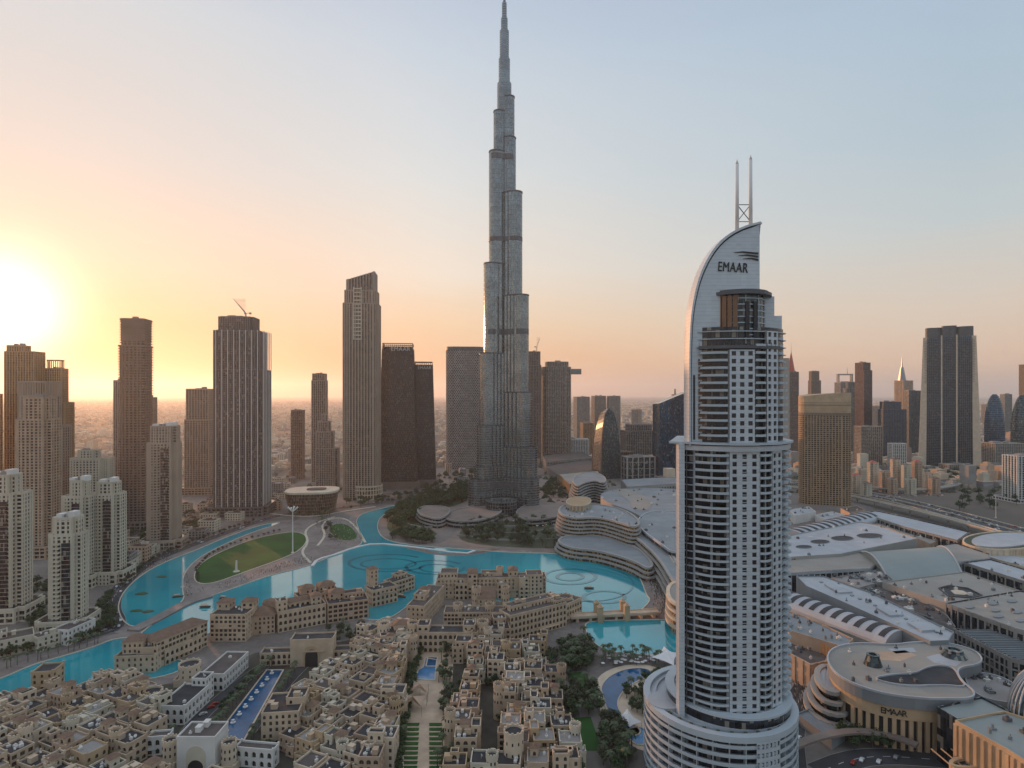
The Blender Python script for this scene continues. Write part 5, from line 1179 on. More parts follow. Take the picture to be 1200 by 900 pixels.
# ---------------------------------------------------------------- the old quarter: sandy houses
NP = [0]
def house(name, label, cat, loc, rz, blocks, wall='sand', roof='roof', group=None, near=None, trim=None, seed=0, dish=6):
    """blocks: (x, y, w, d, h, kind) in the house's own axes; kind: flat, hip, round, arcade, loggia, bare"""
    rn = random.Random(seed*7+3); T = thing(name, label, cat, (*loc, 0), rz, group)
    near = (math.hypot(*loc) < 400) if near is None else near
    wl, rf, hp = MB(), MB(), MB(); panes = []; tm = wall if trim is None else trim
    top = MB()
    for bi, (x, y, w, d, h, kind) in enumerate(blocks):
        if kind == 'round':
            q = circ(x, y, w/2, 22); wl.mi = 0; wl.prism(q, 0, h, top=circ(x, y, w/2*.93, 22), cap=False)
            q2 = circ(x, y, w/2*.93+.25, 22); wl.ring(q2, circ(x, y, w/2*.93-.5, 22), h-1.4, h+.5)
            for k in range(11): t = 2*pi*k/11; wl.box(x+(w/2*.93-.1)*cos(t), y+(w/2*.93-.1)*sin(t), h+.5, .6, 1.0, .7, t)
            rf.sheet(circ(x, y, w/2*.93-.4, 22), h-.6)
            wl.mi = 1
            for k in range(10):
                for zf in ((.55, .8) if h > 9 else (.6,)): t = 2*pi*k/10+.2; wl.box(x+w/2*(1-.07*zf)*cos(t), y+w/2*(1-.07*zf)*sin(t), h*zf-1, .16, .7, 1.5, t)
            wl.mi = 0; continue
        px = [(x-w/2, y-d/2), (x+w/2, y-d/2), (x+w/2, y+d/2), (x-w/2, y+d/2)]
        sp = rn.uniform(2.9, 3.7); ar = rn.choice((0, .9, 1.0, 1.2)) if kind in ('flat', 'hip') else 1.1
        fh = 3.5
        for i in range(4):
            a, b = px[i], px[(i+1) % 4]; n = (b[1]-a[1], -(b[0]-a[0])); nw = rot([n], rz)[0]
            facing = nw[0]*(-loc[0])+nw[1]*(-loc[1]) > 0
            pl = panes if (near and facing and len(panes) < 44) else None
            if kind == 'bare' or (not facing and rn.random() < .4): wall_win(wl, a, b, 0, h-1, 99, 999, 1, 1)
            elif kind == 'arcade': wall_win(wl, a, b, 0, h-1, (h-1)/2 if h < 12 else 4.6, 3.6, 2.2, 3.1, .5, .9, 1.15, panes=pl, rnd=rn)
            elif kind == 'loggia': wall_win(wl, a, b, 0, h-1, fh, 4.0, 3.0, 2.5, .6, 1.1, 0, panes=pl, skip=.1, rnd=rn)
            else: wall_win(wl, a, b, 0, h-1, fh, sp, 1.45 if rn.random() < .65 else 2.2, 2.1, .8, .45, ar, panes=pl, skip=.14, rnd=rn, arch_rows=None if ar < 1 else (0, int(h/fh)-1))
        wl.mi = 0
        if kind == 'hip':
            wl.ring(offset(px, .15), offset(px, -.5), h-1.01, h)
            e = offset(px, .8); m_ = min(w, d)/2; r = [(x-w/2+m_*.96, y-(d/2-m_*.96)), (x+w/2-m_*.96, y-(d/2-m_*.96)), (x+w/2-m_*.96, y+(d/2-m_*.96)), (x-w/2+m_*.96, y+(d/2-m_*.96))]
            hp.prism(e, h+.01, h+m_*.5+.2, top=r, bot=True)
        else:
            wl.ring(offset(px, .12), offset(px, -.4), h-1.01, h+.15)
            rf.sheet(offset(px, -.3), h-.8)
            if rn.random() < .5:
                for qx, qy in px: wl.box(qx-.3*(1 if qx > x else -1), qy-.3*(1 if qy > y else -1), h+.1, .9, .9, .7)
            # deep balcony canopy or ledge on some walls
            if rn.random() < .35 and w > 6:
                zc = fh*rn.randint(1, max(1, int(h/fh)-1)); wl.box(x+rn.uniform(-.2, .2)*w, y-d/2-.7, zc, w*.4, 1.5, .3); wl.box(x+rn.uniform(-.2, .2)*w, y-d/2-1.35, zc+.3, w*.38, .15, 1.0)
    wl.build('wall', [M[wall], M['window']], T)
    if rf.f: rf.build('roof', M[roof], T)
    if hp.f: hp.build('tiled_roof', M['tileroof'], T)
    for P_, az, w_, h_, ar in panes[:60]:
        inst('window', pane_mesh(w_, h_, ar, 'brown'), T, P_, az)
    # roof clutter: cooling units, a stair head, a dish
    fl = [b for b in blocks if b[5] not in ('hip', 'round') and b[2] > 5 and b[3] > 5]
    for k in range(dish if near else max(dish-1, 1)):
        if not fl: break
        x, y, w, d, h, _ = rn.choice(fl); b = MB(); kind = rn.random()
        if kind < .6: b.box(0, 0, 0, rn.uniform(1, 2), rn.uniform(.9, 1.6), rn.uniform(.8, 1.5)); b.tube((0, 0, .9), (0, 0, 1.7), .35, n=8); nm, mm = 'cooling_unit', 'white'
        elif kind < .85: b.box(0, 0, 0, 2.6, 3.4, 2.5); b.box(0, 0, 2.5, 2.9, 3.7, .25); nm, mm = 'stair_head', wall
        else: b.tube((0, 0, 0), (0, 0, 1.2), .08, n=4); b.tube((0, 0, 1.3), (.25, -.4, 1.6), .15, .8, 10); nm, mm = 'satellite_dish', 'white'
        u = b.build(nm, M[mm], T); u.location = (x+rn.uniform(-.32, .32)*w, y+rn.uniform(-.32, .32)*d, h-.8); u.rotation_euler = (0, 0, rn.choice((0, pi/2)))
    return T
tones = ['sand', 'sand2', 'sand', 'sandp', 'sand3', 'cream', 'sand2', 'sand']
tone_w = {'sand': 'sandy', 'sand2': 'pale sand', 'sandp': 'pinkish', 'sand3': 'ochre', 'cream': 'cream'}
def rnd_house(rn, w, d, hb):
    bl = [(0, 0, w*.78, d*.72, hb, 'flat')]; feats = []
    if rn.random() < .75: s = rn.choice((-1, 1)); bl.append((s*w*.30, -d*.30, w*.38, d*.36, hb-rn.choice((3.5, 4)), rn.choice(('flat', 'loggia', 'arcade')))); feats.append('a lower wing in front')
    if rn.random() < .6: s = rn.choice((-1, 1)); bl.append((s*w*.34, d*.22, w*.32, d*.5, hb+rn.choice((-3.2, 3.3)), 'flat')); feats.append('a side block')
    if rn.random() < .42: bl.append((rn.uniform(-.2, .2)*w, rn.uniform(-.1, .25)*d, w*.3, w*.3, hb+3.6, rn.choice(('flat', 'hip', 'hip')))); feats.append('a raised roof room')
    if rn.random() < .14: bl.append((rn.choice((-1, 1))*w*.36, -d*.2, 6.2, 6.2, hb+3, 'round')); feats.insert(0, 'a round corner tower')
    if rn.random() < .3: bl.append((0, -d*.40, w*.55, d*.22, hb-7 if hb > 12 else 4.2, 'arcade')); feats.append('a low arcade')
    return bl, feats
GROUND_FREE = []      # plan polygons that houses keep clear of
def clear(pts, grow=0): p = GP(pts); GROUND_FREE.append(offset(p, grow) if grow else p)
clear([(178, 910), (215, 850), (250, 815), (290, 783), (318, 768), (385, 770), (365, 795), (335, 830), (305, 862), (330, 910)])      # long pool
clear([(330, 780), (336, 745), (400, 745), (405, 782)])                              # great gate
clear([(464, 910), (473, 840), (484, 790), (488, 752), (530, 752), (528, 800), (524, 850), (516, 910)])         # garden axis
clear([(195, 915), (200, 872), (270, 872), (345, 888), (350, 915)])   # white gate
clear([(192, 836), (215, 800), (290, 768), (300, 785), (250, 830), (220, 850)])   # arcade wings
clear([(560, 905), (575, 850), (578, 800), (585, 800), (583, 850), (572, 905)])      # lane
clear([(128, 800), (120, 745), (200, 720), (310, 690), (420, 680), (500, 690), (500, 735), (440, 740), (400, 760), (330, 770), (290, 770), (215, 800), (180, 812)])
clear([(490, 742), (500, 700), (560, 690), (660, 690), (700, 735), (690, 760), (640, 765)])
for nm in LAKES: GROUND_FREE.append(offset(lakepoly[nm], 6))
REGION_A = GP([(-170, 915), (-150, 850), (-60, 842), (0, 832), (60, 822), (125, 812), (170, 806), (215, 815), (235, 812), (300, 765), (400, 756), (450, 735), (480, 738), (470, 800), (460, 850), (440, 925), (100, 950)])
REGION_B = GP([(448, 750), (500, 742), (570, 745), (640, 762), (648, 790), (655, 830), (668, 880), (672, 925), (430, 925), (440, 850), (452, 800)])
HOUSES = []
def fill(region, ang, cw, cd, org, name_row, hmin, hmax):
    inv = lambda q: rot([(q[0]-org[0], q[1]-org[1])], -ang)[0]; loc = [inv(q) for q in region]
    x0, x1 = min(u for u, v in loc), max(u for u, v in loc); y0, y1 = min(v for u, v in loc), max(v for u, v in loc)
    row = 0; y = y0+cd/2
    while y < y1:
        x = x0+cw/2+(row % 2)*cw*.35; col = 0; row += 1
        while x < x1:
            rn = random.Random(int(x*13+y*31)); w = cw*rn.uniform(.9, 1.05); c = rot([(x+rn.uniform(-1, 1), y+rn.uniform(-1.2, 1.2))], ang)[0]; c = (c[0]+org[0], c[1]+org[1])
            fp = [(c[0]+u, c[1]+v) for u, v in rot([(-w*.36, -cd*.36), (w*.36, -cd*.36), (w*.36, cd*.36), (-w*.36, cd*.36), (0, 0)], ang)]
            px = CX+F*c[0]/max(c[1], 1)
            if all(inside(q, region) for q in fp[4:]) and not any(inside(q, g_) for g_ in GROUND_FREE for q in fp) and -130 < px < 720:
                col += 1; HOUSES.append((c, ang+rn.uniform(-.05, .05)+rn.choice((0, 0, 0, pi/2 if cw/cd < 1.25 and cw/cd > .8 else 0)), w, cd, rn.uniform(hmin, hmax), rn.random(), name_row, row, col))
            x += cw*rn.uniform(1.0, 1.12)
        y += cd*1.06
fill(REGION_A, radians(-24), 14.2, 13.6, (-120, 350), 'west of the garden', 9, 14.5)
fill(REGION_B, radians(-1), 12.8, 14.2, (-20, 360), 'east of the garden', 10.5, 16.5)
ordw = ['first', 'second', 'third', 'fourth', 'fifth', 'sixth', 'seventh', 'eighth', 'ninth', 'tenth', 'eleventh', 'twelfth', 'thirteenth', 'fourteenth', 'fifteenth', 'sixteenth', 'seventeenth', 'eighteenth', 'nineteenth', 'twentieth']
for k, (c, a, w, d, h, r, zone, row, col) in enumerate(HOUSES):
    rn = random.Random(k+5); bl, ft = rnd_house(rn, w*1.12, d*1.1, h); t = tones[k % len(tones)]
    lab = f"{tone_w[t]} flat-roofed house {zone}, {ordw[min(col-1, 19)]} from left in {ordw[min(row-1, 19)]} row from below"
    house('house', lab, 'house', c, a, bl, t, rn.choice(('roof', 'roof', 'roof', 'roof2', 'conc')), 'sandy houses of the old quarter', seed=k)

def bld(label, pts_front, depth, h, kind='flat', name='hotel_wing', cat='building', wall='sand', extra=(), z=0, seed=1, roof='roof', near=True, group=None, dish=3):
    """a wing whose front foot runs between two photo points"""
    A, B = G(*pts_front[0]), G(*pts_front[1]); L = math.hypot(B[0]-A[0], B[1]-A[1]); a = atan2(B[1]-A[1], B[0]-A[0])
    c = ((A[0]+B[0])/2-sin(a)*depth/2, (A[1]+B[1])/2+cos(a)*depth/2)
    return house(name, label, cat, c, a, [(0, 0, L, depth, h, kind)]+list(extra), wall, roof, group, near, seed=seed, dish=dish)
# lakeside hotel of tiled wings
bld('hotel pavilion with a tiled hipped top, standing in the canal at the far left', [(134, 790), (182, 788)], 15, 12, 'flat', extra=[(-4, 3, 13, 12, 20, 'hip'), (6, 2, 14, 12, 16, 'flat')], seed=3, wall='sand')
bld('long hotel wing with a continuous tiled roof and tall arched loggias', [(184, 784), (243, 757)], 15, 19, 'hip', seed=4, wall='sand', extra=[(0, -7.0, 30, 3, 11, 'arcade')])
bld('squarish hotel block under two tile-roofed turrets, next to the long tiled wing', [(246, 752), (288, 752)], 20, 21, 'flat', seed=5, extra=[(-9, 6, 10, 10, 26, 'hip'), (9, 8, 10, 9, 26, 'hip')], wall='sand')
bld('low tiled hotel wing stepping down behind the squarish block', [(292, 745), (322, 742)], 18, 15, 'hip', seed=6, extra=[(4, 8, 10, 10, 20, 'hip')], wall='sandp')
bld('hotel wing with two square lit towers and three big arches', [(326, 742), (382, 731)], 16, 17, 'arcade', seed=7, extra=[(-15, 0, 8, 9, 24, 'flat'), (12, 1, 8, 9, 23, 'hip'), (0, 5, 24, 9, 20, 'hip')], wall='sand')
bld('hotel wing of rising terraces behind the arched wing, facing the bright water', [(350, 722), (398, 712)], 14, 16, 'flat', seed=8, extra=[(-8, 5, 12, 10, 20, 'hip'), (9, 5, 14, 10, 20, 'hip')], wall='sandp')
bld('pinkish hotel block with wide loggias, between the arched wing and the narrow inlet', [(384, 731), (432, 724)], 18, 16, 'loggia', seed=9, extra=[(6, 6, 16, 10, 20, 'flat'), (-8, 8, 12, 10, 21, 'hip')], wall='sandp')
bld('hotel wing with tall arches ending at the narrow inlet', [(436, 712), (466, 705)], 16, 15, 'arcade', seed=10, extra=[(-5, 8, 8, 8, 30, 'hip')], wall='sand')
bld('low hotel wing on the lake tip, right of the slim tiled tower', [(460, 699), (486, 690)], 13, 13, 'loggia', seed=11, extra=[(4, 4, 12, 9, 16, 'flat')], wall='sand')
# market complex by the lake: wings round two courts
bld('long curved-looking lake front wing of the market, in its back row', [(512, 702), (640, 700)], 15, 19, 'flat', name='market_hall', seed=21, extra=[(-40, 4, 16, 16, 23, 'flat'), (40, -2, 15, 16, 22, 'flat'), (0, 6, 20, 10, 21, 'flat'), (-18, -3, 9, 14, 24, 'hip'), (20, 3, 9, 12, 24, 'hip'), (-30, 7, 12, 8, 15, 'flat'), (30, 8, 14, 8, 13, 'flat'), (-9, 8, 9, 8, 16, 'flat'), (10, -7, 10, 8, 15, 'arcade'), (-28, -8, 12, 8, 16, 'arcade'), (30, -7, 9, 8, 20, 'flat'), (8, 8, 7, 7, 24, 'round'), (-48, 0, 8, 12, 14, 'flat')], wall='sand', roof='roof2', dish=16)
bld('left wing of the market along the narrow inlet, stepping down to the water', [(497, 735), (520, 708)], 15, 17, 'flat', name='market_hall', seed=22, extra=[(-6, 2, 12, 10, 21, 'flat'), (8, 4, 8, 8, 20, 'hip')], wall='sand', roof='roof2', dish=7)
bld('right wing of the market with four rows of arched loggias above a colonnade', [(598, 752), (664, 734)], 16, 20, 'arcade', name='market_hall', seed=23, extra=[(0, 6, 44, 10, 23, 'flat'), (22, 0, 9, 12, 22, 'flat')], wall='sand', roof='roof2', dish=9)
bld('rounded end block of the market next to the stone bridge', [(655, 735), (682, 722)], 17, 16, 'arcade', name='market_hall', seed=24, extra=[(6, 2, 14, 14, 17, 'round'), (-6, 8, 12, 10, 20, 'flat')], wall='sand', roof='roof2', dish=5)
bld('market hall with a long barrel-like roof between the two courts', [(560, 722), (580, 722)], 30, 15, 'hip', name='market_hall', seed=25, wall='sand', extra=[(-9, -8, 8, 8, 22, 'round'), (16, -6, 8, 8, 22, 'round')])
bld('front wing of the market with five tall arches facing the garden and pool', [(484, 765), (560, 765)], 14, 15, 'arcade', name='market_hall', seed=26, wall='sand', extra=[(-17, 2, 9, 12, 19, 'flat'), (17, 2, 9, 12, 19, 'flat'), (-25, 1, 9, 9, 19, 'round'), (27, 1, 9, 9, 20, 'round')], dish=5)
bld('sandy market block left of the five tall arches, with a small dome-like tower', [(446, 768), (478, 764)], 18, 14, 'flat', name='market_hall', seed=27, wall='sand2', extra=[(-6, 4, 9, 9, 18, 'round'), (6, 5, 10, 9, 17, 'hip')], dish=5)
bld('sandy market block right of the five tall arches, stepping toward the right wing', [(565, 762), (598, 760)], 20, 15, 'flat', name='market_hall', seed=28, wall='sandp', extra=[(4, 6, 10, 10, 19, 'flat'), (-7, 6, 8, 8, 18, 'hip')], dish=6)
bld('middle market hall with pale domed lanterns behind the five arches', [(520, 738), (592, 738)], 15, 14, 'flat', name='market_hall', seed=29, wall='sand', roof='roof2', extra=[(-14, 0, 8, 8, 18, 'round'), (12, 0, 8, 8, 18, 'round')], dish=10)
# great gate at the head of the long pool, white gate and arcades
GT = bld('great square gatehouse with a tall pointed arch at the head of the long pool', [(340, 782), (390, 780)], 12, 19, 'bare', name='gatehouse', cat='gatehouse', seed=31, wall='sand', extra=[(-25, 2, 22, 9, 9, 'arcade'), (24, 2, 20, 9, 9, 'arcade')])
def arch_part(T, w, h, y, dep, m='dark', nm='archway', z=0):
    mb = MB(); hs = h-w*.6; pts = [(-w/2, z), (w/2, z)]+[(w/2*cos(t)*1.0, z+hs+w*.6*sin(t)**.8) for t in [pi*k/12 for k in range(13)]]
    plate(mb, pts, y-dep, y); return mb.build(nm, M[m], T)
arch_part(GT, 11, 14.5, -6.05, .3, 'sand3', 'arch_frame'); arch_part(GT, 8.5, 12, -6.35, .3)
WG = bld('white gatehouse with a pale blind arch and open roof, at the bottom between two walls', [(207, 908), (252, 908)], 14, 19, 'bare', name='gatehouse', cat='gatehouse', seed=32, wall='white', roof='roof2', extra=[])
arch_part(WG, 9.5, 14.5, -7.05, .3, 'cream', 'arch_frame'); arch_part(WG, 7.8, 7.5, -7.35, .2)
bld('upper white arcade wing with a dark roof, left of the long pool', [(262, 810), (291, 782)], 15, 11, 'arcade', name='arcade_wing', seed=33, wall='white', roof='roof2', dish=1)
bld('lower white arcade wing with a dark roof, left of the long pool', [(216, 850), (246, 822)], 16, 11, 'arcade', name='arcade_wing', seed=34, wall='white', roof='roof', extra=[(16, -2, 9, 9, 15, 'flat')], dish=3)
bld('white two-storey arcade wall left of the white gate, with small square windows', [(152, 888), (198, 884)], 6, 10, 'arcade', name='arcade_wing', seed=35, wall='white', roof='roof2', dish=0)
bld('white two-storey arcade wall right of the white gate, with small square windows', [(275, 898), (320, 902)], 6, 10, 'arcade', name='arcade_wing', seed=36, wall='white', roof='roof2', dish=0)
bld('round sandy tower with a crenellated top left of the upper white arcade wing', [(203, 806), (230, 806)], 12, 5, 'bare', name='round_tower', cat='tower', seed=37, wall='sand2', extra=[(0, 0, 14, 14, 13, 'round')], dish=0)
bld('round sandy tower with a crenellated top behind the lower white arcade wing', [(156, 842), (184, 842)], 12, 5, 'bare', name='round_tower', cat='tower', seed=38, wall='sand2', extra=[(0, 0, 13, 13, 13, 'round')], dish=0)
bld('slim round tower with battlements between the white gate and its left arcade', [(184, 905), (204, 905)], 8, 4, 'bare', name='round_tower', cat='tower', seed=39, wall='sand2', extra=[(0, 0, 7.5, 7.5, 14, 'round')], dish=0)
bld('slim round tower with battlements just right of the white gate', [(254, 908), (274, 908)], 8, 4, 'bare', name='round_tower', cat='tower', seed=40, wall='sand2', extra=[(0, 0, 7.5, 7.5, 14, 'round')], dish=0)
bld('tall round tower with battlements at the bottom of the old quarter, right of centre', [(588, 915), (616, 915)], 10, 6, 'bare', name='round_tower', cat='tower', seed=41, wall='sand2', extra=[(0, 0, 10.5, 10.5, 22, 'round')], dish=0)
bld('square ochre tower with an open crenellated top next to the canal at the left', [(36, 818), (62, 816)], 13, 16, 'flat', name='square_tower', cat='tower', seed=42, wall='sand3', dish=0)
bld('tan apartment house with three rows of deep windows right of the long pool', [(306, 875), (350, 872)], 22, 18, 'flat', name='house', cat='house', seed=43, wall='sand', extra=[(6, 4, 10, 12, 21, 'flat'), (-9, 3, 6, 10, 16, 'loggia')], dish=9)
# white low buildings at the foot of the left towers
bld('low white building with square openings and a dark shopfront at the left edge', [(-20, 775), (40, 762)], 18, 12, 'flat', name='low_building', seed=51, wall='cream', roof='roof2', extra=[(-8, 4, 14, 9, 15, 'flat')])
bld('small white building joining the shortest white tower to the road', [(44, 765), (70, 757)], 12, 11, 'flat', name='low_building', seed=52, wall='cream', roof='roof2')
bld('white podium building right of the shortest white tower', [(80, 757), (112, 742)], 14, 12, 'flat', name='low_building', seed=53, wall='white', roof='roof2')
vn = ['first', 'second', 'third', 'fourth', 'fifth', 'sixth', 'seventh']
for k, (a, b) in enumerate(((128, 690), (139, 681), (150, 673), (161, 665), (172, 658), (184, 652), (197, 645))):
    bld(f'small white stepped house on the basin shore, {vn[k]} from the left of seven', [(a, b-4), (a+12, b-11)], 13, 12-(k % 3)*1.5, 'flat', name='shore_house', cat='house', seed=60+k, wall='cream', roof='roof2', extra=[(3, 3, 6, 7, 15-(k % 2)*3, 'flat')], group='white houses on the basin shore', near=False)
# stone bridge with its towers
A, B = G(668, 728), G(772, 722); L = math.hypot(B[0]-A[0], B[1]-A[1]); a = atan2(B[1]-A[1], B[0]-A[0]); T = thing('stone_bridge', 'sandstone bridge with two pairs of small lit towers across the lake', 'bridge', ((A[0]+B[0])/2, (A[1]+B[1])/2, 0), a)
e = MB(); e.box(0, 0, 3.2, L, 9, 1.2); e.build('deck', M['sand'], T); e = MB(); e.box(0, -4.4, 4.39, L, .4, 1.1); e.box(0, 4.4, 4.39, L, .4, 1.1); e.build('parapet', M['sand2'], T)
for k in range(7): e = MB(); e.box(-L/2+L*(k+.5)/7, 0, 0, 2.2, 8, 3.25); e.build('pier', M['sand'], T)
for s in (-1, 1):
    for t in (-1, 1): e = MB(); e.box(s*11.5-3, t*5.2, 0, 4.2, 4.2, 12); e.box(s*11.5-3, t*5.2, 11.99, 4.9, 4.9, .8); e.prism([(s*11.5-3+u*3.6, t*5.2+v*3.6) for u, v in rect()], 12.78, 15, top=[(s*11.5-3+u*.6, t*5.2+v*.6) for u, v in rect()]); e.build('bridge_tower', M['sand3'], T)

# ---------------------------------------------------------------- pools, gardens
def pool(label, pts, m='poolblue', sm=0, z=.3, name='swimming_pool', rim='sand2'):
    P = ccw(smooth(GP(pts), sm) if sm else GP(pts)); o = cen(P); p = shift(P, o); T = thing(name, label, 'pool', (*o, 0))
    e = MB(); e.sheet(p, z); e.build('pool_water_surface', M[m], T); e = MB(); e.ring(offset(p, .9), offset(p, .01), .05, z+.25); e.build('rim', M[rim], T); return T, p, o
T, LP_, o = pool('long straight blue reflecting pool lined with small white fountains below the great gate', [(255, 862), (285, 868), (331, 786), (313, 786)])
for k in range(9):
    t = k/8; c = lerp(G(262, 858), G(316, 790), t); f = thing('fountain', f'white bowl fountain on the left rim of the long pool, {ordw[k]} from the bottom', 'fountain', (c[0]+1.5, c[1], 0), 0, 'bowl fountains along the long pool')
    e = MB(); e.prism(circ(0, 0, 1.2, 14), 0, .9, top=circ(0, 0, 1.5, 14)); e.build('basin', M['white'], f); e = MB(); e.tube((0, 0, .8), (0, 0, 2), .35, .2, 8); e.tube((0, 0, 2), (0, 0, 2.3), .2, .9, 10); e.build('bowl', M['white'], f)
pool('pale blue tiled pool of the garden with a deep blue upper end', [(487, 796), (509, 797), (511, 774), (499, 772), (497, 782), (491, 786)], 'poolpale')
pool('deep blue upper end of the garden pool', [(500, 781), (511, 781), (512, 771), (502, 771)], 'poolblue', z=.36)
pool('small blue pool at the very bottom of the garden axis', [(447, 900), (471, 902), (471, 889), (450, 888)])
pool('large curved blue resort pool in front of the hotel tower', [(708, 818), (704, 806), (712, 795), (726, 787), (745, 783), (762, 785), (763, 793), (750, 797), (738, 803), (728, 812), (722, 824), (726, 836), (740, 848), (752, 858), (742, 864), (724, 848), (712, 834)], 'poolblue', 2)
pool('lower round blue end of the resort pool, below the white sail shade', [(733, 856), (752, 852), (762, 862), (756, 874), (742, 872)], 'poolpale', 2)
sheet('pool_terrace', [(700, 830), (695, 805), (705, 788), (735, 778), (770, 780), (790, 800), (790, 850), (770, 880), (745, 880), (715, 850)], .14, M['sand2'], 2)
sheet('garden_lawn', [(676, 880), (672, 842), (692, 840), (706, 880)], .2, M['lawn'])
sheet('garden_lawn', [(668, 806), (666, 789), (688, 787), (692, 806)], .2, M['lawn'])
sheet('garden_ground', [(640, 920), (640, 800), (636, 770), (690, 758), (735, 772), (800, 775), (810, 920)], .09, M['pave'])
sheet('garden_ground', [(462, 915), (472, 840), (486, 756), (532, 756), (528, 850), (520, 915)], .09, M['sand'])
for k in range(11): y = 848+k*5.6; sheet('planting_bed', [(470-(y-845)*.12, y), (492-(y-845)*.05, y), (491-(y-845)*.05, y+3.2), (469-(y-845)*.12, y+3.2)], .5, M['lawn']); sheet('planting_bed', [(503, y), (518, y), (518, y+3.2), (503, y+3.2)], .5, M['lawn'])
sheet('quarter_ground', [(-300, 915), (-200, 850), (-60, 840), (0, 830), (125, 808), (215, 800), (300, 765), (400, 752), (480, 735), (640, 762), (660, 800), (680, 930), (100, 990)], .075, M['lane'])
park = sheet('park_ground', [(455, 632), (440, 612), (468, 590), (520, 572), (560, 566), (600, 600), (700, 622), (742, 645), (700, 652), (560, 641), (500, 638)], .21, M['conc2'], 1)[1]
sheet('park_lawn', [(448, 618), (470, 596), (520, 578), (552, 572), (548, 590), (500, 600), (490, 615), (520, 628), (500, 634), (470, 630)], .26, M['leaf'], 2)
sheet('park_path', [(500, 636), (520, 620), (548, 606), (556, 610), (536, 622), (518, 638)], .31, M['pave'], 1)
sheet('park_lawn', [(552, 612), (640, 610), (662, 626), (690, 640), (640, 644), (545, 638), (535, 626)], .29, M['leaf2'], 2)
# shades
def sailshade(label, pts, z=5, name='sail_shade', m='sail'):
    P = [G(a, b, z) for a, b in pts]; o = cen(P); T = thing(name, label, 'sail shade', (*o, 0)); p = [(x-o[0], y-o[1]) for x, y in P]; n = len(p)
    e = MB(); v = [(0, 0, z+2.2)]; fs = []; N = 5
    for i in range(n):
        a, b = p[i], p[(i+1) % n]
        for j in range(N):
            t = j/N; q = lerp(a, b, t); s = 1-.22*sin(pi*t); v.append((q[0]*s, q[1]*s, z-.6*sin(pi*t)))
    k = n*N
    for i in range(k): fs.append((0, 1+i, 1+(i+1) % k))
    e.add(v, fs); e.build('canopy', M[m], T)
    for x, y in p: e = MB(); e.tube((x, y, 0), (x, y, z+.2), .12, n=6); e.build('post', M['steel'], T)
sailshade('white star-shaped sail shade over the resort pool deck', [(720, 838), (735, 830), (752, 846), (738, 852)])
sailshade('white tent roof at the shore of the south pool beside the hotel tower', [(764, 770), (778, 757), (795, 765), (790, 780)], 7)
sailshade('upper tan garden tent of folded fabric below the garden pool', [(480, 810), (484, 797), (502, 802), (501, 812), (492, 806)], 6, 'sail_shade', 'sandp')
sailshade('lower tan garden tent of folded fabric above the garden stairs', [(467, 826), (472, 812), (500, 815), (494, 828), (484, 820)], 6, 'sail_shade', 'sandp')
# lake fixtures: floating walkway, fountain arcs
wk, _ = path_px([(366, 664), (372, 656), (395, 650), (412, 643), (440, 637), (480, 641), (545, 650), (556, 646)], 3.6, 1.3, '', None, .3, 1); tag(wk.build('floating_walkway', M['white']), 'thin white floating walkway zigzagging across the lake', 'walkway')
def arcset(label, cx_, cy_, rx, ry, t0=0, t1=360, w=4):
    c = G(cx_, cy_); pts = [G(cx_+rx*cos(radians(t0+(t1-t0)*k/48)), cy_+ry*sin(radians(t0+(t1-t0)*k/48))) for k in range(49)]; L_, R_ = ribbon(pts, w); n = 49; e = MB()
    v = [(x-c[0], y-c[1], .42) for x, y in L_]+[(x-c[0], y-c[1], .42) for x, y in R_]+[(x-c[0], y-c[1], .1) for x, y in L_]+[(x-c[0], y-c[1], .1) for x, y in R_]
    e.add(v, [(n+i, n+i+1, i+1, i) for i in range(n-1)]+[(i, i+1, 2*n+i+1, 2*n+i) for i in range(n-1)]+[(n+i+1, n+i, 3*n+i, 3*n+i+1) for i in range(n-1)])
    o_ = e.build('fountain_ring', M['basin']); o_.location = (*c, 0); tag(o_, label, 'fountain')
arcset('long dark fountain arc in the lake below the tall hotel tower', 455, 660, 46, 10, 20, 320); arcset('inner dark fountain arc below the tall hotel tower', 455, 661, 32, 6, 0, 360, 3)
arcset('dark fountain ring in the middle of the lake, in front of the market', 510, 665, 34, 8, 0, 330); arcset('inner ring of the middle fountain in front of the market', 512, 666, 20, 4.5, 0, 360, 3)
arcset('large fountain ring in the right part of the lake', 668, 676, 30, 9, 0, 360); arcset('small fountain ring nested in the right large ring', 668, 676, 15, 4.5, 0, 360); arcset('fountain ring nearest to the stone bridge', 708, 700, 24, 7, 0, 360); arcset('sweeping fountain arc joining the two right rings', 690, 685, 52, 20, -60, 120, 2)
for k, (a, b, r) in enumerate(((190, 676, 5), (166, 696, 6), (160, 716, 5), (173, 717, 5))):
    c = G(a, b); e = MB(); e.prism([(u*1.0+RN.uniform(-.5, .5), v+RN.uniform(-.5, .5)) for u, v in circ(0, 0, r, 14, r*.7)], .1, .45); o_ = e.build('planted_raft', M['leaf']); o_.location = (*c, 0); tag(o_, f'small dark planted raft in the round basin, {ordw[k]} from the top', 'raft', 'planted rafts in the round basin')
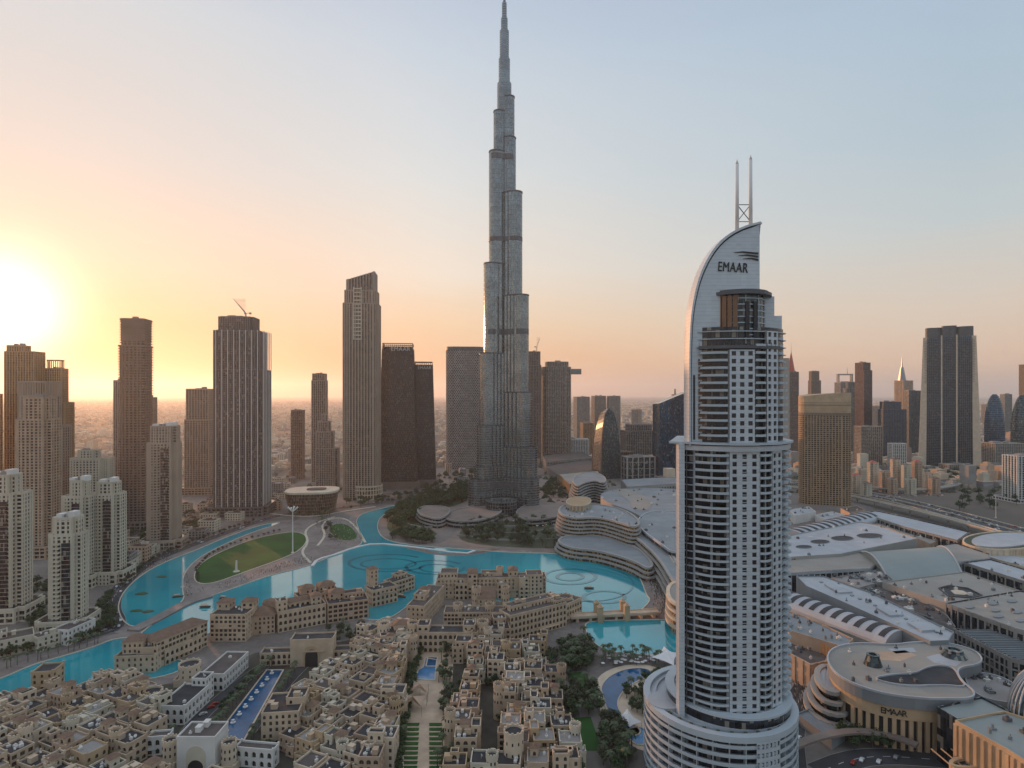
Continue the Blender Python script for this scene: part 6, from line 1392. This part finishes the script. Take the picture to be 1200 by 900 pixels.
# fountain mast, small monument, jet
def pole(label, a, b, h, r=.7, name='flagpole', top='v', m='white'):
    c = G(a, b); T = thing(name, label, 'pole', (*c, 0)); e = MB(); e.prism(circ(0, 0, r*3, 16), 0, 1.2, top=circ(0, 0, r*2, 16)); e.build('base', M['cream'], T)
    e = MB(); e.tube((0, 0, 1), (0, 0, h), r, r*.6, 10); e.build('shaft', M[m], T)
    if top == 'v':
        e = MB()
        for s in (-1, 1): e.tube((0, 0, h-1), (s*6, 0, h+5), .4, 1.2, 6); e.tube((0, 0, h-1), (0, s*5, h+5), .4, 1.2, 6)
        e.build('branching_top', M[m], T)
pole('tall white mast with a branching top on the big lawn', 343, 648, 50, .8)
pole('short white monument on a round plinth near the front edge of the lawn', 277, 670, 12, 1.3, 'monument', '')
pole('white mast standing in the round basin beside the island tip', 214, 688, 26, .7, 'mast', '')
pole('tall white light mast beside the highway at the right', 1167, 607, 36, .5, 'light_mast', '')

# ---------------------------------------------------------------- trees
def leaf_cloud(n, clumps, size, rn):
    e = MB()
    for _ in range(n):
        cx_, cy_, cz_, r = rn.choice(clumps)
        while True:
            x, y, z = rn.uniform(-1, 1), rn.uniform(-1, 1), rn.uniform(-1, 1); d = x*x+y*y+z*z
            if d < 1 and d > .12: break
        s = size*rn.uniform(.6, 1.3); a, b = rn.uniform(0, 2*pi), rn.uniform(-1.1, 1.1)
        u = (cos(a)*s, sin(a)*s, sin(b)*s*.5); w = (-sin(a)*cos(b)*s, cos(a)*cos(b)*s, sin(b)*s)
        X = (cx_+x*r, cy_+y*r, cz_+z*r*.75)
        e.add([tuple(X[i]-u[i]*.5-w[i]*.5 for i in range(3)), tuple(X[i]+u[i]*.5-w[i]*.3 for i in range(3)), tuple(X[i]+u[i]*.4+w[i]*.5 for i in range(3)), tuple(X[i]-u[i]*.5+w[i]*.4 for i in range(3))], [(0, 1, 2, 3)])
    return e
def make_tree(seed, m, H_=8.0, R_=3.4):
    rn = random.Random(seed); T = thing('tree', 'tree', 'tree'); e = MB(); e.tube((0, 0, 0), (.1, .1, H_*.45), .28, .2, 7); cl = []
    for k in range(7):
        a = 2*pi*k/7+rn.uniform(-.3, .3); r = R_*rn.uniform(.35, .7); p = (cos(a)*r, sin(a)*r, H_*rn.uniform(.5, .8)); e.tube((.1, .1, H_*rn.uniform(.3, .45)), p, .12, .05, 5); cl.append((*p, R_*rn.uniform(.38, .55)))
    cl.append((0, 0, H_*.85, R_*.55)); t_ = e.build('trunk', M['bark'], T); c_ = leaf_cloud(420, cl, .75, rn).build('crown', M[m], T); return T, [t_, c_]
def make_palm(seed, H_=9.0):
    rn = random.Random(seed); T = thing('palm_tree', 'palm', 'palm tree'); e = MB(); pts = [(.15*sin(k), .1*k, H_*k/5) for k in range(6)]
    for k in range(5): e.tube(pts[k], pts[k+1], .32-.03*k, .29-.03*k, 7)
    t_ = e.build('trunk', M['bark'], T); e = MB(); o = pts[-1]
    for k in range(17):
        a = 2*pi*k/17*2+rn.uniform(-.2, .2); up = .75 if k % 2 else .2; L_ = 3.1; prev = None
        for j in range(7):
            t = j/6; x = L_*t; z = up*2.2*t-2.6*t*t; w = .62*sin(pi*min(t*.9+.12, 1))
            l = (o[0]+cos(a)*x-sin(a)*w, o[1]+sin(a)*x+cos(a)*w, o[2]+z-.25*w); r = (o[0]+cos(a)*x+sin(a)*w, o[1]+sin(a)*x-cos(a)*w, o[2]+z-.25*w); c = (o[0]+cos(a)*x, o[1]+sin(a)*x, o[2]+z)
            if prev: e.add([*prev, l, c, r], [(0, 1, 4, 3), (1, 2, 5, 4)])
            prev = (l, c, r)
    c_ = e.build('crown', M['palmleaf'], T); return T, [t_, c_]
PLACED = []
def plant(kind, x, y, label, group, sc=1.0, zb=0.05): PLACED.append((kind, x, y, label, group, sc, zb))
PROT = {}
def flush():
    """the 290 nearest trees and every palm stand as objects of their own, the farther trees as one wood"""
    trees = sorted([p for p in PLACED if p[0] != 'palm'], key=lambda p: p[2]/p[5]); palms = sorted([p for p in PLACED if p[0] == 'palm'], key=lambda p: p[2])
    wood = MB()
    def one(p, far=False):
        kind, x, y, label, group, sc, zb = p; v = RN.randrange(3); a = RN.uniform(0, 6.28); key = (kind, v)
        if key not in PROT:
            T, kids = make_palm(v+9, 8+v) if kind == 'palm' else make_tree(v+3*(kind == 'olive'), 'leaf2' if kind == 'olive' else 'leaf', 7+v*.8, 3.6)
            PROT[key] = (T, kids, False)
        T, kids, u = PROT[key]
        if far:
            wood.mi = 0 if kind == 'olive' else 1; c, s = cos(a)*sc, sin(a)*sc
            for kid in kids:
                wood.mi = 2 if kid.name.startswith('trunk') else (0 if kind == 'olive' else 1); me = kid.data
                wood.add([(x+q.co.x*c-q.co.y*s, y+q.co.x*s+q.co.y*c, zb+q.co.z*sc) for q in me.vertices], [tuple(f.vertices) for f in me.polygons])
            return
        if not u:
            PROT[key] = (T, kids, True); T.location = (x, y, zb); T.rotation_euler = (0, 0, a); T.scale = (sc,)*3; T['label'] = label; T['group'] = group
        else: c = copy_tree(T, kids, (x, y, zb), a, sc, label); c['group'] = group
    for p in trees[:290]+palms: one(p)
    for p in trees[290:]: one(p, True)
    if wood.f: tag(wood.build('park_trees', [M['leaf2'], M['leaf'], M['bark']]), 'farther trees of the parks and streets seen as dark green masses', 'trees', kind='stuff')
def row(kind, pts, n, label, group, sc=1.0, jit=1.0):
    q = [G(*p) for p in pts]; seg = [math.hypot(b[0]-a[0], b[1]-a[1]) for a, b in zip(q, q[1:])]; tot = sum(seg)
    for k in range(n):
        d = tot*(k+.5)/n; i = 0
        while d > seg[i] and i < len(seg)-1: d -= seg[i]; i += 1
        u = lerp(q[i], q[i+1], d/seg[i]); plant(kind, u[0]+RN.uniform(-jit, jit), u[1]+RN.uniform(-jit, jit), label, group, sc*RN.uniform(.85, 1.15))
def scatter(kind, pts, n, label, group, sc=1.0, avoid=True, mind=0):
    P = GP(pts); xs = [u for u, v in P]; ys = [v for u, v in P]; k = 0; tr = 0; done = []
    while k < n and tr < n*60:
        tr += 1; u = (RN.uniform(min(xs), max(xs)), RN.uniform(min(ys), max(ys)))
        if not inside(u, P) or any(inside(u, w_) for w_ in lakepoly.values()): continue
        if any(math.hypot(u[0]-w[0], u[1]-w[1]) < mind for w in done): continue
        done.append(u); plant(kind if kind != 'mix' else RN.choice(('tree', 'olive', 'palm')), *u, label, group, sc*RN.uniform(.75, 1.3)); k += 1
row('palm', [(240, 872), (305, 792), (322, 778)], 20, 'palm in the row along the left side of the long pool', 'palms left of the long pool', .8)
row('palm', [(292, 872), (318, 838), (346, 786)], 18, 'palm in the row along the right side of the long pool', 'palms right of the long pool', .8)
row('tree', [(255, 836), (300, 788)], 10, 'dark bushy tree beside the white arcade wings', 'trees beside the white arcade wings', .6)
scatter('tree', [(462, 905), (474, 842), (482, 800), (490, 762), (494, 762), (484, 805), (474, 860), (470, 905)], 34, 'dark tree on the left edge of the garden axis', 'trees left of the garden axis', .7, mind=2.5)
scatter('mix', [(512, 905), (518, 842), (514, 800), (514, 762), (530, 762), (530, 850), (522, 905)], 34, 'dark tree on the right edge of the garden axis', 'trees right of the garden axis', .75, mind=2.5)
scatter('tree', [(284, 884), (330, 884), (330, 872), (290, 872)], 12, 'bush on the terrace above the right white arcade wall', 'bushes above the right white arcade', .5)
scatter('mix', [(640, 870), (636, 780), (650, 758), (690, 752), (700, 790), (668, 786), (660, 830)], 80, 'tree in the garden between the market and the resort pool', 'trees between market and resort pool', .95, mind=3)
scatter('mix', [(668, 842), (668, 808), (696, 806), (704, 830), (712, 850), (706, 838)], 34, 'tree around the two small garden lawns', 'trees around the garden lawns', .9, mind=3)
scatter('mix', [(706, 905), (706, 850), (722, 850), (745, 880), (740, 905)], 34, 'dark tree at the foot of the resort pool', 'trees at the foot of the resort pool', .95, mind=3)
scatter('mix', [(736, 830), (732, 815), (745, 802), (770, 795), (782, 810), (770, 840), (755, 850)], 30, 'dense tree on the island of the resort pool', 'trees on the resort pool island', .9, mind=2.5)
scatter('palm', [(700, 782), (700, 766), (760, 768), (785, 772), (760, 780)], 30, 'palm on the beach between the resort pool and the south pool', 'palms on the south pool beach', .8, mind=2.5)
scatter('tree', [(448, 616), (460, 600), (500, 582), (545, 572), (552, 576), (545, 590), (500, 598), (488, 610), (470, 622)], 170, 'tree of the dense park left of the tallest skyscraper', 'trees of the park by the skyscraper', 1.7, mind=5)
scatter('tree', [(456, 632), (470, 622), (505, 630), (512, 637), (490, 638)], 34, 'dark tree on the park shore facing the floating walkway', 'trees on the park shore', 1.3, mind=3.5)
scatter('mix', [(545, 634), (545, 612), (640, 610), (650, 625), (690, 640), (640, 643)], 120, 'tree on the terraces in front of the tallest skyscraper', 'trees before the skyscraper', 1.3, mind=4)
scatter('tree', [(640, 596), (636, 570), (650, 566), (660, 580), (655, 600)], 20, 'tree between the skyscraper and the stepped hotel', 'trees behind the curved hotel', 1.2, mind=5)
row('tree', [(-40, 778), (30, 765), (60, 759)], 14, 'tree before the low white building at the left edge', 'trees before the low white building', .9, 2)
row('palm', [(-20, 790), (60, 770), (120, 752)], 16, 'palm on the promenade along the canal', 'palms on the canal promenade', .85, 2)
scatter('tree', [(112, 744), (116, 712), (128, 690), (134, 700), (132, 738)], 26, 'tree between the white towers and the round basin', 'trees by the round basin', .95, mind=3)
row('olive', [(140, 690), (170, 664), (205, 645), (250, 628), (300, 612)], 30, 'small tree on the promenade of the round basin', 'trees on the basin promenade', .8)
row('olive', [(232, 684), (230, 668), (245, 652), (275, 638), (330, 622)], 26, 'small tree on the back rim of the big lawn', 'trees on the back rim of the lawn', .55, .5)
scatter('olive', [(384, 634), (378, 618), (386, 612), (396, 634)], 14, 'small tree between the two lawns', 'trees between the two lawns', .7, mind=3)
scatter('tree', [(140, 640), (200, 615), (240, 605), (248, 615), (200, 640), (150, 665)], 36, 'tree among the streets behind the basin', 'trees behind the basin', 1.0, mind=5)
scatter('tree', [(30, 740), (32, 690), (56, 680), (56, 735)], 20, 'tree in the yard between the left towers', 'trees between the left towers', 1.0, mind=3)
scatter('tree', [(1080, 568), (1075, 552), (1160, 548), (1165, 560), (1120, 568)], 60, 'tree at the foot of the biggest slab tower', 'trees before the biggest slab tower', 1.9, mind=8)
scatter('tree', [(1120, 600), (1125, 580), (1200, 575), (1210, 590), (1180, 598)], 26, 'tree between flyover and highway at the right', 'trees between the roads', 1.7, mind=7)
scatter('mix', [(378, 756), (384, 740), (430, 735), (436, 742), (420, 756)], 18, 'tree in the hotel court behind the great gate', 'trees behind the great gate', .9, mind=3)
scatter('tree', [(990, 880), (985, 860), (1040, 866), (1050, 880)], 12, 'tree on the forecourt of the lettered rotunda', 'trees before the lettered rotunda', .9, mind=3)
scatter('mix', [(534, 735), (536, 716), (556, 715), (558, 734)], 10, 'tree in the left court of the market', 'trees in the left market court', .8, mind=2.5)
scatter('mix', [(600, 738), (600, 718), (625, 716), (628, 736)], 10, 'tree in the right court of the market', 'trees in the right market court', .8, mind=2.5)
# street trees squeezed between the houses
hx = [h_[0] for h_ in HOUSES]; k = 0; tr = 0
while k < 260 and tr < 14000:
    tr += 1; h_ = RN.choice(HOUSES); a = RN.uniform(0, 6.28); d = RN.uniform(7, 11); u = (h_[0][0]+cos(a)*d, h_[0][1]+sin(a)*d)
    if min(math.hypot(u[0]-q[0], u[1]-q[1]) for q in hx) < 7.0 or any(inside(u, w_) for w_ in lakepoly.values()): continue
    plant(RN.choice(('tree', 'tree', 'palm')), *u, 'tree in a lane between the sandy houses', 'trees in the lanes of the old quarter', RN.uniform(.6, .95)); k += 1
scatter('tree', [(120, 640), (180, 612), (260, 596), (330, 584), (330, 592), (250, 612), (180, 640), (130, 660)], 60, 'tree along the streets left of the round hall', 'trees along the inner streets', 1.2, mind=7)
scatter('tree', [(400, 600), (404, 590), (470, 582), (500, 576), (480, 586), (440, 592)], 30, 'tree along the avenue beside the tall hotel tower', 'trees along the hotel avenue', 1.2, mind=6)
scatter('tree', [(60, 760), (60, 740), (110, 735), (126, 742), (110, 752)], 14, 'tree at the foot of the shortest white tower', 'trees at the shortest white tower', .9, mind=4)
scatter('palm', [(392, 600), (330, 612), (355, 606), (372, 620), (384, 612)], 16, 'palm on the plaza before the round hall', 'palms on the round hall plaza', 1.0, mind=5)
scatter('mix', [(660, 790), (664, 760), (690, 757), (700, 775)], 20, 'tree on the walk beside the stone bridge', 'trees by the stone bridge', .9, mind=3)
scatter('tree', [(490, 574), (500, 560), (560, 552), (560, 584), (540, 590)], 60, 'tree behind the dense park left of the tallest skyscraper', 'trees behind the dense park', 1.5, mind=6)
scatter('tree', [(625, 600), (640, 566), (670, 560), (668, 590), (650, 604)], 50, 'tree right of the tallest skyscraper base', 'trees right of the skyscraper base', 1.4, mind=6)
for k, (pts, w) in enumerate((([(364, 660), (352, 648), (362, 636), (356, 622), (372, 612), (392, 606)], 3.0), ([(372, 640), (382, 628), (376, 616), (386, 608), (404, 607), (418, 618), (428, 636)], 3.0), ([(300, 600), (330, 604), (366, 606), (400, 600), (440, 594)], 4.0))):
    e, _ = path_px(pts, w, .75, '', None, .2); struct('path', e, M['cream'])
for k, (pts, w) in enumerate((([(548, 612), (575, 618), (610, 618), (645, 612)], 2), ([(540, 618), (575, 626), (620, 626), (660, 618)], 2), ([(536, 628), (580, 634), (630, 634), (680, 630)], 2), ([(462, 606), (478, 616), (500, 620), (520, 616)], 2), ([(470, 598), (490, 610), (512, 612)], 2))):
    e, _ = path_px(pts, w, 2.4, '', None, 0); tag(e.build('terrace_wall', M['conc']), ['upper long curved terrace wall before the tallest skyscraper', 'middle long curved terrace wall before the tallest skyscraper', 'lowest long curved terrace wall before the tallest skyscraper', 'lower short curved wall in the park by the slatted pavilion', 'upper short curved wall in the park by the slatted pavilion'][k], 'wall')
flush()

# ---------------------------------------------------------------- vehicles, boats, people
def make_car(m, seed):
    T = thing('car', 'car', 'car'); e = MB()
    prof = [(-2.2, .35), (2.2, .35), (2.25, .8), (1.2, .95), (.6, 1.42), (-1.1, 1.45), (-1.8, .98), (-2.25, .9)]
    for (y0, y1) in ((-.88, .88),): e.add([(x, y0, z) for x, z in prof]+[(x, y1, z) for x, z in prof], [(i, (i+1) % 8, 8+(i+1) % 8, 8+i) for i in range(8)]+[tuple(range(7, -1, -1)), tuple(range(8, 16))])
    b = e.build('body', M[m], T); e = MB(); e.box(-.25, 0, 1.0, 2.0, 1.8, .36); g_ = e.build('window', M['window'], T); ks = [b, g_]
    for x in (-1.4, 1.4):
        for y in (-.85, .85): w = MB(); w.tube((x, y-.1, .33), (x, y+.1, .33), .33, n=10); ks.append(w.build('wheel', M['dark'], T))
    return T, ks
cm_ = {}
for nm, c in (('white', (.7, .7, .7)), ('grey', (.25, .26, .28)), ('black', (.03, .03, .035)), ('red', (.35, .04, .03)), ('silver', (.5, .5, .5))): M['car_'+nm] = mat('car_paint_'+nm, c, .3, .2, var=.02)
CP = {n: make_car('car_'+n, 1) for n in ('white', 'grey', 'black', 'red', 'silver')}; used = set()
def put_car(x, y, a, where, grp, z=.3):
    n = RN.choice(('white', 'white', 'grey', 'black', 'silver', 'red')); T, ks = CP[n]; lab = f'small {n} car {where}'
    if n not in used: used.add(n); T.location = (x, y, z); T.rotation_euler = (0, 0, a); T['label'] = lab; T['group'] = grp
    else: c = copy_tree(T, ks, (x, y, z), a, 1, lab); c['group'] = grp
for k in range(140):
    i = RN.randrange(len(qh)-1); a, b = qh[i], qh[i+1]; t = RN.random(); L_ = math.hypot(b[0]-a[0], b[1]-a[1]); off = (RN.randrange(8)-3.5)*5.7; dx, dy = (b[0]-a[0])/L_, (b[1]-a[1])/L_; u = lerp(a, b, t)
    if u[0] > 400: put_car(u[0]-dy*off, u[1]+dx*off, atan2(dy, dx)+(pi if off > 0 else 0), 'driving on the wide highway', 'cars on the highway', .27)
for k in range(90):
    u = G(RN.uniform(1045, 1105), RN.uniform(571, 582)); put_car(round(u[0]/3.2)*3.2, round(u[1]/7)*7, pi/2+.05, 'parked on the lot beyond the highway', 'cars parked beyond the highway', .1)
for k in range(60):
    i = RN.randrange(len(r1)-1); a, b = r1[i], r1[i+1]; L_ = math.hypot(b[0]-a[0], b[1]-a[1]) or 1; dx, dy = (b[0]-a[0])/L_, (b[1]-a[1])/L_; off = RN.choice((-3.4, 3.4)); u = lerp(a, b, RN.random()); put_car(u[0]-dy*off, u[1]+dx*off, atan2(dy, dx), 'on the shore road round the basin', 'cars on the shore road', .25)
for k, (a, b) in enumerate(((247, 830), (252, 826), (238, 838), (1010, 892), (1030, 894), (1050, 889), (940, 850), (1000, 895), (936, 866))): u = G(a, b); put_car(*u, .8, ('on the street left of the long pool' if a < 300 else 'on the road by the hotel podium'), 'cars on the near streets', .25)
for k, (a, b) in enumerate(((208, 700), (240, 712), (262, 702), (470, 700), (520, 690), (690, 690))):
    c = G(a, b); T = thing('boat', f'small dark wooden boat on the water, {ordw[k]} from the left', 'boat', (*c, .2), RN.uniform(-.4, .4)); e = MB(); h_ = [(-5, 0), (-3.5, -1.4), (3, -1.5), (5.5, 0), (3, 1.5), (-3.5, 1.4)]; e.prism([(x*.8, y*.7) for x, y in h_], -.1, 1.1, top=h_, bot=True); e.build('hull', M['bark'], T); e = MB(); e.box(-.4, 0, 2.5, 5, 2.6, .2)
    for x in (-2.6, 1.8):
        for y in (-1.1, 1.1): e.tube((x, y, 1), (x, y, 2.5), .08, n=4)
    e.build('canopy', M['sandp'], T)
# crowds on the promenades: nobody could count them
cr = MB()
def person_at(x, y, z, m): 
    cr.mi = m; a = RN.uniform(0, 3.1); c, s = cos(a), sin(a)
    for k in (-1, 1): cr.tube((x+c*.1*k, y+s*.1*k, z), (x+c*.11*k, y+s*.11*k, z+.85), .07, .1, 4, False)
    cr.prism([(x+u*c-v*s, y+u*s+v*c) for u, v in ((-.16, -.1), (.16, -.1), (.16, .1), (-.16, .1))], z+.83, z+1.45, top=[(x+u*c-v*s, y+u*s+v*c) for u, v in ((-.23, -.11), (.23, -.11), (.23, .11), (-.23, .11))])
    cr.mi = 3; cr.tube((x, y, z+1.45), (x, y, z+1.74), .09, .1, 6)
def crowd(pts, n, z=.3):
    P = GP(pts); xs = [u for u, v in P]; ys = [v for u, v in P]; k = 0; t = 0
    while k < n and t < 40*n:
        t += 1; u = (RN.uniform(min(xs), max(xs)), RN.uniform(min(ys), max(ys)))
        if inside(u, P) and not any(inside(u, w_) for w_ in lakepoly.values()): person_at(*u, z, RN.randrange(3)); k += 1
crowd([(648, 647), (700, 648), (742, 655), (766, 668), (786, 690), (788, 724), (765, 720), (766, 700), (756, 676), (738, 662), (700, 654), (660, 648)], 1500)
crowd([(932, 850), (928, 790), (940, 770), (968, 790), (955, 830)], 500)
crowd([(218, 700), (218, 670), (224, 690), (262, 690), (318, 671), (372, 657), (360, 652), (290, 672), (250, 688)], 260, .35)
crowd([(395, 640), (360, 612), (380, 605), (415, 612), (424, 634)], 220, .35); crowd([(140, 690), (136, 715), (130, 712), (134, 690), (160, 668), (200, 650), (200, 655)], 120)
tag(cr.build('crowd', [M['dark'], M['conc2'], M['white'], M['brown']]), 'crowd of people walking on the lake promenades', 'crowd', kind='stuff')
# parasols on the beach and terraces
um = MB(); um.tube((0, 0, 0), (0, 0, 2.4), .05, n=4); ume = um.mesh('post', M['steel']); uc = MB(); uc.prism(circ(0, 0, 1.5, 8), 2.2, 2.9, top=circ(0, 0, .1, 8)); uce = uc.mesh('canopy', M['sail'])
def parasols(pts, n, where):
    P = GP(pts); xs = [u for u, v in P]; ys = [v for u, v in P]; k = 0; t = 0
    while k < n and t < 40*n:
        t += 1; u = (RN.uniform(min(xs), max(xs)), RN.uniform(min(ys), max(ys)))
        if inside(u, P) and not any(inside(u, w_) for w_ in lakepoly.values()):
            T = thing('parasol', 'white parasol '+where, 'parasol', (*u, .15), 0, 'parasols '+where); inst('post', ume, T); inst('canopy', uce, T); k += 1
parasols([(705, 782), (705, 768), (780, 768), (785, 778)], 40, 'on the beach by the south pool'); parasols([(745, 812), (752, 800), (772, 808), (760, 830)], 18, 'on the resort pool island'); parasols([(600, 612), (650, 606), (655, 618), (600, 622)], 34, 'on the terrace before the skyscraper')
lampm = MB(); lampm.tube((0, 0, 0), (0, 0, 11), .14, .09, 6); lampm.tube((0, 0, 11), (2, 0, 11.5), .08, n=4); lm = lampm.mesh('post', M['steel']); lh = MB(); lh.box(2.2, 0, 11.35, 1.0, .35, .18); lhm = lh.mesh('lamp_head', M['dgrey'])
def lamps(q, off, stepm, where):
    acc = 0
    for a, b in zip(q, q[1:]):
        L_ = math.hypot(b[0]-a[0], b[1]-a[1])
        while acc < L_:
            u = lerp(a, b, acc/L_); dx, dy = (b[0]-a[0])/L_, (b[1]-a[1])/L_; T = thing('street_lamp', 'tall grey street lamp '+where, 'street lamp', (u[0]-dy*off, u[1]+dx*off, .1), atan2(dy, dx)-pi/2*(1 if off > 0 else -1), 'street lamps '+where); inst('post', lm, T); inst('lamp_head', lhm, T); acc += stepm
        acc -= L_
lamps(qh, 24, 45, 'on the far side of the highway'); lamps(r1, 8.5, 28, 'along the shore road')

# ---------------------------------------------------------------- the low city to the horizon
def lowhouse(e, x, y, w, d, h, a, rn):
    e.mi = rn.randrange(4); p = [(x+u, y+v) for u, v in rot([(-w/2, -d/2), (w/2, -d/2), (w/2, d/2), (-w/2, d/2)], a)]; e.prism(p, 0, h)
    if rn.random() < .5: s = rn.uniform(.3, .6); e.prism([(x+(q[0]-x)*s, y+(q[1]-y)*s) for q in p], h-.1, h+rn.uniform(2, 4))
rn = random.Random(99); KEEP = [o_ for o_ in []]
towers_xy = [(o_.location[0], o_.location[1]) for o_ in bpy.context.scene.objects if o_.parent is None and o_.get('category') in ('tower', 'building', 'apartment block', 'skyscraper', 'hotel')]
ROADS = [ribbon(qh, 90)[0]+ribbon(qh, 90)[1][::-1]]
def okp(x, y, r=45):
    if any(abs(x-u) < r and abs(y-v) < r for u, v in towers_xy): return False
    return not any(inside((x, y), q) for q in ROADS)
mats4 = [M['sand2'], M['cream'], M['sandp'], M['conc']]
near_n = 0; t = 0
def small_block(x, y, lab, grp, mi, rn, hmin=6, hmax=16, wm=26):
    w, d, h = rn.uniform(12, wm), rn.uniform(10, wm*.8), rn.uniform(hmin, hmax); a = rn.choice((.25, .25+pi/2, .0)); e = MB(); T = thing('low_building', lab, 'building', (x, y, 0), a, grp)
    p = [(-w/2, -d/2), (w/2, -d/2), (w/2, d/2), (-w/2, d/2)]
    for i in range(4): wall_win(e, p[i], p[(i+1) % 4], 0, h, 3.6, 3.8, 2.0, 2.0, .9, .4, rnd=rn)
    e.mi = 0; e.ring(p, offset(p, -.5), h-.01, h+1); e.build('wall', [mats4[mi], M['window']], T)
    e = MB(); e.sheet(offset(p, -.3), h-.02); e.box(rn.uniform(-3, 3), 0, h-.05, w*.25, d*.3, 3)
    for k in range(3): e.box(rn.uniform(-.35, .35)*w, rn.uniform(-.35, .35)*d, h-.04, 2, 1.6, 1.4)
    e.build('roof', M['roof2'], T)
SITE = GP([(120, 650), (150, 628), (200, 604), (250, 592), (335, 580), (335, 596), (262, 620), (200, 642), (150, 668)]); placed_ = []
for _ in range(900):
    x, y = rn.uniform(-560, -280), rn.uniform(620, 1130)
    if len(placed_) > 44: break
    if not inside((x, y), SITE) or min([99]+[math.hypot(x-u, y-v) for u, v in placed_]) < 27 or not okp(x, y, 36) or any(inside((x, y), offset(w_, 22)) for w_ in lakepoly.values()): continue
    placed_.append((x, y)); small_block(x, y, 'low building among the streets between the crane tower and the basin', 'low buildings behind the basin', rn.randrange(4), rn)
where = (('far behind the left towers', lambda p: p < 300), ('between the crane tower and the dark office pair', lambda p: p < 520), ('beyond the skyscraper', lambda p: p < 700), ('behind the pointed sail tower', lambda p: p < 860), ('beyond the highway', lambda p: True))
while near_n < 240 and t < 9000:
    t += 1; py = 497+rn.random()**1.2*84; px = rn.uniform(-30, 1230); x, y = G(px, py)
    if not okp(x, y, 38) or (px < 120 and y < 1150) or (px < 560 and y < 1080) or (560 < px < 830 and y < 1500) or y < 1150 and px > 560: continue
    w, d, h = rn.uniform(14, 34), rn.uniform(12, 26), rn.uniform(7, 22); a = rn.choice((.2, .2+pi/2)); e = MB(); e.mi = 0
    wh = [s for s, f in where if f(px)][0]; mi = rn.randrange(4)
    T = thing('low_building', 'small pale low building '+wh, 'building', (x, y, 0), a, 'low buildings '+wh)
    p = [(-w/2, -d/2), (w/2, -d/2), (w/2, d/2), (-w/2, d/2)]
    for i in range(4): wall_win(e, p[i], p[(i+1) % 4], 0, h, 3.6, 4.2, 2.0, 1.8, 1, .3, rnd=rn)
    e.mi = 0; e.ring(p, offset(p, -.5), h-.01, h+1); e.build('wall', [mats4[mi], M['window']], T)
    e = MB(); e.sheet(offset(p, -.3), h-.02); e.box(rn.uniform(-3, 3), 0, h-.05, w*.25, d*.3, 3); e.build('roof', M['conc'], T); near_n += 1; towers_xy.append((x, y)) if near_n % 3 == 0 else None
far = MB(); rn = random.Random(5)
for k in range(26000):
    y = 1200+rn.random()**1.7*14000; x = rn.uniform(-1.05, 1.05)*y
    if not okp(x, y, 30) or (y < 1500 and x < 300): continue
    blk = (int(x/260)*13+int(y/260)*7) % 5
    if blk == 0 and y < 5000: continue
    s = 1 if y < 5000 else 1.9
    lowhouse(far, round(x/32)*32, round(y/32)*32, rn.uniform(12, 26)*s, rn.uniform(10, 24)*s, rn.uniform(6, 14)*(1+(rn.random() < .03)*2.5), .2, rn)
tag(far.build('low_rise_district', mats4), 'hazy low-rise districts reaching to the horizon', 'city', kind='stuff')
gt = MB(); rn = random.Random(8)
for k in range(5200):
    y = 1150+rn.random()**1.4*6000; x = rn.uniform(-1.0, 1.0)*y
    if not okp(x, y, 25): continue
    r = rn.uniform(3, 7); z = r*.9; n = 7; gt.prism([(x+r*cos(2*pi*j/n)*rn.uniform(.7, 1.2), y+r*sin(2*pi*j/n)*rn.uniform(.7, 1.2)) for j in range(n)], 0.3, z, top=[(x+r*.4*cos(2*pi*j/n), y+r*.4*sin(2*pi*j/n)) for j in range(n)])
tag(gt.build('distant_greenery', M['leaf2']), 'scattered dark treetops across the far districts', 'trees', kind='stuff')
# district roads out there
for nm, pts, w in (('road', [(120, 600), (210, 560), (330, 520), (480, 500), (620, 492)], 22), ('road', [(300, 570), (345, 540), (420, 515), (520, 505), (650, 500), (800, 498)], 20), ('road', [(480, 560), (500, 530), (512, 500)], 18), ('road', [(660, 545), (690, 520), (740, 500)], 16), ('road', [(1000, 545), (1080, 530), (1200, 520), (1290, 512)], 24)):
    road(nm, pts, w, .35, M['asphalt'], 0, False)
